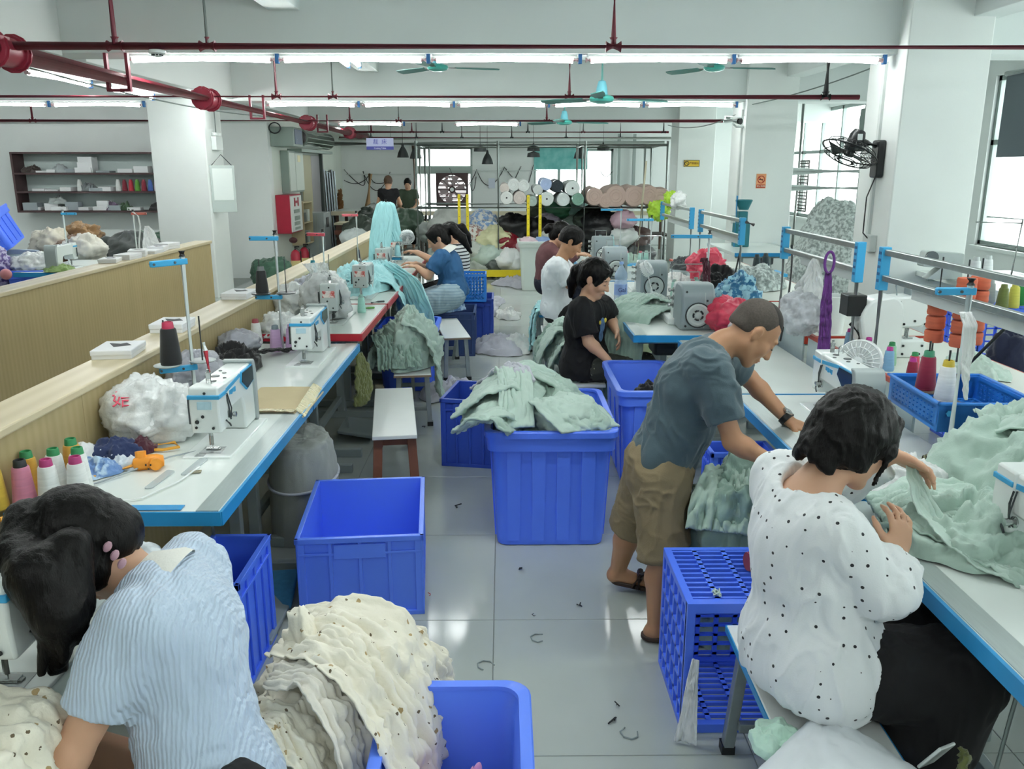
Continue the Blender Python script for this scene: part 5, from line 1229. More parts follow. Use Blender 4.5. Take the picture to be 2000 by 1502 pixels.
lay(t, MB().tube([(1.53 + .022 * math.cos(a), 3.94, 1.31 + .05 * math.sin(a)) for a in np.linspace(-HP, 1.5 * PI, 18)], .007, 8), purp, 'loop', 0)
lay(t, strip([(1.53, 3.94, 1.26), (1.535, 3.94, 1.1), (1.54, 3.94, .95), (1.54, 3.94, .88)], [.025, .05, .055, .06], (1, -.2, 0), folds=2, amp=.012, seed=191), purp, 'ribbon_fall', .006)
lay(t, strip([(1.54, 3.935, .96), (1.535, 3.93, .8), (1.54, 3.93, .70)], [.012, .014, .012], (1, 0, 0), folds=1, amp=.002, seed=192, nu=6), purp, 'ribbon_tail', .004)
one(strip([(1.36, 5.75, 1.12), (1.375, 5.75, 1.15), (1.39, 5.74, 1.10), (1.395, 5.74, 1.0), (1.395, 5.74, .97)], [.03, .05, .05, .05, .06], (1, 0, 0), folds=2, amp=.014, seed=193), 'maroon_ribbon', maroonc, 'knotted maroon ribbon on the wire above the teal cones', 'ribbon', thick=.008)
one(strip([(1.49, 2.66, 1.29), (1.50, 2.64, 1.25), (1.505, 2.64, 1.1), (1.52, 2.64, 1.0)], [.04, .045, .03, .008], (1, 0, 0), folds=1, amp=.008, seed=194), 'white_cloth_strip', whitec, 'white cloth strip tied round the near right stand', 'ribbon', thick=.004)
one(strip([(.585, 2.27, .28), (.575, 2.26, .2), (.57, 2.25, .1), (.56, 2.24, .01)], [.02, .035, .05, .07], (1, -.3, 0), folds=2, amp=.008, seed=195), 'white_rag', whitec, 'white rag tied to the corner of the perforated crate', 'rag', thick=.003)
t = T('draped_stool', 'box stool covered with a pale grey cloth behind the empty blue box', 'stool', (-.985, 3.92, 0))
lay(t, heap((-.985, 3.92, 0), .16, .26, .47, seed=197, amp=.012, scale=6, p=14, lump=.02, n=110, m=60), CM('grey_cover', '#a3a9a2'), 'cover', 0)
lay(t, MB().tube([(-.985 + .163 * math.cos(a), 3.92 + .265 * math.sin(a), .27) for a in np.linspace(0, 2 * PI, 40)], .007, 6), CM('pale_band', '#c2c8d4'), 'tie_band', 0)
one(heap((-.90, 5.28, .30), .07, .12, .22, seed=198, amp=.03, scale=8, p=3), 'olive_bag', olive, 'olive cloth bag hanging under the second left table', 'bag') if False else None
t = T('hanging_bag', 'olive green cloth bag hanging below the second left table edge', 'bag', (-.82, 4.72, .4))
lay(t, strip([(-.83, 4.76, .70), (-.82, 4.76, .6), (-.81, 4.76, .5), (-.82, 4.76, .40)], [.05, .16, .20, .16], (.4, 1, 0), folds=4, amp=.025, seed=199), olive, 'bag_cloth', .012)
# ================================================================ LEFT ROW SMALL THINGS
BL, BK = '#3aa3d6', '#191b1d'
thread_stand('white thread stand with the big black cone, first from the camera on the left', (-1.285, 3.40, .75), .645, .19, -2.2, -2.6)
cone((-1.355, 3.36, .96), BK, '#b03050', 'big black thread cone on the nearest left stand', 1.15)
thread_stand('white thread stand with a black cone beside the second left machine', (-1.235, 4.62, .75), .64, .30, PI, PI, plate='#3c4246')
cone((-1.325, 4.62, 1.072), BK, '#6a6f70', 'black thread cone on the dark plate of the second left stand', .95)
thread_stand('white thread stand with pink-red arm rising from the first grey table', (-1.40, 6.62, .80), .46, .08, 2.8, 2.8, col='#d4566a', plate='#cfd3cd')
cone((-1.495, 6.65, .90), '#43b4d8', '#2a8c9c', 'bright blue thread cone on the stand with the pink arm', .9)
thread_stand('thread stand with coral arm near the far end of the left partition', (-1.42, 8.3, .80), .52, .05, PI, PI, col='#c9606a', plates=0)
thread_stand('thread stand carrying the pale aqua garment', (-1.08, 7.93, .80), .64, .12, 0, 0, plates=1, top=False)
cone((-.985, 7.93, .94), '#a8dce2', '#5f7f86', 'pale aqua cone on the stand with the hanging garment', .8)
cone((-1.50, 8.72, .80), '#262d3c', '#2f6b5b', 'dark navy thread cone on the far left table by the partition', 1.0)
thread_stand('thread stand at the lower left edge beside the coloured cones', (-1.40, 2.03, .75), .50, .10, -2.5, -2.5, plates=0)
# cones by the partition
for x, y, c, tp, lb in ((-1.515, 2.36, '#d0b13e', '#2f8a55', 'yellow thread cone with green tip, leftmost of the near cones'), (-1.45, 2.395, '#d98aa6', '#22262a', 'pink thread cone with black tip among the near cones'),
                       (-1.375, 2.40, '#e9ecea', '#b03a76', 'white cone with magenta tip, next to the pink cone'), (-1.30, 2.425, '#e9ecea', '#b03a76', 'white cone with magenta tip, nearest to the orange cable'),
                       (-1.475, 2.475, '#cf9f3a', '#2f8a55', 'ochre thread cone with green tip behind the pink cone'), (-1.405, 2.50, '#e9ecea', '#2f8a55', 'white cone with green tip behind the magenta pair'),
                       (-1.335, 2.51, '#e9ecea', '#2f8a55', 'white cone with green tip, right one of the rear cones'), (-1.40, 2.60, '#d9a347', '#2f8a55', 'amber cone with green tip beside the printed scraps')):
    cone((x, y, .75), c, tp, lb, .92, 'coloured thread cones at the near left table')
cone((-1.43, 5.0 - .2, .75), '#e9ecea', '#a04a52', 'white cone with red tip by the second left stand', .95)
cone((-1.265, 4.60, .75), '#c3a3c9', '#6f7f86', 'lilac thread cone, left one of the pair', .95, 'lilac cones')
cone((-1.185, 4.63, .75), '#c3a3c9', '#c3a3c9', 'lilac thread cone, right one of the pair next to the machine', .95, 'lilac cones')
cone((-1.135, 4.67, .75), '#a9bcd0', '#7f92a0', 'pale blue thread cone half hidden by the second machine', .9)
cone((-.95, 5.60, .80), '#a8dccf', '#8fb5aa', 'mint thread cone in front of the first grey machine', .78)
# bottle leaning on the partition
petm = M('clear_pet', '#e8f2f2', .06, alpha=.35, spec=.8)
t = T('water_bottle', 'clear plastic bottle with a red label lying against the partition', 'bottle', (-1.56, 2.82, .80))
a0 = Vector((-1.545, 2.70, .80)); ax = Vector((-.03, .24, .085)).normalized()
MB().lathe([(.0, 0), (.012, .0), (.013, .03), (.034, .075), (.036, .10), (.035, .25), (.03, .262), (.0, .262)], a0, ax, 20).part('bottle_body', petm, t, True, world=True)
MB().lathe([(.0367, .165), (.0367, .235)], a0, ax, 20).part('red_label', M('red_label', '#b5283a', .4, pat=('blots', '#e6e6e6', 40, .1)), t, True, world=True)
MB().lathe([(.0, -.018), (.015, -.018), (.015, .003), (.0, .003)], a0, ax, 14).part('red_cap', M('red_cap', '#b5283a', .4), t, True, world=True)
# orange socket and cables
t = T('cable_socket', 'orange triple socket with its yellow cable on the near left table', 'socket', (-1.2, 2.70, .75))
om = M('orange_plastic', '#f09a2c', .4); ym = M('yellow_cable', '#eba93a', .45)
s = MB().at((-1.205, 2.705, .772), (0, 0, .35)); s.lathe([(.0, -.05), (.016, -.045), (.026, -.03), (.026, .03), (.018, .05), (.0, .052)], (0, 0, 0), (1, 0, 0), 14)
s.lathe([(.0, 0), (.02, 0), (.02, .038), (.0, .038)], (.02, -.01, 0), (.2, -1, .1), 14).lathe([(.0, 0), (.018, 0), (.018, .03), (.0, .03)], (-.02, .0, .01), (0, .2, 1), 14); s.part('socket_body', om, t, True, world=True)
MB().tube([(-1.25, 2.69, .765), (-1.31, 2.66, .757), (-1.36, 2.57, .756), (-1.37, 2.50, .757), (-1.40, 2.36, .757), (-1.45, 2.26, .757)], .007, 8).part('cable', ym, t, True, world=True)
h = MB()
for dy, dz in ((-.008, .006), (.008, .006), (0, -.008)): h.at((-1.185, 2.66, .772)).box(dy - .002, dy + .002, -.002, .002, dz - .003, dz + .003)
h.part('socket_holes', dark, t, False, world=True)
MB().tube([(-1.28, 2.92, .76), (-1.20, 2.93, .768), (-1.17, 2.89, .764), (-1.22, 2.87, .76), (-1.30, 2.88, .758)], .006, 6).solo('yellow_strap', ym, 'yellow handle loop behind the orange socket', 'strap')
MB().tube([(-1.46, 2.40, .757), (-1.3, 2.56, .757), (-1.16, 2.78, .765), (-1.1, 2.86, .757)], .003, 6).solo('grey_cable', M('grey_cable', '#9aa5aa', .5), 'thin grey cable crossing the printed scraps', 'cable')
MB().tube([(-1.18, 2.40, .757), (-1.11, 2.42, .757), (-1.05, 2.56, .757), (-1.03, 2.70, .757)], .003, 6).solo('white_cable', M('white_cable', '#e6ebea', .5), 'thin white cable at the near end of the first left table', 'cable')
MB().box(-1.12, -.96, 2.335, 2.372, .7525, .7545).solo('blue_tape', tblue, 'blue tape strip at the near end of the first left table', 'tape', smooth=False)
MB().at((-1.03, 2.66, .752), (0, 0, .2)).box(-.018, .018, -.012, .012, 0, .003).solo('paper_tag', M('brown_tag', '#8d8a74', .7), 'small brown tag on the first left table', 'tag', smooth=False)
for k, (x, y) in enumerate(((-1.13, 2.60), (-1.06, 2.72))):
    MB().prism(poly_round([(x - .012, y - .09), (x + .014, y - .09), (x + .03, y + .07), (x - .002, y + .08)], .012), .7515, .7545, 'z').solo('pattern_ruler', M('clear_ruler', '#cdd8da', .15, alpha=.55), 'clear pattern ruler near the orange socket, %s' % ('left one' if k == 0 else 'right one'), 'ruler', 'clear pattern rulers')
# seam ripper stuck on the machine, boxes on the partition
t = T('seam_ripper', 'red and white seam ripper standing in the first left machine', 'tool', (-1.05, 2.91, 1.0))
MB().tube([(-1.045, 2.915, 1.035), (-1.055, 2.925, 1.11)], [.004, .009], 8).part('red_handle', M('red_cap', '#b5283a'), t, True, world=True); MB().tube([(-1.055, 2.925, 1.11), (-1.062, 2.93, 1.14)], [.009, .006], 8).part('white_cap', mwhite, t, True, world=True)
boxm = M('white_card_box', '#e8eaec', .5); inkm = M('box_print', '#22262a', .6)
def card_box(x, y, z, rz, w, l, h_, label, group, print_=True):
    t = T('card_box', label, 'box', (x, y, z), rz, group)
    MB().box(-w/2, w/2, -l/2, l/2, 0, h_).part('box_body', boxm, t, False, .003); MB().box(-w/2 - .003, w/2 + .003, -l/2 - .003, l/2 + .003, h_ * .45, h_ + .003).part('box_lid', boxm, t, False, .004)
    if print_: MB().prism([(-.01, -.03), (w * .33, .0), (w * .12, .05), (-.0, .03), (-.05, .05), (-.03, .01)], h_ + .003, h_ + .0042, 'z').part('printed_mark', inkm, t, False)
    return t
card_box(-1.59, 3.42, .99, .12, .155, .20, .035, 'white card box with black mark on the partition, nearest of three', 'white card boxes on the partition')
card_box(-1.58, 3.98, .99, .05, .15, .20, .04, 'white card box on the partition, middle of three', 'white card boxes on the partition')
card_box(-1.575, 5.02, .99, -.04, .15, .21, .035, 'white card box on the partition, farthest of three', 'white card boxes on the partition')
for k, (x, y, rz) in enumerate(((-3.24, 7.0, .2), (-3.2, 7.25, -.1), (-3.22, 7.5, .3), (-3.2, 7.75, .0), (-3.22, 7.95, .15), (-3.23, 8.2, -.2))):
    card_box(x, y, .99, rz, .14, .2, .03 + .012 * (k % 3), 'flat white box or book on the far partition, number %d from its near end' % (k + 1) if 0 else ('flat white box on the far left partition, ' + ('nearest', 'second', 'third', 'fourth', 'fifth', 'farthest')[k] + ' of the row'), 'white boxes on the far partition', k % 2 == 0)
# cardboard with foil edge
t = T('cardboard_sheet', 'beige cardboard with shiny taped edges over the joint of the left tables', 'cardboard', (-.97, 3.56, .75))
MB().grid(strip_g([(-1.12, 3.56, .757), (-.98, 3.56, .760), (-.87, 3.56, .758), (-.83, 3.56, .735)], .42, (0, 1, 0), folds=1, amp=.002, nu=20, nv=20, crump=.002)).part('sheet', M('beige_cardboard', '#c3b48f', .8, noise=(4, .05)), t, True, world=True, auto=0)
foil = M('gold_foil_tape', '#c9c19c', .2, .6, bump=(60, .8))
MB().grid(strip_g([(-1.12, 3.37, .761), (-.98, 3.37, .764), (-.87, 3.37, .761)], .035, (0, 1, 0), folds=1, amp=.002, nu=6, nv=20, crump=.004)).part('foil_tape', foil, t, True, world=True, auto=0)
MB().grid(strip_g([(-.845, 3.36, .75), (-.85, 3.56, .757), (-.86, 3.78, .760)], .05, (1, 0, -.7), folds=1, amp=.002, nu=6, nv=30, crump=.004)).part('foil_tape', foil, t, True, world=True, auto=0)
for k, (x, y) in enumerate(((-.93, 5.72), (-.90, 6.0))):
    MB().at((x, y, .803), (0, 0, .4)).tube([(-.05, -.01, .006), (0, 0, .008), (.05, .01, .006)], .007, 6).solo('snips', M('green_handle', '#5c9a3f', .5) if k == 0 else dsteel, 'green handled snips at the grey table edge' if k == 0 else 'steel tweezers at the grey table edge', 'tool')
MB().ell((-.985, 2.60, .44), .06, 18, 12).solo('black_knee_pad', black, 'round black knee lifter pad under the first left table', 'knee lifter')
MB().at((-.94, 3.17, .05), (.12, 0, .1)).box(-.075, .075, -.13, .13, -.012, .01).solo('blue_pedal', M('blue_pedal_mat', '#3b7fa6', .6, noise=(30, .2)), 'blue topped foot pedal beside the empty blue box', 'pedal', bev=.008)
# ================================================================ RIGHT ROW STANDS AND CONES
TL = '#a5cdc0'
def teal_set(pts, place): 
    for k, p in enumerate(pts): cone(p, TL, '#b0606c' if k else '#8aa79c', 'sage thread cone on the stand %s, %s' % (place, ('front', 'rear', 'third')[k]), .72, 'sage thread cones')
p = thread_stand('tall white and blue stand by the overlock of the woman in black', (1.40, 5.75, .75), .56, .12, PI - .05, PI - .05, arm=.26, plates=0, pole='#e6eeee')
MB().at((1.40, 5.75, .87)).box(-.24, .02, -.011, .011, -.01, .012).solo('cone_bar', M('stand_' + BL, BL), 'blue cone bar of the stand by the woman in black', 'cone bar', smooth=False, bev=.003)
for k, (x, y) in enumerate(((1.175, 5.74), (1.30, 5.74), (1.35, 5.86))):
    MB().lathe([(0, 0), (.048, 0), (.05, .004), (0, .005)], (x, y, .882), n=18).solo('cone_plate', M('black_plate', '#2a2f31', .4), 'dark cone plate on the blue bar, %s' % ('left', 'middle', 'rear')[k], 'plate', 'cone plates by the woman in black')
    cone((x, y, .887), TL, ('#8aa79c', '#b0606c', '#8aa79c')[k], 'sage thread cone above the grey overlock, %s' % ('left', 'middle with red tip', 'right rear')[k], .74, 'sage thread cones')
p = thread_stand('white and blue stand beside the white hand fan', (1.43, 8.2, .75), .53, .08, PI, PI, arm=.24, plates=0, pole='#e6eeee')
for k, (x, z) in enumerate(((1.20, .85), (1.335, .87), (1.40, .88))):
    cone((x, 8.2 + .06 * (k == 2), .84), TL, ('#b0606c', '#b0606c', '#8aa79c')[k], 'sage thread cone on the middle right stand, %s' % ('leftmost', 'centre', 'right')[k], .8, 'sage thread cones')
MB().at((1.43, 8.2, .832)).box(-.28, .02, -.05, .1, -.01, .006).solo('cone_bar', M('stand_' + BL, BL), 'blue cone bar of the middle right stand', 'cone bar', smooth=False, bev=.003)
p = thread_stand('farthest white and blue stand in front of the fabric racks', (1.39, 10.05, .75), .54, .09, PI, PI, arm=.24, plates=0, pole='#e6eeee')
MB().at((1.39, 10.05, .842)).box(-.28, .02, -.05, .05, -.01, .006).solo('cone_bar', M('stand_' + BL, BL), 'blue cone bar of the farthest right stand', 'cone bar', smooth=False, bev=.003)
for k, x in enumerate((1.15, 1.29)): cone((x, 10.05, .848), '#a8d8d6', '#6f8a8c', 'pale aqua cone on the farthest right stand, %s' % ('left', 'right')[k], .85, 'pale aqua cones on the farthest stand')
# near right stand with maroon and white cones
p = thread_stand('white stand with a maroon and a white cone at the near right', (1.515, 2.70, .75), .62, .20, PI, 1.2, arm=.11, plates=0, pole='#d9e6e4')
for k, (x, y, c, tp, lb) in enumerate(((1.575, 3.02, '#8c1d3c', '#3f8f6c', 'maroon thread cone with green tip on the near right plate'), (1.565, 2.86, '#eceeee', '#cdb43c', 'white thread cone with yellow tip on the near right plate'))):
    MB().lathe([(0, 0), (.052, 0), (.056, .005), (.05, .008), (0, .006)], (x, y, .93), n=20).solo('cone_plate', M('brown_plate', '#5c4d44', .5), 'brown cone plate under the %s' % ('maroon cone', 'white cone with yellow tip')[k], 'plate')
    cone((x, y, .938), c, tp, lb, .95)
    MB().cyl((x, y, .93), (x, y, 1.12), .004, n=6).solo('spindle', dsteel, 'steel spindle through the %s cone' % ('maroon', 'white')[k], 'spindle')
MB().tube([(1.515, 2.72, .93), (1.54, 2.86, .925), (1.56, 3.04, .925)], .012, 6).solo('cone_bar', M('stand_' + BL, BL), 'blue bar carrying the maroon and white cones', 'cone bar')
# orange bobbin columns
orm = M('orange_thread', '#cf6a4c', .7, noise=(60, .12), stretch=(.2, .2, 2))
for k, (x, y, n_) in enumerate(((1.78, 3.2, 5), (1.86, 3.25, 5), (1.73, 3.3, 3))):
    t = T('bobbin_column', 'column of orange thread spools hanging by the near rail, %s' % ('front left', 'right', 'behind')[k], 'thread spools', (x, y, 1.0), 0, 'orange thread spools')
    for q in range(n_): MB().lathe([(.0, 0), (.034, .002), (.037, .012), (.035, .026), (.037, .04), (.034, .05), (.0, .052)], (0, 0, .06 + .055 * q), n=16).part('spool', orm, t)
    MB().cyl((0, 0, 0), (0, 0, .40), .004, n=6).part('cord', dsteel, t)
# rails (cable racks) along the joint of the right tables
stl = M('brushed_steel_post', '#aeb4b2', .28, .85, noise=(30, .1)); trk = M('white_trunking', '#cfd6d3', .45)
def rack(label, y0, y1, near=True, far=True, trunk=True, x=1.66, zt=1.385, zb=1.275):
    t = T('cable_rail', label, 'rail', (x, (y0 + y1) / 2, .75), 0, 'cable rails over the right tables')
    for y, on in ((y0, near), (y1, far)):
        if on:
            MB().cyl((x, y, .75), (x, y, zt - .01), .013, n=12).part('post', stl, t, True, world=True)
            c = MB().box(x - .02, x + .02, y - .02, y + .02, zb - .055, zt + .022).part('blue_clamp', M('stand_' + BL, BL), t, False, .003, True)
            v = MB()
            for q in range(5): v.box(x - .0215, x + .0215, y - .012, y + .012, zb - .02 + q * .03, zb - .008 + q * .03)
            v.part('clamp_slots', M('clamp_recess', '#1d5f93', .5), c, False, world=True)
    for z in (zt, zb): MB().box(x - .012, x + .012, y0 + .021, y1 - .021, z - .013, z + .013).part('rail', stl, t, False, .003, True)
    if trunk: MB().box(x + .013, x + .05, y0 + .1, y1 - .25, zb - .06, zb + .0).part('trunking', trk, t, False, .003, True)
    return t
rack('steel cable rail nearest the camera, blue clamp at its far end', 2.1, 3.66, near=False)
rack('steel cable rail over the purple ribbon', 3.92, 4.98)
rack('steel cable rail behind the teal cones with its blue clamp', 5.90, 7.15)
rack('farther steel cable rail beside the second pillar', 7.5, 8.9)
MB().at((1.675, 5.86, 1.38), (.4, 0, 0)).cyl((0, 0, 0), (.06, .02, -.03), .012, n=8).solo('black_switch', black, 'black switch at the end of the third rail', 'switch')
for k, (a, b, c_, r_, lb) in enumerate((((1.69, 4.95, 1.30), (1.65, 4.75, 1.15), (1.55, 4.6, .80), black, 'black cable falling from the second rail'), ((1.69, 5.95, 1.27), (1.63, 5.9, 1.05), (1.60, 5.85, .86), black, 'black cable along the post of the third rail'), ((1.75, 2.45, 1.32), (1.66, 2.5, 1.05), (1.50, 2.52, .80), M('white_cable', '#e6ebea'), 'white cable arching down at the near right'), ((1.72, 2.75, 1.27), (1.66, 2.8, 1.15), (1.60, 2.95, .95), black, 'black cable crossing behind the near right stand'), ((1.40, 5.8, 1.18), (1.42, 5.8, 1.0), (1.36, 5.7, .80), M('white_cable', '#e6ebea'), 'white cable beside the teal cones'))):
    A, B_, C_ = Vector(a), Vector(b), Vector(c_); MB().tube([A * (1 - q) ** 2 + B_ * 2 * q * (1 - q) + C_ * q * q for q in np.linspace(0, 1, 12)], .006 if k != 4 else .004, 6).solo('cable', r_, lb, 'cable')
MB().tube([(1.17, 5.78, .90), (1.16, 5.78, 1.08), (1.18, 5.78, 1.10), (1.37, 5.75, 1.105)], .004, 6).solo('thread_wire', steel, 'bent steel thread wire over the teal cones', 'wire')
MB().tube([(1.30, 8.3, 1.05), (1.34, 8.3, 1.10), (1.55, 8.3, 1.10), (1.6, 8.3, 1.07)], .005, 6).tube([(1.30, 8.3, 1.05), (1.28, 8.3, .86)], .005, 6).solo('thread_wire', steel, 'bent steel wire frame on the middle right stand', 'wire')
# fans
wfan = M('white_fan_plastic', '#e9eeee', .3)
def hand_fan(label, loc, d, r=.075, stem=None, depth=.05):
    t = T('clip_fan', label, 'fan', loc); a, b, d = frame_of(d); L = Vector(loc); m = MB()
    for q in (1.0, .66, .34):
        pts = [L + (a * math.cos(z) + b * math.sin(z)) * r * q + d * (depth * .5 + depth * .25 * (1 - q)) for z in np.linspace(0, 2 * PI, 29)]; m.tube(pts, .0035, 5, False)
    for k in range(24):
        z = 2 * PI * k / 24; e = a * math.cos(z) + b * math.sin(z)
        m.tube([L + e * r * .2 + d * depth * .74, L + e * r * .7 + d * depth * .65, L + e * r + d * depth * .4, L + e * r * .99 - d * depth * .5], .0026, 4)
    m.part('grille', wfan, t, True, world=True)
    MB().lathe([(r * .97, -depth * .3), (r * 1.02, -depth * .3), (r * 1.02, depth * .25), (r * .97, depth * .25)], L, d, 28).part('rim', wfan, t, True, world=True)
    MB().lathe([(.0, -depth * .62), (r * .5, -depth * .6), (r * .95, -depth * .35), (r, -depth * .28), (r * .9, -depth * .24), (0, -depth * .3)], L, d, 24).part('back_shell', wfan, t, True, world=True)
    MB().lathe([(.0, depth * .68), (r * .22, depth * .68), (r * .22, depth * .8), (0, depth * .84)], L, d, 16).part('hub', wfan, t, True, world=True)
    bl = MB()
    for k in range(5):
        z = 2 * PI * k / 5; e = a * math.cos(z) + b * math.sin(z); e2 = a * math.cos(z + .7) + b * math.sin(z + .7)
        bl.add([L + e * .01, L + e * r * .85 + d * .008, L + e2 * r * .85 - d * .008, L + e2 * .01], [(0, 1, 2, 3)])
    bl.part('blades', M('pale_blade', '#d3dcdc', .4), t, False, world=True)
    if stem: MB().tube(stem, .008, 8).part('stem', wfan, t, True, world=True)
    return t
hand_fan('round white clip fan between the rail posts behind the dotted blouse woman', (1.47, 3.36, .97), (-.55, -.75, .1), .085, [(1.49, 3.38, .92), (1.50, 3.4, .84), (1.50, 3.4, .75)])
hand_fan('white hand fan leaning among the sage cones', (1.055, 6.2, 1.02), (.5, -.3, .35), .055, [(1.07, 6.2, .97), (1.10, 6.2, .87), (1.11, 6.2, .76)])
hand_fan('white desk fan head with lime clip beside the hanging aqua garment', (-.90, 7.95, 1.12), (.25, -.7, -.5), .07, [(-.92, 7.97, 1.08), (-1.0, 7.95, 1.0), (-1.02, 7.95, .80)])
# water bottle on the right table
t = T('water_bottle', 'big clear water bottle with a pale blue label on the right table', 'bottle', (.90, 6.4, .75))
MB().lathe([(.0, .002), (.045, .0), (.05, .01), (.05, .15), (.044, .165), (.05, .18), (.048, .215), (.02, .262), (.014, .27), (.014, .285), (.0, .285)], n=20).part('bottle_body', M('blue_pet', '#bcd6ee', .06, alpha=.45, spec=.8), t)
MB().lathe([(.0508, .05), (.0508, .135)], n=20).part('label_band', M('blue_label', '#9db7e8', .4), t); MB().lathe([(.0, .282), (.016, .282), (.016, .302), (0, .302)], n=14).part('bottle_cap', M('blue_cap', '#8fb2e2', .4), t)
def text_obj(s, size, mat, loc, rot, name, parent, align='CENTER', ext=.0008):
    c = bpy.data.curves.new(name, 'FONT'); c.body = s; c.size = size; c.align_x = align; c.align_y = 'CENTER'; c.extrude = ext
    o = bpy.data.objects.new(name, c); COL.objects.link(o); dg = bpy.context.evaluated_depsgraph_get()
    me = bpy.data.meshes.new_from_object(o.evaluated_get(dg)); bpy.data.objects.remove(o); me.materials.clear(); me.materials.append(mat)
    o = bpy.data.objects.new(name, me); COL.objects.link(o); o.location = loc; o.rotation_euler = rot
    if parent is not None:
        o.parent = parent
    return o
for q, (ch, p_, r_, z_) in enumerate((('始', (-1.385, 2.962, .918), (.70, .1, .4), .075),)):
    text_obj(ch, z_, M('red_lettering', '#c8324f', .5), p_, r_, 'red_letters', None, ext=.002)
    o_ = bpy.data.objects[-1] if 0 else [x for x in COL.objects if x.name.startswith('red_letters') and x.parent is None][-1]; bagt = bpy.data.objects['plastic_bag']; o_.parent = bagt; o_.location = Vector(p_) - bagt.location
text_obj('Gal', .045, M('navy_print', '#2b2f7a', .5), (0.004, -.0525, .092), (HP, 0, 0), 'label_letters', t)
# white basket, cylinder machine, purple box
t = slot_crate('shallow blue basket with slotted sides at the near right', 1.66, 2.93, -.05, .34, .42, .10, M('sky_blue_plastic', '#2f7fd6', .35), nu=14, nv=12, open_='top', z=.862, name='slotted_basket', cat='basket', group=None)
t['label'] = 'shallow blue basket with slotted sides under the maroon cone'
MB().box(-.17, .17, -.21, -.198, 0, .10).part('end_wall', M('sky_blue_plastic', '#2f7fd6'), t, False, .002)
f = MB()
for a in ((-.18, .18, -.22, -.205), (-.18, .18, .205, .22), (-.18, -.165, -.22, .22), (.165, .18, -.22, .22)): f.box(*a, .096, .106)
f.part('basket_rim', M('sky_blue_plastic', '#2f7fd6'), t, False, .003)
slot_crate('small blue basket hung beside the blue shirt woman', -.30, 8.6, 0, .26, .30, .28, M('sky_blue_plastic', '#2f7fd6'), nu=8, nv=8, open_='top', z=.43, name='slotted_basket', cat='basket', group=None)
t = T('cylinder_arm_machine', 'white cylinder arm machine on the cream table before the first right pillar', 'sewing machine', (1.84, 3.95, .86))
MB().prism(poly_round([(-.10, .0), (.03, .0), (.05, .05), (.04, .26), (-.0, .30), (-.12, .28), (-.16, .2), (-.13, .06)], .03), -.07, .07).part('column', mwhite, t, True, .012)
MB().prism(poly_round([(-.02, .14), (.16, .15), (.17, .27), (.13, .30), (-.02, .29)], .03), -.06, .06).part('arm', mwhite, t, True, .012)
MB().box(.03, .17, -.055, .055, 0, .085).part('bed_block', mwhite, t, False, .008)
d = MB()
for x, z in ((.02, .27), (.15, .27), (.02, .2), (.1, .18), (.15, .165), (.05, .165), (.06, .06), (.15, .06), (.06, .02), (.14, .02)): d.lathe([(.006, 0), (.006, .003)], (x, -.061 if z > .1 else -.056, z), (0, -1, 0), 8)
d.part('screw_holes', dark, t)
MB().cyl((.10, 0, .14), (.10, 0, .09), .008).cyl((.10, .02, .14), (.10, .02, .09), .006).box(.08, .12, -.02, .02, .085, .092).part('needle_bars', steel, t)
MB().box(.08, .16, -.03, .04, .295, .33).tube([(.03, 0, .29), (.02, 0, .34), (.05, 0, .36), (.08, 0, .33)], .004, 6).part('tension_block', mdgrey, t, False, .004)
MB().box(-.22, -.13, -.05, .05, .20, .30).tube([(-.18, 0, .16), (-.13, -.02, .1), (-.15, -.03, .04)], .012, 6).part('black_motor', black, t, False, .008)
k5 = ('#8c1d3c', '#c83a5a', '#7fb2d8', '#8fc0a0', '#d8dfe0', '#4d7f9c', '#8fb7d8')
for k in range(7): cone((1.72 + .06 * (k % 2), 3.42 + .11 * k, .86), k5[k], ('#b0308a', '#2f8a55')[k % 2], 'small thread cone in the row behind the white fan, ' + ('maroon', 'pinkish red', 'pale blue', 'pale green', 'whitish', 'slate blue', 'light blue')[k], .7, 'thread cones behind the white fan')
t = T('plastic_jar', 'tall white plastic jar behind the purple ribbon', 'jar', (1.80, 4.55, .86)); MB().lathe([(0, 0), (.07, 0), (.085, .2), (.088, .205), (.08, .205), (.068, .01), (0, .01)], n=24).part('jar_body', mwhite, t)
for k, y in enumerate((4.85, 5.0)): cone((1.9, y, .86), '#8fbfe0', ('#b0607c', '#2f8a55')[k], 'pale blue cone behind the hanging clear bag, %s' % ('pink tip', 'green tip')[k], 1.0, 'pale blue cones')
for k, (x, y) in enumerate(((2.02, 6.7), (2.12, 6.8))): cone((x, y, .93), '#2b3b3c', '#2b3b3c', 'dark green thread cone before the second pillar, %s' % ('left', 'right')[k], .95, 'dark green thread cones')
MB().box(1.9, 2.25, 6.62, 6.9, .905, .93).solo('blue_shelf_bar', M('stand_' + BL, BL), 'blue bar under the two dark green cones', 'bar', bev=.004, smooth=False)
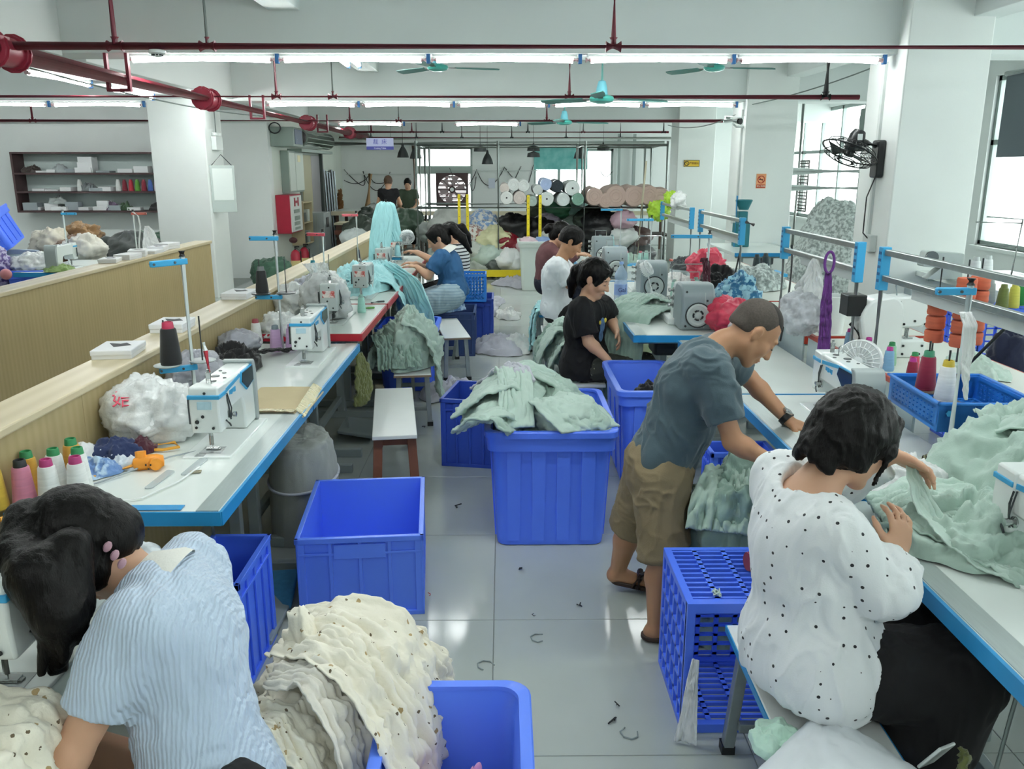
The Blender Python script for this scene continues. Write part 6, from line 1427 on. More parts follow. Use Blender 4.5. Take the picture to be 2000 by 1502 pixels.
# tray and small white things by the dotted blouse woman
MB().lathe([(0, 0), (.07, 0), (.078, .035), (.075, .037), (.066, .006), (0, .006)], (1.36, 2.62, .755), n=28).solo('shallow_bowl', mwhite, 'shallow white bowl of scraps in front of the basket', 'bowl')
one(heap((1.44, 2.58, .757), .08, .08, .07, seed=201, amp=.03, scale=12), 'mixed_scraps', CM('striped_scraps', '#8c8a6a', pat=('stripes', '#2e2a2a', 30, 'X')), 'striped dark scraps beside the shallow bowl', 'fabric')
for k, (x, y, c) in enumerate(((1.36, 2.44, '#8fc0e0'), (1.42, 2.47, '#e0e6d8'))): cone((x, y, .755), c, '#3f8f6c', ('pale blue', 'cream')[k] + ' thread cone lying low behind the white fleece', .5)
MB().box(1.30, 1.38, 1.58, 1.74, .752, .762).solo('phone', black, 'black phone lying on the right table by the lower machine', 'phone', bev=.004, smooth=False)
# stool contents at the lower right
one(strip([(1.04, 1.62, .46), (1.03, 1.6, .38), (1.03, 1.6, .28), (1.02, 1.6, .18)], [.03, .07, .08, .05], (.3, 1, 0), folds=3, amp=.015, seed=203), 'olive_rag', olive, 'olive rag bundle hanging under the near right table', 'rag', thick=.006)
MB().at((1.0, 1.66, .42), (.5, .2, .6)).box(-.035, .035, -.004, .004, -.04, .04).solo('white_packet', mwhite, 'small white packet hanging under the near right table', 'packet', bev=.003, smooth=False)
# ================================================================ FIRE PIPES
redp = M('red_fire_pipe', '#992c40', .4, noise=(9, .15)); dkp = M('dark_red_pipe', '#842c3d', .45, noise=(9, .15)); gryp = M('grey_hanger', '#6f7a75', .5); blkp = M('black_hanger', '#1d2122', .5)
def flange(m, c, d, r): m.lathe([(r * .9, -.03), (r * 1.35, -.028), (r * 1.35, -.006), (r * 1.5, -.006), (r * 1.5, .006), (r * 1.35, .006), (r * 1.35, .028), (r * .9, .03)], c, d, 14)
t = T('fire_main_pipe', 'thick red fire main running lengthwise under the left beam', 'pipe', (-3.05, 10, 2.43))
MB().cyl((-3.05, 3.2, 2.43), (-3.05, 19.6, 2.43), .082, n=20).part('pipe', redp, t, True, world=True)
for k, y in enumerate((5.5, 9.15, 13.8, 17.5)):
    m = MB(); flange(m, (-3.05, y - .12, 2.43), (0, 1, 0), .078); flange(m, (-3.05, y + .12, 2.43), (0, 1, 0), .078); m.lathe([(.088, -.1), (.092, 0), (.088, .1)], (-3.05, y, 2.43), (0, 1, 0), 16)
    for a in (HP, -HP, .6, 2.5): m.box(-3.05 + .1 * math.cos(a) - .012, -3.05 + .1 * math.cos(a) + .012, y - .17, y - .07, 2.43 + .1 * math.sin(a) - .012, 2.43 + .1 * math.sin(a) + .012)
    m.part('coupling', redp, t, True, world=True)
for y in (7.1, 11.0, 14.9):
    MB().box(-3.13, -2.97, y - .02, y + .02, 2.33, 2.352).box(-2.98, -2.955, y - .02, y + .02, 2.33, 2.62).box(-3.145, -3.12, y - .02, y + .02, 2.33, 2.62).part('hanger_bracket', dkp, t, False, .002, True)
def cross_pipe(label, y, z, x0, x1, r, hang, mat=dkp):
    t = T('sprinkler_pipe', label, 'pipe', ((x0 + x1) / 2, y, z), 0, 'sprinkler pipes across the hall')
    MB().cyl((x0, y, z), (x1, y, z), r, n=14).part('pipe', mat, t, True, world=True)
    for (x, m_, rr) in hang:
        MB().cyl((x, y, z), (x, y, 2.97 if z + .5 < 3 else 3.2), rr, n=10).part('drop', m_, t, True, world=True)
        MB().cyl((x - r * 1.8, y, z), (x + r * 1.8, y, z), r * 1.28, n=14).cyl((x, y, z), (x, y, z + r * 2), rr * 1.35, n=12).part('tee', m_ if m_ is not gryp else dkp, t, True, world=True)
    return t
cross_pipe('dark red sprinkler pipe across the hall, nearest the camera', 5.5, 2.46, -3.0, 6.0, .026, [(-2.36, dkp, .019), (-1.80, gryp, .012), (.68, dkp, .019)])
cross_pipe('dark red sprinkler pipe behind the nearest lamp row', 9.15, 2.455, -8.6, 3.7, .026, [(-2.33, dkp, .018), (-1.75, gryp, .012), (.69, dkp, .019), (3.35, blkp, .03)])
cross_pipe('dark red sprinkler pipe behind the second lamp row', 13.55, 2.45, -8.6, 3.4, .025, [(-2.35, dkp, .018), (-1.6, gryp, .012), (.68, dkp, .019), (-7.2, dkp, .018)])
cross_pipe('dark red sprinkler pipe over the fabric racks', 17.4, 2.44, -3.0, 3.3, .021, [(-2.6, dkp, .016), (-1.8, dkp, .016), (-1.2, blkp, .016), (.5, blkp, .016), (1.6, gryp, .012), (3.2, blkp, .016)])
cross_pipe('dark red pipe nearest the back wall', 19.3, 2.40, -3.6, 3.7, .02, [(-2.9, blkp, .014), (-1.9, blkp, .014), (-.9, blkp, .014), (.2, blkp, .014), (1.4, blkp, .014), (2.6, blkp, .014)])
silv = M('silver_duct', '#a9b0ac', .35, .7, bump=(20, .3))
MB().tube([(-3.7, 18.9, 2.26), (-1.5, 18.9, 2.25), (1, 18.9, 2.26), (3.5, 18.9, 2.27)], .05, 14).solo('silver_duct', silv, 'silver wrapped duct running across in front of the back wall', 'duct')
MB().tube([(-3.5, 18.7, 2.35), (3.6, 18.7, 2.37)], .028, 10).solo('conduit_pipe', M('cream_conduit', '#c9cfc8', .4), 'pale conduit just above the silver duct', 'pipe')
MB().cyl((-2.11, 5.5, 2.40), (-2.11, 5.5, 2.45), .03, n=14)
t = T('smoke_detector', 'white smoke detector wired under the nearest sprinkler pipe', 'smoke detector', (-2.11, 5.5, 2.40))
MB().lathe([(0, -.005), (.028, .0), (.03, .012), (.05, .018), (.052, .032), (.045, .038), (0, .038)], n=22).part('detector_body', mwhite, t); m = MB()
for k in range(10): a = 2 * PI * k / 10; m.at((.031 * math.cos(a), .031 * math.sin(a), .007), (0, 0, a)).box(-.004, .004, -.006, .006, -.004, .004)
m.part('vent_slots', dark, t, False); MB().tube([(-.04, 0, .03), (-.042, 0, .08), (-.02, 0, .09)], .003, 5).tube([(.04, 0, .03), (.042, 0, .08), (.02, 0, .09)], .003, 5).part('wire_ties', M('white_cable', '#e6ebea'), t)
MB().cyl((-1.68, 7.33, 2.66), (-1.68, 7.33, 2.96), .012, n=8).solo('conduit_drop', mwhite, 'thin white conduit on the nearest beam face', 'conduit')
# ================================================================ CEILING FANS
tealm = M('teal_fan_enamel', '#4fb5a8', .3, noise=(6, .06)); tealb = M('teal_blade', '#3d7f78', .45)
def ceiling_fan(label, x, y, z, top, ang):
    t = T('ceiling_fan', label, 'ceiling fan', (x, y, z), 0, 'teal ceiling fans')
    MB().cyl((0, 0, .15), (0, 0, top - z), .013, n=10).part('down_rod', M('teal_rod', '#8fd8d0', .35), t)
    MB().lathe([(0, -.03), (.06, -.028), (.105, -.012), (.118, .008), (.108, .03), (.07, .045), (.0, .05)], n=28).part('motor_housing', tealm, t)
    MB().lathe([(.0, .04), (.058, .045), (.05, .11), (.035, .165), (.02, .175), (0, .176)], n=20).part('canopy_cone', M('teal_cone', '#7fcfe0', .35), t)
    for k in range(3):
        a = ang + 2 * PI * k / 3; b = MB().at((0, 0, .01), (0, 0, a))
        b.add([(.10, -.02, .0), (.10, .02, .0), (.24, .03, .012), (.24, -.03, -.004), (.10, -.02, -.004), (.10, .02, -.004), (.24, .03, .008), (.24, -.03, -.008)], [(0, 1, 2, 3), (7, 6, 5, 4), (0, 4, 5, 1), (1, 5, 6, 2), (2, 6, 7, 3), (3, 7, 4, 0)])
        bl = b.part('blade_arm', dsteel, t, False)
        m = MB().at((0, 0, .012), (0, 0, a)); pr = [(.2, -.045), (.5, -.062), (.68, -.055), (.70, .0), (.68, .05), (.5, .058), (.2, .045)]
        m.add([(u, v, v * .22 + .004) for u, v in pr] + [(u, v, v * .22 - .004) for u, v in pr], [tuple(range(7)), tuple(range(13, 6, -1))] + [(i, 7 + i, 7 + (i + 1) % 7, (i + 1) % 7) for i in range(7)])
        m.part('blade', tealb, t, False)
ceiling_fan('teal ceiling fan between the first and second lamp rows, nearest', .93, 8.3, 2.36, 3.2, .35)
ceiling_fan('teal ceiling fan hanging behind the second lamp row', .905, 12.9, 2.385, 3.2, .3)
ceiling_fan('teal ceiling fan high on the left, just under the nearest lamps', -.71, 9.8, 2.80, 3.2, .25)
ceiling_fan('teal ceiling fan high on the right, just under the nearest lamps', 2.33, 9.8, 2.80, 3.2, .1)
# ================================================================ WALL FAN, CAMERA, SIGNS ON THE RIGHT PILLARS
t = T('wall_fan', 'black wall fan tilted down on the left face of the first right pillar', 'fan', (3.22, 7.36, 1.82))
MB().prism(poly_round([(7.29, 1.66), (7.43, 1.66), (7.43, 1.97), (7.29, 1.97)], .03), 3.155, 3.219, 'x').part('wall_bracket', black, t, True, .01, True)
MB().tube([(3.16, 7.36, 1.93), (3.08, 7.36, 1.94), (3.03, 7.36, 1.96)], .03, 10).part('arm', black, t, True, world=True)
fd = Vector((-.42, -.12, -.9)).normalized(); fc = Vector((2.93, 7.33, 1.87)); a, b, _ = frame_of(fd)
MB().lathe([(0, -.20), (.05, -.19), (.065, -.15), (.065, -.06), (.05, -.03), (0, -.03)], fc, fd, 20).part('motor_housing', black, t, True, world=True)
MB().at(tuple(fc - fd * .13 + a * .0 + Vector((.0, -.068, 0)))).box(-.02, .02, -.004, .004, -.02, .03).part('white_sticker', mwhite, t, False, world=True)
m = MB()
for q, z in ((.235, 0), (.2, .05), (.15, .068), (.1, .078), (.2, -.045), (.14, -.055)): m.tube([fc + (a * math.cos(p) + b * math.sin(p)) * q + fd * z for p in np.linspace(0, 2 * PI, 33)], .004 if q < .23 else .007, 5, False)
for k in range(36):
    p = 2 * PI * k / 36; e = a * math.cos(p) + b * math.sin(p); m.tube([fc + e * .05 + fd * .082, fc + e * .17 + fd * .066, fc + e * .235, fc + e * .17 - fd * .05, fc + e * .06 - fd * .06], .0022, 4)
m.part('wire_cage', M('black_wire', '#1b1f20', .35, .3), t, True, world=True)
m = MB()
for k in range(3):
    p = 2 * PI * k / 3; e = a * math.cos(p) + b * math.sin(p); e2 = a * math.cos(p + 1.1) + b * math.sin(p + 1.1); m.add([fc + e * .03, fc + e * .2 + fd * .02, fc + e2 * .2 - fd * .02, fc + e2 * .03], [(0, 1, 2, 3)])
m.lathe([(0, .0), (.04, .0), (.04, .03), (0, .04)], fc, fd, 14); m.part('blades', M('black_blade', '#191d20', .3), t, False, world=True)
MB().tube([(3.18, 7.36, 1.66), (3.10, 7.3, 1.5), (3.10, 7.3, 1.2), (3.19, 7.36, 1.13)], .006, 6).part('power_cord', black, t, True, world=True)
MB().box(3.16, 3.219, 7.28, 7.44, 1.04, 1.18).solo('socket_box', trk, 'white socket box low on the first right pillar', 'socket', bev=.004, smooth=False)
MB().box(3.195, 3.219, 7.42, 7.46, 1.18, 2.6).solo('trunking_strip', trk, 'white vertical trunking on the first right pillar side', 'conduit', smooth=False)
MB().box(3.195, 3.219, 11.72, 11.77, .9, 2.5).solo('trunking_strip', trk, 'white vertical trunking on the second right pillar side', 'conduit', smooth=False)
MB().box(3.16, 3.219, 11.70, 11.82, 1.0, 1.12).solo('socket_box', trk, 'white socket box on the second right pillar', 'socket', bev=.004, smooth=False)
t = T('security_camera', 'white bullet camera on the second right pillar', 'camera', (3.1, 11.7, 2.32))
MB().at((3.02, 11.55, 2.35), (.12, .05, .6)).cyl((0, -.12, 0), (0, .1, 0), .045, n=16).part('camera_body', mwhite, t, True, world=True); MB().at((3.02, 11.55, 2.35), (.12, .05, .6)).cyl((0, -.15, 0), (0, -.118, 0), .04, n=16).part('lens_hood', black, t, True, world=True)
MB().at((3.02, 11.55, 2.35), (.12, .05, .6)).box(-.05, .05, -.15, .1, .04, .05).part('sun_shield', mwhite, t, False, .003, True); MB().tube([(3.05, 11.6, 2.31), (3.12, 11.68, 2.28), (3.22, 11.7, 2.28)], .018, 8).part('bracket', mwhite, t, True, world=True)
MB().tube([(3.05, 11.6, 2.31), (3.1, 11.62, 2.36), (3.21, 11.65, 2.42)], .006, 6).part('cable', M('white_cable', '#e6ebea'), t, True, world=True)
t = T('no_smoking_sign', 'orange no smoking sign on the front of the second right pillar', 'sign', (3.475, 11.595, 1.575)); osm = M('orange_sign', '#efaa7a', .6); rdm = M('sign_red', '#c0442c', .6)
MB().box(-.065, .065, -.003, .003, -.095, .095).part('sign_plate', osm, t, False)
MB().tube([(.045 * math.cos(p), -.005, .02 + .045 * math.sin(p)) for p in np.linspace(0, 2 * PI, 25)], .006, 6, False).tube([(-.032, -.006, .052), (.032, -.006, -.012)], .005, 6).part('ban_ring', rdm, t)
MB().box(-.03, .024, -.005, -.003, .014, .026).part('cigarette', dark, t, False); MB().box(-.06, .06, -.005, -.003, -.09, -.045).part('red_strip', rdm, t, False); text_obj('禁止吸烟', .028, M('sign_cream', '#f2e2c8', .6), (0, -.006, -.068), (HP, 0, 0), 'sign_text', t)
t = T('warning_sign', 'yellow warning sign on the front of the third right pillar', 'sign', (3.485, 15.995, 1.83))
MB().box(-.145, .145, -.003, .003, -.06, .06).part('sign_plate', M('sign_yellow', '#e8c33a', .5), t, False); m = MB()
for a_ in ((-.145, .145, .052, .06), (-.145, .145, -.06, -.052), (-.145, -.137, -.06, .06), (.137, .145, -.06, .06)): m.box(a_[0], a_[1], -.006, -.003, a_[2], a_[3])
m.part('sign_border', dark, t, False); MB().tube([(-.09 + .038 * math.cos(p), -.005, .038 * math.sin(p)) for p in np.linspace(0, 2 * PI, 21)], .006, 6, False).tube([(-.115, -.005, .025), (-.065, -.005, -.025)], .005, 6).part('ban_ring', dark, t); text_obj('严禁烟火', .045, M('sign_brown', '#7a3a20', .6), (.045, -.006, .0), (HP, 0, 0), 'sign_text', t)
cab = M('grey_wire', '#7e8986', .5)
for k, (p0, p1, sag) in enumerate((((4.2, 9.5, 2.88), (3.25, 11.7, 2.55), .05), ((3.3, 8.0, 2.75), (5.9, 12, 2.7), .1), ((3.25, 11.75, 2.5), (3.0, 15.9, 2.5), .12), ((-4.0, 7.6, 2.56), (-3.4, 13.6, 2.5), .08))):
    A, B_ = Vector(p0), Vector(p1); MB().tube([A.lerp(B_, q) - Vector((0, 0, 4 * sag * q * (1 - q))) for q in np.linspace(0, 1, 12)], .008, 6).solo('ceiling_cable', cab, ('loose cable from the beam to the second pillar', 'cable running towards the window wall', 'cable slung between second and third pillar', 'cable along the left beam')[k], 'cable')
# ================================================================ BACK OF THE HALL
gal = M('galvanised_tube', '#a3aca8', .3, .8, noise=(8, .1)); yel = M('yellow_steel', '#d9c41e', .4, noise=(10, .08))
t = T('fabric_rack', 'tall rack of galvanised tubes holding the fabric rolls', 'rack', (.6, 14.5, 0))
for x in (-1.37, -.075, 1.31, 2.62):
    for y in (13.8, 15.3): MB().cyl((x, y, 0), (x, y, 2.16), .026, n=12).part('upright', gal, t, True, world=True)
for x in (-1.46, -1.29, 1.4, 2.5): MB().cyl((x, 15.3, 0), (x, 15.3, 2.12), .022, n=10).part('upright', gal, t, True, world=True)
for y in (13.8, 15.3):
    for z in (1.13, 2.1): MB().cyl((-1.37, y, z), (2.62, y, z), .022, n=10).part('rail', gal, t, True, world=True)
for x in (-1.37, -.075, 1.31, 2.62):
    for z in (1.13, 2.1): MB().cyl((x, 13.8, z), (x, 15.3, z), .02, n=10).part('cross_rail', gal, t, True, world=True)
t = T('yellow_pallet', 'low yellow steel pallet under the bags', 'pallet', (-.35, 13.7, 0))
MB().box(-1.0, .30, 13.52, 13.56, .05, .16).part('front_beam', yel, t, False, .004, True); MB().box(-1.0, .30, 14.6, 14.64, .05, .16).part('rear_beam', yel, t, False, .004, True)
for x in (-.98, -.35, .28): MB().box(x - .03, x + .03, 13.54, 14.62, 0, .05).part('skid', yel, t, False, .003, True)
for k, (x, y, z0) in enumerate(((-.685, 13.45, .0), (-.555, 13.45, .0), (.385, 13.0, .55), (.565, 13.0, .55))):
    t = T('yellow_post', 'punched yellow steel post, %s' % ('left of the first pair', 'right of the first pair', 'left of the pair in the white tub', 'right of the pair in the white tub')[k], 'post', (x, y, z0), 0, 'yellow punched posts')
    MB().box(-.022, .022, -.02, .02, 0, 1.35 - z0).part('post_body', yel, t, False, .004); m = MB()
    for q in range(10): m.lathe([(.006, 0), (.006, .002)], (0, -.0205, (1.35 - z0) * (q + .5) / 10), (0, -1, 0), 8)
    m.part('punched_holes', dark, t)
# fabric rolls: circles seen end on, axis along the depth
rng = random.Random(11)
def roll(label, x, z, r, col, core=True, y=13.75, L=1.2, wrap=.0, tilt=(0, 0), nm='fabric_roll', group='fabric rolls on the rack'):
    t = T(nm, label, 'fabric roll', (x, y, z), 0, group); m = CM('roll_' + col, col, bump=(30, .25), sheen=.1)
    ax = Vector((tilt[0], 1, tilt[1])).normalized(); n = 28; G = []
    for q, (k, yy) in enumerate(((.93, .0), (1.0, .03), (1.02, .3), (.98, .6), (1.02, .9), (.9, 1.2))):
        a_, b_, d_ = frame_of(ax); G.append([tuple(d_ * yy * L / 1.2 + (a_ * math.cos(p) + b_ * math.sin(p)) * r * k * (1 + .05 * math.sin(3 * p + x * 9 + yy * 2) + .02 * math.sin(9 * p + yy * 7))) for p in np.linspace(0, 2 * PI, n, endpoint=False)])
    MB().grid(np.array(G), wrap=True).part('roll_body', m, t, True, auto=0)
    e = MB(); e.lathe([(r * .95, .0), (r * .93, -.012), (r * .6, -.02), (r * .58, -.012), (r * .35, -.016), (r * .33, -.010), (r * .16, -.014), (.0, -.014)], (0, 0, 0), ax, n); e.part('roll_end', m, t, True)
    if core: MB().lathe([(r * .13, -.016), (r * .13, -.020), (0, -.020)], (0, 0, 0), ax, 14).part('core_hole', dark, t)
    return t
for (cx, cy, r, c, core, lb) in ((200, 680, 65, '#e2e5e2', True, 'white fabric roll with an open core, bottom left'), (330, 680, 65, '#d3c9c3', False, 'pinkish white roll, second in the bottom row'), (452, 712, 52, '#a9b9b2', False, 'grey green roll between the yellow posts'), (600, 690, 70, '#dbe2e0', True, 'white wrapped roll right of the yellow posts'), (765, 697, 66, '#d7dedd', False, 'white bagged roll, bottom row'), (912, 695, 62, '#7ba191', False, 'green fabric roll at the bottom right'),
                                 (180, 590, 50, '#d8cfc9', False, 'pale roll end, upper left'), (270, 555, 62, '#dfe4e2', False, 'white bagged roll lying on top, left'), (370, 565, 60, '#dfe4e2', False, 'white bagged roll lying on top, second'), (512, 605, 50, '#d5dbd9', False, 'white roll above the grey green one'), (592, 552, 60, '#aebfe0', False, 'pale blue roll on top'), (706, 570, 62, '#2b353c', False, 'black wrapped roll on top'), (858, 590, 76, '#dfe5e3', True, 'large white roll with core, upper right')):
    px, py = 950 + cx / 5, 250 + cy / 5; u, v = (px - 982) / 1641, 0
    X = -.075 + (px - 973) * (1.31 + .075) / (1146 - 973); Z = 1.155 + (402 - py) * .00819; R_ = r / 5 * .0081
    roll(lb, X, Z, R_, c, core, 13.72 + (.06 if cy < 620 else 0))
for (cx, cy, r, lb) in ((1078, 668, 88, 'leftmost dusty pink bagged roll'), (1190, 705, 76, 'dusty pink bag sagging over the rail'), (1290, 665, 108, 'large dusty pink roll, third'), (1478, 665, 104, 'large dusty pink roll, fourth'), (1625, 655, 96, 'dusty pink roll, fifth behind'), (1735, 690, 108, 'rightmost dusty pink roll')):
    px, py = 950 + cx / 5, 250 + cy / 5; X = -.075 + (px - 973) * .0080; Z = 1.155 + (402 - py) * .00819
    roll(lb, X, Z, r / 5 * .0081, '#b8a197', False, 13.74, 1.1, group='dusty pink bagged rolls')
# bags and bundles under and before the rack
for k, (px, py, rr, c, lb, yy) in enumerate((
    (705, 455, 40, '#3b463d', 'dark green bag at the left end of the mound', 14.6), (690, 468, 26, '#c9d2d0', 'white bag before the dark green one', 14.0), (735, 430, 40, '#2e3a33', 'blackish green bag under the cutting table, left', 15.4), (790, 440, 36, '#39503f', 'dark green bag behind the aqua garment', 15.0), (838, 452, 26, '#8c938f', 'grey bag right of the green ones', 14.6), (880, 440, 40, '#b9bdb8', 'large clear grey bag behind the blue shirt woman', 14.4), (905, 470, 30, '#5f8a76', 'green bundle under the clear grey bag', 14.1),
    (922, 458, 24, '#a06f66', 'rust patterned bundle behind the yellow posts', 14.0), (945, 440, 28, '#7fa0cc', 'blue patterned bundle on top', 14.3), (963, 470, 30, '#d8d8ae', 'pale yellow bag beside the middle upright', 14.0), (925, 492, 24, '#c4ccc4', 'pale bag below the rust bundle', 13.9), (955, 500, 28, '#b9ccc2', 'pale green bag in the middle', 13.85), (935, 525, 22, '#a9b3ac', 'clear bag on the pallet, left', 13.8), (962, 522, 20, '#4d5552', 'dark striped bag on the pallet', 13.75),
    (1000, 450, 34, '#141416', 'black bag right of the middle upright', 14.3), (985, 478, 26, '#7a1020', 'dark red bag under the black one', 14.0), (1045, 458, 36, '#17151a', 'second black bag behind the yellow posts', 14.5), (990, 510, 26, '#dfe3e2', 'white rolled bag beside the white tub', 13.8), (1070, 445, 28, '#c9bfd0', 'lilac white bundle above the white tub', 14.6), (1090, 470, 26, '#d9dedd', 'white bag above the white tub', 14.0), (1120, 455, 34, '#9fb0a9', 'grey green bag behind the maroon woman', 14.6),
    (1160, 440, 36, '#3f4a40', 'olive bag under the pink rolls', 14.5), (1175, 455, 42, '#131518', 'big black bag under the pink rolls', 14.2), (1215, 465, 26, '#c9cfcd', 'white bundle right of the big black bag', 13.9), (1220, 430, 20, '#b79aa6', 'pinkish roll end right of the black bag', 13.8), (1235, 470, 32, '#5c4a48', 'brown bag at the right end', 14.2), (1245, 500, 30, '#4a4f50', 'dark bag low at the right end', 14.0), (1060, 405, 26, '#4f5b49', 'dark green cloth under the shelf', 15.2), (1095, 408, 26, '#5a9a76', 'bright green bundle under the shelf', 15.0), (1128, 410, 18, '#a8cfc8', 'pale aqua roll under the shelf', 14.9),
    (1060, 485, 22, '#7f97bd', 'blue cloth in the white tub', 12.7), (1030, 480, 18, '#c9b3ba', 'pale pink cloth in the white tub', 12.55), (1085, 488, 22, '#d9dedd', 'white cloth in the white tub', 12.5), (860, 500, 22, '#8a948f', 'grey bag behind the blue shirt woman', 13.9))):
    R0 = Vector((1, -.0106, 0)); W_ = (cam.matrix_basis.to_3x3() @ Vector(((px - 1000) / 1641, (751 - py) / 1641, -1))); W_ = W_ * (yy / W_.y)
    p_ = Vector((W_.x, yy, 1.735 + W_.z)); r_ = rr / 1641 * yy * (.86 if k < 8 else 1.02)
    mtn = CM('bag_' + c, c, rough=.45, bump=(24, .5), sheen=0) if k not in (7, 8) else CM('bag_' + c, c, pat=('cloud', '#e0e0dc', 16, .04))
    one(blob((p_.x, p_.y + .1, max(p_.z, r_ * .55)), (r_ * 1.12, r_ * 1.15, r_ * .8), seed=300 + k, amp=r_ * .16, scale=7, n=40, m=24), 'fabric_bag', mtn, lb, 'bag', 'bags of fabric heaped at the back')
one(blob((2.45, 13.4, 1.1), (.15, .15, .12), seed=340, amp=.05, scale=7), 'lime_bag', M('lime_bag', '#a9cf3c', .35, bump=(20, .5)), 'lime green plastic bag at the right end of the rack', 'bag')
one(blob((1.70, 8.65, 1.44), (.06, .09, .06), seed=341, amp=.03, scale=9), 'lime_cloth', M('lime_bag', '#a9cf3c'), 'lime green wrapping hung above the right stands', 'bag')
one(blob((1.68, 8.2, 1.44), (.06, .07, .06), seed=342, amp=.03, scale=9), 'white_wrapping', bagw, 'white wrapping hung above the right stands', 'bag')
# cutting table
t = T('cutting_table', 'long white cutting table across the back of the hall', 'table', (0, 18.2, 0)); tcr = M('cream_edge', '#cfc8ad', .6)
MB().box(-3.55, 3.6, 17.75, 19.0, .86, .885).part('tabletop', ttop, t, False, .003, True); MB().box(-3.55, 3.6, 17.73, 17.75, .80, .885).part('front_edge', tcr, t, False, 0, True)
MB().box(-3.5, 3.55, 17.9, 18.9, .35, .38).part('lower_shelf', M('dark_shelf', '#3a322c', .7), t, False, 0, True)
for x in (-3.45, -1.7, .05, 1.8, 3.5):
    for y in (17.85, 18.9): MB().box(x - .03, x + .03, y - .03, y + .03, 0, .86).part('leg', M('brown_leg', '#5c4436', .6), t, False, 0, True)
t = T('low_counter', 'cream and brown board counter in front of the cutting table', 'counter', (-.5, 16.3, 0))
MB().box(-3.2, 2.2, 16.2, 16.8, .70, .74).part('counter_top', tcr, t, False, .003, True); MB().box(-3.2, 2.2, 16.22, 16.26, .52, .60).part('brown_rail', M('rust_rail', '#7d4a3a', .6), t, False, 0, True)
for x in (-3.1, -1.4, .4, 2.1): MB().box(x - .03, x + .03, 16.25, 16.75, 0, .7).part('leg', M('brown_leg', '#5c4436'), t, False, 0, True)
# pendant lamps
shade = M('black_lamp_shade', '#2c3233', .5); glow = M('lamp_glow', '#ffffff', .4, emit=3)
for k, (px, py, kind) in enumerate(((787, 300, 0), (812, 302, 0), (938, 292, 1), (952, 313, 0), (1042, 291, 1), (1042, 303, 1), (1178, 290, 1), (1132, 302, 0))):
    W_ = (cam.matrix_basis.to_3x3() @ Vector(((px - 1000) / 1641, (751 - py) / 1641, -1))); yy = 18.3 - .25 * (k % 3); W_ = W_ * (yy / W_.y)
    t = T('pendant_lamp', '%s black pendant lamp over the cutting table, %s' % (('bell shaped', 'drum shaped')[kind], ('leftmost', 'second from left', 'third from left', 'lower fourth', 'upper of the stacked pair', 'lower of the stacked pair', 'rightmost', 'half behind the uprights')[k]), 'lamp', (W_.x, yy, 1.735 + W_.z), 0, 'black pendant lamps')
    pr = [(.0, .21), (.02, .2), (.03, .14), (.07, .08), (.105, .0), (.125, -.08), (.122, -.08), (.10, .0), (.0, .12)] if kind == 0 else [(.0, .12), (.015, .12), (.02, .07), (.12, .04), (.135, -.04), (.132, -.04), (.115, .03), (0, .05)]
    MB().lathe(pr, n=22).part('shade', shade, t); MB().lathe([(.0, -.03), (.09, -.03), (.09, -.026), (0, -.026)], n=18).part('lit_bulb_disc', glow, t); MB().cyl((0, 0, .12), (0, 0, 3.2 - (1.735 + W_.z)), .005, n=6).part('lamp_cord', black, t)
# exhaust fan
t = T('exhaust_fan', 'square brown exhaust fan with white louvres in the back window', 'fan', (-1.17, 19.96, 1.27)); brn = M('brown_fan_frame', '#4a3536', .5); fr = MB()
N_ = 32; sq = []; ci = []
for k in range(N_):
    a_ = 2 * PI * k / N_; c_, s_ = math.cos(a_), math.sin(a_); q = .37 / max(abs(c_), abs(s_)); sq.append((c_ * q, s_ * q)); ci.append((c_ * .325, s_ * .325))
V = [(x, y_, z) for y_ in (-.06, .06) for P_ in (sq, ci) for x, z in P_]
F = [(k, (k + 1) % N_, N_ + (k + 1) % N_, N_ + k) for k in range(N_)] + [(2 * N_ + k, 3 * N_ + k, 3 * N_ + (k + 1) % N_, 2 * N_ + (k + 1) % N_) for k in range(N_)] + [(k, 2 * N_ + k, 2 * N_ + (k + 1) % N_, (k + 1) % N_) for k in range(N_)] + [(N_ + k, N_ + (k + 1) % N_, 3 * N_ + (k + 1) % N_, 3 * N_ + k) for k in range(N_)]
fr.add(V, F).part('square_frame', brn, t, False); lou = M('pale_louvre', '#e6d5d9', .5)
for k in range(7): z = -.28 + .094 * k; MB().at((0, .03, z), (.5, 0, 0)).box(-.33, .33, -.004, .004, -.03, .03).part('louvre', lou if k % 1 == 0 else brn, t, False)
for k in range(7): z = -.32 + .094 * k; MB().box(-.325, .325, .02, .04, z - .008, z + .008).part('louvre_rail', M('rust_louvre', '#8a4a55', .5), t, False)
m = MB()
for a_ in (0, HP, .785, 2.356): m.tube([(-.325 * math.cos(a_), -.04, -.325 * math.sin(a_)), (.325 * math.cos(a_), -.04, .325 * math.sin(a_))], .007, 6)
m.part('guard_struts', brn, t); MB().lathe([(0, -.09), (.05, -.088), (.075, -.07), (.08, .0), (0, .0)], (0, 0, 0), (0, 1, 0), 20).part('motor_hub', brn, t); MB().lathe([(.035, -.095), (.045, -.095), (.045, -.088), (.035, -.088)], (0, 0, 0), (0, 1, 0), 16).part('hub_ring', mwhite, t)
m = MB()
for k in range(6):
    a_ = PI * k / 3; e = Vector((math.cos(a_), 0, math.sin(a_))); e2 = Vector((math.cos(a_ + .5), 0, math.sin(a_ + .5))); m.add([e * .07, e * .30 + Vector((0, .02, 0)), e2 * .30 - Vector((0, .02, 0)), e2 * .07], [(0, 1, 2, 3)])
m.part('blades', M('grey_fan_blade', '#b9a8aa', .5), t, False)
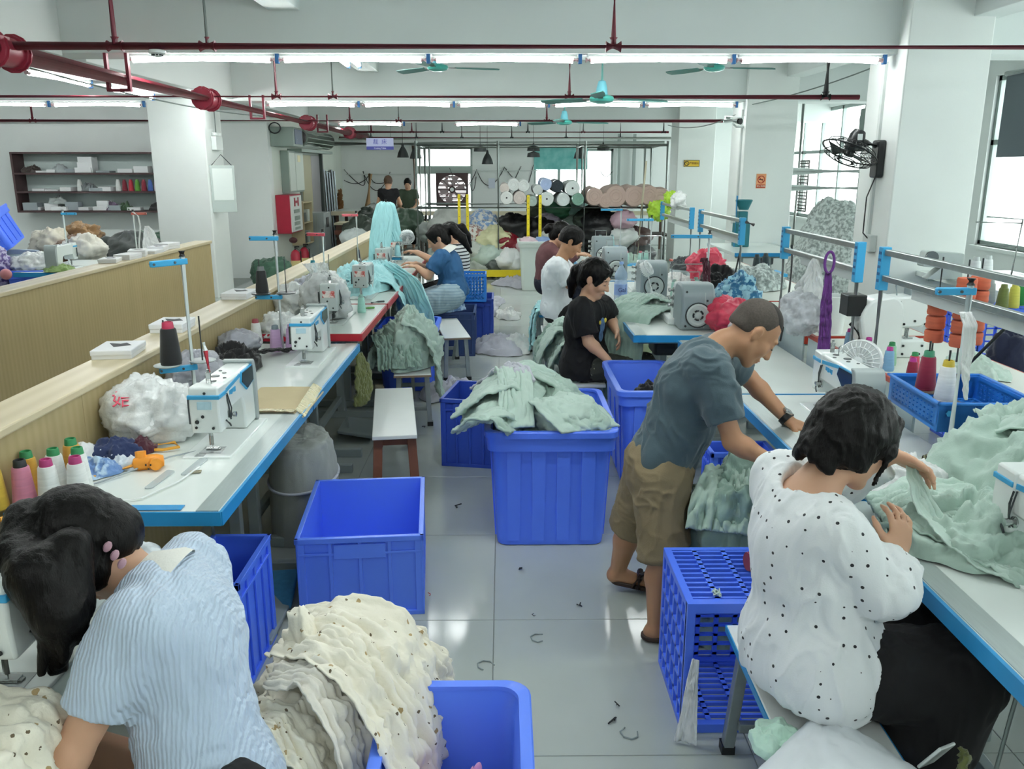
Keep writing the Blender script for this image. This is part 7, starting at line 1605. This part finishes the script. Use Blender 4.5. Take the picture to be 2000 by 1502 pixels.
# looped cables on the back wall
m_ = M('black_cable', '#2a2f2f', .5)
for k, pts in enumerate((((672, 331), (708, 362), (709, 335)), ((709, 334), (735, 372), (762, 336)), ((672, 352), (700, 358), (722, 340)), ((722, 338), (735, 358), (765, 350)), ((878, 328), (905, 366), (931, 331)), ((878, 345), (893, 370), (914, 342)), ((931, 331), (955, 362), (985, 328)), ((914, 338), (923, 372), (930, 345)), ((985, 326), (1000, 345), (1010, 352)), ((1018, 325), (1008, 345), (1004, 355)), ((1042, 322), (1036, 345), (1032, 358)), ((1172, 332), (1183, 345), (1196, 335)))):
    Q = []
    for px, py in pts:
        W_ = (cam.matrix_basis.to_3x3() @ Vector(((px - 1000) / 1641, (751 - py) / 1641, -1))); W_ = W_ * (19.985 / W_.y); Q.append(Vector((W_.x, 19.985, 1.735 + W_.z)))
    c_ = Q[1] * 2 - (Q[0] + Q[2]) / 2; MB().tube([Q[0] * (1 - q) ** 2 + c_ * 2 * q * (1 - q) + Q[2] * q * q for q in np.linspace(0, 1, 14)], .009, 6).solo('looped_cable', m_, 'black cable looped on the back wall, %s from the left' % ('1st', '2nd', '3rd', '4th', '5th', '6th', '7th', '8th', '9th', '10th', '11th', '12th')[k], 'cable', 'black cables looped along the back wall')
MB().box(-3.6, -2.1, 19.9, 19.93, 1.60, 1.625).box(-.7, .8, 19.9, 19.93, 1.68, 1.70).solo('wire_rail', trk, 'thin pale rail along the back wall above the cables', 'rail', smooth=False)
MB().at((-2.98, 18.93, .886), (0, .12, 0)).cyl((0, 0, 0), (0, 0, .75), .075, .05, n=16).solo('cardboard_tube', M('brown_cardboard', '#a07f58'), 'brown cardboard tube leaning at the back left', 'tube')
MB().cyl((-2.02, 19.8, .9), (-2.02, 19.8, 2.25), .045, n=12).solo('brown_column_pipe', M('brown_pipe', '#75604f', .5), 'brown pipe beside the left back window', 'pipe')
MB().box(.72, 1.95, 19.97, 19.998, 1.72, 2.2).solo('teal_curtain', M('teal_curtain', '#5fb3b0', .7, pat=('cloud', '#8fd0cc', 6, .2)), 'teal half blind over the right back window', 'blind', smooth=False)
MB().box(-.33, -.18, 19.97, 19.995, 1.30, 1.52).solo('wall_notice', M('pale_notice', '#d5dcea', .5, pat=('blots', '#8b93c4', 12, .1)), 'small pale notice on the back wall', 'notice', smooth=False)
for k, (x, w, z0) in enumerate(((2.65, .03, .9), (3.0, .03, .9))): MB().box(x - w, x + w, 19.8, 19.9, z0, 2.5).solo('wall_trunking', M('grey_trunking', '#9aa5a2', .5), 'grey vertical trunking on the back wall, %s' % ('left', 'right')[k], 'conduit', smooth=False)
MB().tube([(2.12, 13.45, 0), (2.2, 13.55, 1.2), (2.25, 13.6, 1.85)], .016, 8).solo('broom_stick', M('bamboo', '#b9b39a', .5), 'pale stick standing before the pink rolls', 'stick')
# hanging 'cutting table' sign
t = T('hanging_sign', 'hanging lilac and blue sign reading cutting table', 'sign', (-1.90, 13.55, 2.10)); MB().box(-.21, .21, -.008, .008, -.03, .095).part('sign_board', M('sign_lilac', '#b9bddf', .5), t, False); MB().box(-.21, .21, -.009, .009, -.08, -.03).part('blue_strip', M('sign_blue', '#3a3f96', .5), t, False)
text_obj('裁  床', .085, M('sign_ink', '#3b3fae', .5), (0, -.010, .034), (HP, 0, 0), 'sign_characters', t); text_obj('Cutting Table', .034, M('sign_white', '#dfe3f4', .5), (0, -.011, -.056), (HP, 0, 0), 'sign_words', t)
MB().cyl((-.17, 0, .095), (-.17, 0, .35), .003, n=5).cyl((.17, 0, .095), (.17, 0, .35), .003, n=5).part('hanging_wires', dsteel, t)
# ================================================================ LEFT BAY AND SIDE WALL
drk = M('dark_stained_shelf', '#4a3536', .55, noise=(10, .15)); YF, YW = 13.46, 13.80
t = T('wall_shelf', 'dark brown three tier shelf on the left back wall, full of white boxes', 'shelf', (-6.3, YW, 1.1))
for z in (1.10, 1.395, 1.675, 1.985): MB().box(-7.58, -5.0, YF, YW - .002, z - .028, z).part('shelf_board', drk, t, False, .003, True)
for x in (-7.58, -5.03): MB().box(x, x + .035, YF + .001, YW - .002, 1.10, 1.985).part('side_board', drk, t, False, .003, True)
MB().box(-7.55, -5.0, YW - .02, YW - .001, 1.10, 1.96).part('back_board', M('shelf_back', '#bfccca', .6), t, False, 0, True)
r = random.Random(5); lab = ('bottom', 'middle', 'top')
tier = [(1.10, [(-7.42, .22, .12), (-7.38, .2, .05), (-7.1, .2, .11), (-6.95, .24, .06), (-6.78, .2, .13), (-6.6, .2, .05), (-6.32, .22, .06), (-6.28, .18, .15), (-6.08, .2, .08), (-5.8, .2, .05)]),
        (1.395, [(-7.25, .2, .04), (-7.05, .2, .025), (-6.82, .18, .06), (-6.35, .2, .05), (-6.2, .2, .07)]),
        (1.675, [(-7.2, .22, .03), (-6.98, .2, .05), (-6.75, .18, .06), (-6.52, .24, .08), (-6.5, .22, .16), (-6.48, .22, .24), (-6.2, .22, .03), (-5.85, .24, .06), (-5.62, .22, .10)])]
n_ = 0
for q, (z0, L_) in enumerate(tier):
    for k, (x, w, h_) in enumerate(L_):
        MB().at((x, 13.60 + r.uniform(-.02, .05), z0), (0, 0, r.uniform(-.15, .15))).box(-w / 2, w / 2, -.09, .09, .001, h_).solo('card_box', boxm if (k + q) % 4 else M('grey_box', '#9aa3a8', .6), 'small white box on the %s tier of the wall shelf, %s from the left' % (lab[q], ('1st', '2nd', '3rd', '4th', '5th', '6th', '7th', '8th', '9th', '10th')[k]), 'box', 'boxes on the wall shelf', smooth=False, bev=.003)
cs = ('#e3e6e4', '#7a2030', '#b02a3a', '#5f9a3a', '#8a2a3a', '#4a6ab0', '#d9c6d6', '#9aa5a3', '#3d4a48', '#8e9a98')
cn = ('white', 'dark red', 'red', 'green', 'crimson', 'blue', 'pale lilac', 'grey', 'dark green', 'grey green')
for k in range(10):
    cone((-6.02 + .10 * k, 13.58, 1.396), cs[k], cs[k], '%s thread spool on the middle tier of the wall shelf' % cn[k], 1.15, 'spools on the wall shelf')
cone((-6.62, 13.58, 1.396), '#e3e6e4', '#e3e6e4', 'single white spool left of the middle of the wall shelf', 1.15)
for k, (x, z, c, lb) in enumerate(((-7.35, 1.676, '#3a2f2c', 'dark crumpled bundle at the left of the top tier'), (-6.9, 1.676, '#aab1b3', 'grey film bundle on the top tier'), (-6.5, 1.396, '#6f7678', 'grey film bundle on the middle tier'), (-7.0, 1.2, '#a5adac', 'film bundle on top of the bottom tier boxes'), (-5.95, 1.101, '#3d5a3e', 'dark green bundle on the bottom tier'), (-6.15, 1.101, '#6a5a72', 'purplish bundle on the bottom tier'), (-5.45, 1.101, '#1d2022', 'black bundle on the bottom tier'))):
    one(heap((x, 13.6, z), .13, .10, .10, seed=400 + k, amp=.04, scale=9, n=40, m=14), 'shelf_bundle', CM('bundle_' + c, c, rough=.5), lb, 'bundle', 'bundles on the wall shelf')
tub('blue tub tipped up beside the basin in the left bay', -5.50, 9.4, .3, .5, .7, .4, bluep, z=.86, tilt=(.15, -.5, .2), group=None)
t = T('side_table', 'white legged table in the left bay with a grey basin', 'table', (-5.2, 9.2, 0)); MB().box(-5.9, -4.75, 8.9, 9.6, .66, .69).part('tabletop', ttop, t, False, .003, True)
for x in (-5.85, -4.8):
    for y in (8.95, 9.55): MB().box(x - .018, x + .018, y - .018, y + .018, 0, .66).part('leg', mwhite, t, False, 0, True)
MB().lathe([(0, 0), (.24, 0), (.33, .16), (.345, .165), (.32, .16), (.23, .01), (0, .01)], (-5.42, 9.25, .692), n=28).solo('grey_basin', M('basin_grey', '#a9b8bd', .4), 'grey green basin on the left bay table', 'basin')
tub('blue tub of scraps under the thread stand in the left bay', -4.72, 8.6, .1, .5, .5, .36, bluep, z=.40, group=None)
one(blob((-4.75, 8.6, .80), (.2, .18, .10), seed=411, amp=.03, scale=9), 'scrap_bag', bagw, 'clear bag of pinkish scraps in the left bay tub', 'bag')
for k, (x, y, z, rr, c, lb) in enumerate(((-5.5, 10.4, .85, .22, '#d8d2c0', 'cream sack in the left bay, behind the basin'), (-5.2, 10.6, .92, .18, '#8a6a45', 'brown paper sack in the left bay'), (-5.1, 10.2, .78, .2, '#7a5c42', 'tan cloth in front of the brown sack'), (-4.85, 9.9, .82, .2, '#d9d6ca', 'off-white cloth next to the tan cloth'), (-4.65, 10.6, .50, .55, '#1d2623', 'black sheet draped over the left bay pile'))):
    one(blob((x, y, z), (rr, rr, rr * .75), seed=415 + k, amp=.05, scale=6), 'cloth_sack', CM('sack_' + c, c), lb, 'sack', 'sacks in the left bay')
for k, (x, y, z, rr, lb) in enumerate(((-5.0, 12.6, .45, .45, 'dark green sack against the left back wall'), (-5.15, 12.3, .62, .30, 'green sack fold left of the white pillar'), (-3.55, 13.0, .18, .30, 'green sack at the foot of the side wall corner'))):
    one(blob((x, y, z), (rr, rr * .8, rr * .7), seed=425 + k, amp=.05, scale=5), 'green_sack', green, lb, 'sack', 'green sacks by the left wall')
one(blob((-5.15, 8.5, .76), (.2, .2, .22), seed=430, amp=.05, scale=7), 'purple_floral_cloth', CM('purple_floral', '#c9c3e0', pat=('cloud', '#6a5a9a', 20, .03)), 'white and purple patterned cloth at the left edge', 'fabric')
one(strip([(-3.95, 9.5, 1.12), (-3.93, 9.5, 1.05), (-3.92, 9.5, .9), (-3.9, 9.5, .82)], [.05, .12, .2, .22], (1, 0, 0), folds=3, amp=.02, seed=431), 'hanging_white_bag', whitec, 'white cloth bag hanging on the second left bay stand', 'bag', thick=.006)
thread_stand('white thread stand with blue arm in the left bay', (-4.60, 9.0, .75), .55, .06, 0, 0, plates=0, cap='#8a9091')
thread_stand('white thread stand with red tip and looped cord in the left bay', (-3.87, 9.0, .80), .50, .06, 0, 0, plates=0, col='#c0685a', top=True)
MB().tube([(-3.85, 8.98, 1.29), (-3.81, 8.98, 1.26), (-3.80, 8.98, 1.15), (-3.83, 8.98, .98), (-3.84, 8.98, .8)], .008, 6).solo('looped_cord', M('white_cable', '#e6ebea'), 'white cord looped from the second left bay stand', 'cord')  # looped cord belonging to the thread stand, built as a separate object
t = table('sewing table in the left bay behind the far partition', -HP, -4.80, 8.9, 1.2, 1.0, group=None)
put('w', LKW, (-4.45, 8.75, .75), -HP, 'white and blue sewing machine in the left bay behind the partition')
one(heap((-4.4, 8.42, .752), .14, .16, .05, seed=433, amp=.02, scale=9), 'green_cloth', CM('grass_green_cloth', '#7f9a5a'), 'grass green cloth beside the left bay machine', 'fabric')
MB().ell((-4.55, 7.75, .80), .05, 14, 10).solo('pink_toy', M('pink_toy', '#d98f96', .5), 'small pink round cushion at the left bay table', 'cushion')
# emergency light and clip pocket on the left pillar
t = T('emergency_light', 'white emergency light box with plastic over it on the left pillar side', 'light box', (-3.92, 11.95, 2.0)); MB().box(-3.928, -3.86, 11.82, 12.1, 1.98, 2.16).part('box_body', mwhite, t, False, .008, True)
for y in (11.88, 12.04): MB().lathe([(0, 0), (.035, 0), (.04, .03), (.03, .04), (0, .04)], (-3.89, y, 2.17), (0, 0, 1), 14).part('lamp_head', mwhite, t, True, world=True)
MB().tube([(-3.90, 11.96, 2.2), (-3.90, 11.96, 2.58)], .008, 6).part('cord', M('grey_wire', '#7e8986'), t, True, world=True)
t = T('document_pocket', 'clear document pocket hung by a string on the left pillar', 'pocket', (-3.80, 11.52, 1.18)); MB().at((-3.79, 11.74, 1.16), (0, 0, .5)).box(-.16, .16, -.006, .006, 0, .62).part('pocket_sleeve', M('clear_sleeve', '#cfdcd8', .08, alpha=.8, spec=.8), t, False, .004, True)
MB().at((-3.79, 11.74, 1.16), (0, 0, .5)).box(-.13, .13, -.009, -.006, .16, .58).part('paper_inside', M('pale_paper', '#e3ece8', .4), t, False, 0, True); MB().at((-3.79, 11.74, 1.16), (0, 0, .5)).tube([(-.13, 0, .62), (0, 0, .76), (.13, 0, .62)], .007, 6).part('string', dsteel, t, True, world=True)
# fire hose cabinet and neighbours on the passage wall
redc = M('fire_red', '#a81f38', .4, noise=(8, .08)); wz = 0
t = T('fire_hose_cabinet', 'red fire hose cabinet with a white front and red letter on the passage wall', 'fire cabinet', (-3.58, 14.4, .70)); MB().box(-3.699, -3.47, 14.02, 14.8, .70, 1.32).part('cabinet_body', redc, t, False, .006, True)
d_ = MB().box(-3.472, -3.455, 14.04, 14.78, .72, 1.30).part('white_door', M('cabinet_white', '#dfe4df', .4), t, False, .004, True)
m = MB()
for y0, y1, z0, z1 in ((14.25, 14.33, 1.13, 1.27), (14.49, 14.57, 1.13, 1.27), (14.33, 14.49, 1.18, 1.22)): m.box(-3.456, -3.45, y0, y1, z0, z1)
m.part('red_letter', redc, d_, False, 0, True); m = MB()
for q, (z0, z1) in enumerate(((1.02, 1.08), (.90, .97), (.82, .88), (.75, .79))): m.box(-3.456, -3.451, 14.2 + .03 * (q % 2), 14.6, z0, z1)
m.part('instruction_labels', M('label_print', '#9aa69c', .5, pat=('blots', '#3d4a44', 30, .2)), d_, False, 0, True)
t = T('electric_cabinet', 'grey electric cabinet with two pale doors above the fire cabinet', 'cabinet', (-3.63, 15.0, 1.34)); MB().box(-3.699, -3.57, 14.5, 15.55, 1.34, 2.03).part('cabinet_body', M('grey_green_paint', '#8a9a92', .45), t, False, .005, True)
for y0, y1 in ((14.52, 14.92), (14.95, 15.53)): MB().box(-3.572, -3.555, y0, y1, 1.37, 2.0).part('door', M('pale_cabinet_door', '#c9d2c8', .4, pat=('blots', '#93a09a', 9, .05)), t, False, .004, True)
MB().box(-3.556, -3.552, 15.1, 15.3, 1.85, 1.96).part('cream_label', M('cream_label', '#e6e0b8', .5), t, False, 0, True)
t = T('control_box', 'grey control box with a blue panel at the top of the passage wall', 'control box', (-3.5, 14.3, 2.08)); MB().box(-3.699, -3.33, 13.95, 14.6, 2.08, 2.38).part('box_body', M('grey_green_paint', '#8a9a92'), t, False, .008, True)
MB().box(-3.332, -3.322, 14.05, 14.55, 2.12, 2.35).part('blue_panel', M('blue_panel', '#33506f', .4, pat=('blots', '#9ab0c6', 18, .12)), t, False, .003, True)
MB().tube([(-3.6 + .09 * math.cos(a), 13.9, 2.36 + .08 * math.sin(a)) for a in np.linspace(0, 4 * PI, 40)], .010, 6).solo('cable_coil', black, 'coil of black cable above the control box', 'cable')
t = T('shutter_motor', 'ribbed roller shutter drum with dark motor end above the lift door', 'shutter drum', (-3.52, 16, 2.22)); MB().cyl((-3.53, 15.2, 2.26), (-3.53, 17.6, 2.26), .155, n=24).part('drum', M('green_grey_drum', '#9aaaa0', .45), t, True, world=True, auto=30)
m = MB()
for k in range(12): a_ = 2 * PI * k / 12; m.box(-3.53 + .155 * math.cos(a_) - .006, -3.53 + .155 * math.cos(a_) + .006, 15.22, 17.58, 2.26 + .155 * math.sin(a_) - .006, 2.26 + .155 * math.sin(a_) + .006)
m.part('drum_ribs', M('green_grey_drum', '#9aaaa0'), t, False, 0, True); MB().lathe([(0, -.12), (.10, -.12), (.13, -.08), (.13, 0), (0, 0)], (-3.53, 15.2, 2.26), (0, 1, 0), 20).part('motor_end', M('dark_motor', '#2c2726', .5, bump=(60, .5)), t, True, world=True)
MB().box(-3.699, -3.45, 15.0, 17.7, 2.02, 2.07).solo('shutter_lintel', M('grey_green_paint', '#8a9a92'), 'grey steel lintel under the shutter drum', 'lintel', smooth=False)
dr = st('door_1', MB().box(-3.699, -3.66, 15.75, 17.45, 0, 2.02), M('lift_frame', '#8d9690', .4, .4))
MB().box(-3.67, -3.645, 15.8, 16.55, 0, 1.98).part('door_leaf', M('lift_door_beige', '#aaa585', .35, .3), dr, False, .003); MB().box(-3.67, -3.645, 16.57, 17.3, 0, 1.98).part('door_leaf', M('lift_door_grey', '#a5a2a6', .3, .5), dr, False, .003); MB().box(-3.68, -3.60, 17.36, 17.45, 0, 2.02).part('door_jamb', M('dark_jamb', '#3c4542', .4), dr, False, .003)
t = T('wooden_wall_shelf', 'small two cell wooden shelf beside the fire cabinet', 'shelf', (-3.6, 15.3, .43)); wd = M('pale_wood', '#b9ad8c', .6, noise=(8, .1))
for z in (.43, .80, 1.15): MB().box(-3.699, -3.47, 14.95, 15.65, z, z + .02).part('shelf_board', wd, t, False, .002, True)
for y in (14.95, 15.63): MB().box(-3.699, -3.47, y, y + .02, .45, 1.15).part('side_board', wd, t, False, .002, True)
for k, (y, z, c) in enumerate(((15.1, .451, '#3d4240'), (15.35, .451, '#9aa39c'), (15.15, .821, '#5d6660'), (15.4, .821, '#c3c9c0'))): MB().box(-3.62, -3.5, y, y + .15, z, z + .16 + .05 * (k % 2)).solo('shelf_item', M('item_' + c, c, .5), 'small %s box in the wooden wall shelf' % ('black', 'grey', 'dark grey', 'pale')[k], 'box', smooth=False, bev=.004)
for k, (x, y) in enumerate(((-3.40, 13.9), (-3.36, 14.35))):
    t = T('fire_extinguisher', 'red fire extinguisher on the floor under the fire cabinet, %s' % ('nearer' if k == 0 else 'farther'), 'fire extinguisher', (x, y, 0), 0, 'fire extinguishers')
    MB().lathe([(0, 0), (.075, 0), (.08, .02), (.08, .36), (.06, .42), (.025, .45), (0, .45)], n=20).part('cylinder', redc, t); MB().lathe([(.0815, .12), (.0815, .28)], n=20).part('label_band', M('ext_label', '#d9c98a', .5), t)
    MB().cyl((0, 0, .45), (0, 0, .5), .02).box(-.01, .07, -.012, .012, .49, .51).tube([(.02, 0, .48), (.09, 0, .42), (.085, 0, .2)], .009, 6).part('valve_and_hose', black, t)
MB().ell((-3.44, 13.98, .60), (.07, .05, .05), 14, 8).solo('alarm_bell', M('dark_bell', '#4a2326', .4), 'dark red alarm bell under the fire cabinet', 'bell')
t = T('metal_cabinet', 'low grey metal cabinet with switch panel in front of the lift door', 'cabinet', (-3.45, 16.0, 0)); MB().box(-3.63, -3.28, 15.7, 16.3, 0, .95).part('cabinet_body', M('silver_grey_paint', '#a3adae', .35, .4), t, False, .006, True); MB().box(-3.282, -3.27, 15.9, 16.1, .68, .86).part('switch_panel', black, t, False, 0, True); MB().box(-3.45, -3.40, 15.69, 15.70, .1, .9).part('edge_strip', alum, t, False, 0, True)
for k in range(5):
    y = 17.75 + .26 * k; MB().at((-3.60, y, 0), (0, -.03, .25)).box(-.012, .012, -.14, .14, 0, 1.72 - .03 * (k % 3)).solo('steel_sheet', M('steel_sheet', '#9aa5ad', .3, .7, noise=(3, .12)), 'tall steel panel leaning on the passage wall, %s' % ('nearest', 'second', 'third', 'fourth', 'last')[k], 'panel', 'steel panels on the passage wall', smooth=False)
one(heap((-3.63, 19.2, .85), .06, .06, .42, seed=440, amp=.03, scale=20, p=3), 'brown_duster', M('brown_bristle', '#7a5530', .9, bump=(60, 1)), 'brown feather duster hanging at the back corner', 'duster')
# ================================================================ RIGHT SIDE BY THE WINDOWS
MB().box(5.955, 5.975, 7.6, 10.45, 1.87, 2.80).solo('roller_blind', M('charcoal_blind', '#6a747b', .8), 'charcoal roller blind in the near right window', 'blind', smooth=False)
MB().cyl((5.95, 7.6, 2.82), (5.95, 10.45, 2.82), .03, n=12).solo('blind_tube', mwhite, 'white tube of the roller blind', 'blind tube')
MB().grid(strip_g([(5.97, 14.0, 2.7), (5.96, 14.0, 2.5), (5.965, 14.0, 2.1)], 1.25, (0, 1, 0), folds=3, amp=.03, nu=24, nv=16)).solo('window_cloth', M('grey_window_cloth', '#7d8a86', .8), 'grey cloth hung in the window between the first two pillars', 'curtain', auto=0)
MB().cyl((4.12, 12.4, 0), (4.12, 12.4, 3.2), .085, n=20).solo('drain_pipe', pillm, 'thick white vertical pipe behind the second right pillar', 'pipe')
MB().cyl((4.45, 13.0, 0), (4.45, 13.0, 3.0), .03, n=10).solo('steel_pole', gal, 'thin steel pole beside the thick white pipe', 'pole')
for k, (z, r_) in enumerate(((1.70, .06), (1.47, .05))): MB().cyl((4.12, 12.4, z), (5.4, 11.9, z), r_, n=14).solo('steam_pipe', mwhite, 'white lagged pipe across the second window, %s' % ('upper', 'lower')[k], 'pipe')
m = MB(); slotted(m, (5.991, 11.95, .9), (0, 1, 0), (0, 0, 1), 1.1, 1.15, 18, 18, .008, .03, .02, .02, (1, 0, 0)); m.solo('window_screen', M('dark_screen', '#51504d', .6), 'dark mesh screen in the second right window', 'screen', smooth=False)
m = MB(); slotted(m, (5.991, 16.9, .9), (0, 1, 0), (0, 0, 1), .6, 1.0, 10, 16, .008, .03, .02, .02, (1, 0, 0)); m.solo('window_screen', M('dark_screen', '#51504d'), 'dark mesh screen in the far right window', 'screen', smooth=False)
tq = M('teal_press', '#1f6f78', .4)
t = T('teal_press', 'teal button press with blue pole beside the second right pillar', 'machine', (3.12, 11.1, .75)); MB().box(3.02, 3.2, 11.0, 11.2, .75, 1.05).box(3.05, 3.17, 11.03, 11.17, 1.05, 1.2).part('press_column', tq, t, False, .01, True); MB().lathe([(0, 0), (.06, 0), (.11, .12), (.1, .13), (0, .1)], (3.12, 11.08, 1.22), (0, 0, 1), 18).part('hopper', tq, t, True, world=True); MB().cyl((3.02, 11.05, .75), (3.02, 11.05, 1.4), .012, n=8).part('blue_pole', tblue, t, True, world=True)
table('work table with the teal press between second and third pillar', HP, 3.7, 10.9, 1.4, .9, group=None)
for k in range(2): slot_crate('blue perforated crate at the right edge behind the orange spools, %s' % ('bottom of the stack', 'top of the stack')[k], 3.2, 5.25, 0, .56, .44, .44, bluep, nu=8, nv=10, z=.445 * k, group='stacked crates at the right edge')
slot_crate('blue perforated crate at the right edge, beside the stack', 3.75, 5.2, .0, .44, .44, .44, bluep, nu=8, nv=10, z=0, group='stacked crates at the right edge')
one(blob((2.95, 4.75, .62), (.10, .10, .2), seed=450, amp=.03, scale=8), 'navy_garment', CM('navy_cloth', '#1d2440'), 'navy garment hanging in front of the blue crates', 'garment')
for k, (x, y, c, lb) in enumerate(((3.0, 5.2, '#b4733f', 'rusty orange'), (3.1, 5.15, '#6f7a3a', 'olive'), (3.2, 5.2, '#d9d45a', 'yellow'), (3.3, 5.3, '#2f9a4a', 'bright green'), (3.05, 5.35, '#5b2a2a', 'dark brown'), (3.38, 5.18, '#8c1d2c', 'dark red'), (3.42, 5.36, '#2f9a4a', 'second green'), (3.15, 5.38, '#a8b0ac', 'grey'))): cone((x, y, .89), c, c, '%s spool on top of the crates at the right edge' % lb, 1.0, 'spools on the right crates')
for k, (x, y) in enumerate(((3.55, 6.3), (3.7, 6.4))): cone((x, y, .91), '#e8ecec', '#c9d0cf', 'white spool on the window side table, %s' % ('left', 'right')[k], 1.2, 'white spools by the window')
table('window side table with the white spools, behind the crates', HP, 4.3, 6.4, 1.4, .8, .90, group=None, edge=tgrey)
MB().tube([(3.95, 6.5, .90), (3.98, 6.5, 1.36), (3.7, 6.5, 1.38)], .008, 6).tube([(3.96, 6.5, 1.15), (3.65, 6.5, 1.17)], .006, 6).tube([(3.62, 6.5, 1.34), (3.98, 6.5, 1.33)], .006, 6).solo('wire_stand', steel, 'thin steel thread stand against the near right window', 'stand')
t = T('small_grey_machine', 'small grey machine head on the window side table', 'sewing machine', (3.45, 6.55, .90)); MB().prism(poly_round([(-.16, 0), (.12, 0), (.12, .2), (-.18, .22), (-.2, .1), (-.05, .09)], .02), -.05, .05).part('machine_body', mgrey, t, True, .008); MB().lathe([(0, 0), (.05, 0), (.05, .02), (0, .02)], (-.14, -.05, .17), (0, -1, 0), 16).part('hand_wheel', dsteel, t)
one(heap((2.05, 2.7, .862), .12, .16, .08, seed=455, amp=.03, scale=8), 'sage_scraps', sage, 'sage scraps on the cream table behind the basket', 'fabric')
one(heap((2.1, 3.6, .862), .10, .2, .05, seed=456, amp=.03, scale=9), 'sage_scraps', sage2, 'thin sage scraps beside the cylinder arm machine', 'fabric')
MB().box(1.94, 2.06, 2.30, 2.42, .862, 1.0).solo('black_control_box', black, 'black control box at the right edge of the cream table', 'box', bev=.005, smooth=False)
one(heap((1.95, 2.2, .862), .07, .07, .08, seed=457, amp=.02, scale=9), 'plum_bundle', CM('plum_cloth', '#4d2148'), 'plum coloured bundle at the right edge of the cream table', 'fabric')
for k, (x, y, c, lb) in enumerate(((1.5, 7.3, '#d9dedb', 'whitish scraps on the back row near the teal cones'), (1.65, 7.6, '#3b4143', 'dark scraps on the far back row table'), (1.35, 9.0, '#a9c0b2', 'sage scraps near the farthest overlock'), (1.3, 7.35, '#2b2f31', 'black and white scraps on the middle right table'), (1.1, 6.05, '#c3cfc8', 'pale sage scraps behind the water bottle'))):
    one(heap((x, y, .752 if x < 1.58 else .862), .14, .18, .08, seed=460 + k, amp=.035, scale=11), 'scrap_heap', CM('scrap_' + c, c), lb, 'fabric', 'scrap heaps along the right tables')
cone((.80, 2.52, .485), '#8c1d3c', '#3f8f6c', 'maroon thread cone lying on top of the perforated crate', .9, tilt=(0, 1.62, .2))
m = MB()
for k in range(14):
    a = k * .9; m.tube([(.66 + .012 * math.cos(a * q), 2.36 + .016 * math.sin(a + q), .455 + .006 * (q % 3)) for q in range(5)], .0018, 5)
m.solo('thread_tuft', M('pale_thread', '#cfe0d4', .9), 'tuft of pale thread ends on the front corner of the perforated crate', 'scrap')
one(blob((-1.10, 2.27, .61), (.11, .035, .06), seed=470, amp=.015, scale=12), 'printed_bag', M('black_marked_bag', '#d9dfe2', .3, pat=('blots', '#1d2226', 14, .1)), 'white bag with black marks stuffed under the near end of the first left table', 'bag')

# ---------------------------------------------------------------- parts too small to pick apart stay joined
for o in bpy.data.objects:
    if o.parent and o.name.split('.')[0] in ('screw_holes', 'oil_caps', 'eyelets', 'vent_slots', 'punched_holes', 'socket_holes', 'clamp_slots', 'instruction_labels', 'red_letters', 'maker_lettering', 'side_ribs', 'drum_ribs', 'grille', 'wire_cage', 'hanging_wires', 'wire_ties', 'needle_bars'):
        o['kind'] = 'stuff'
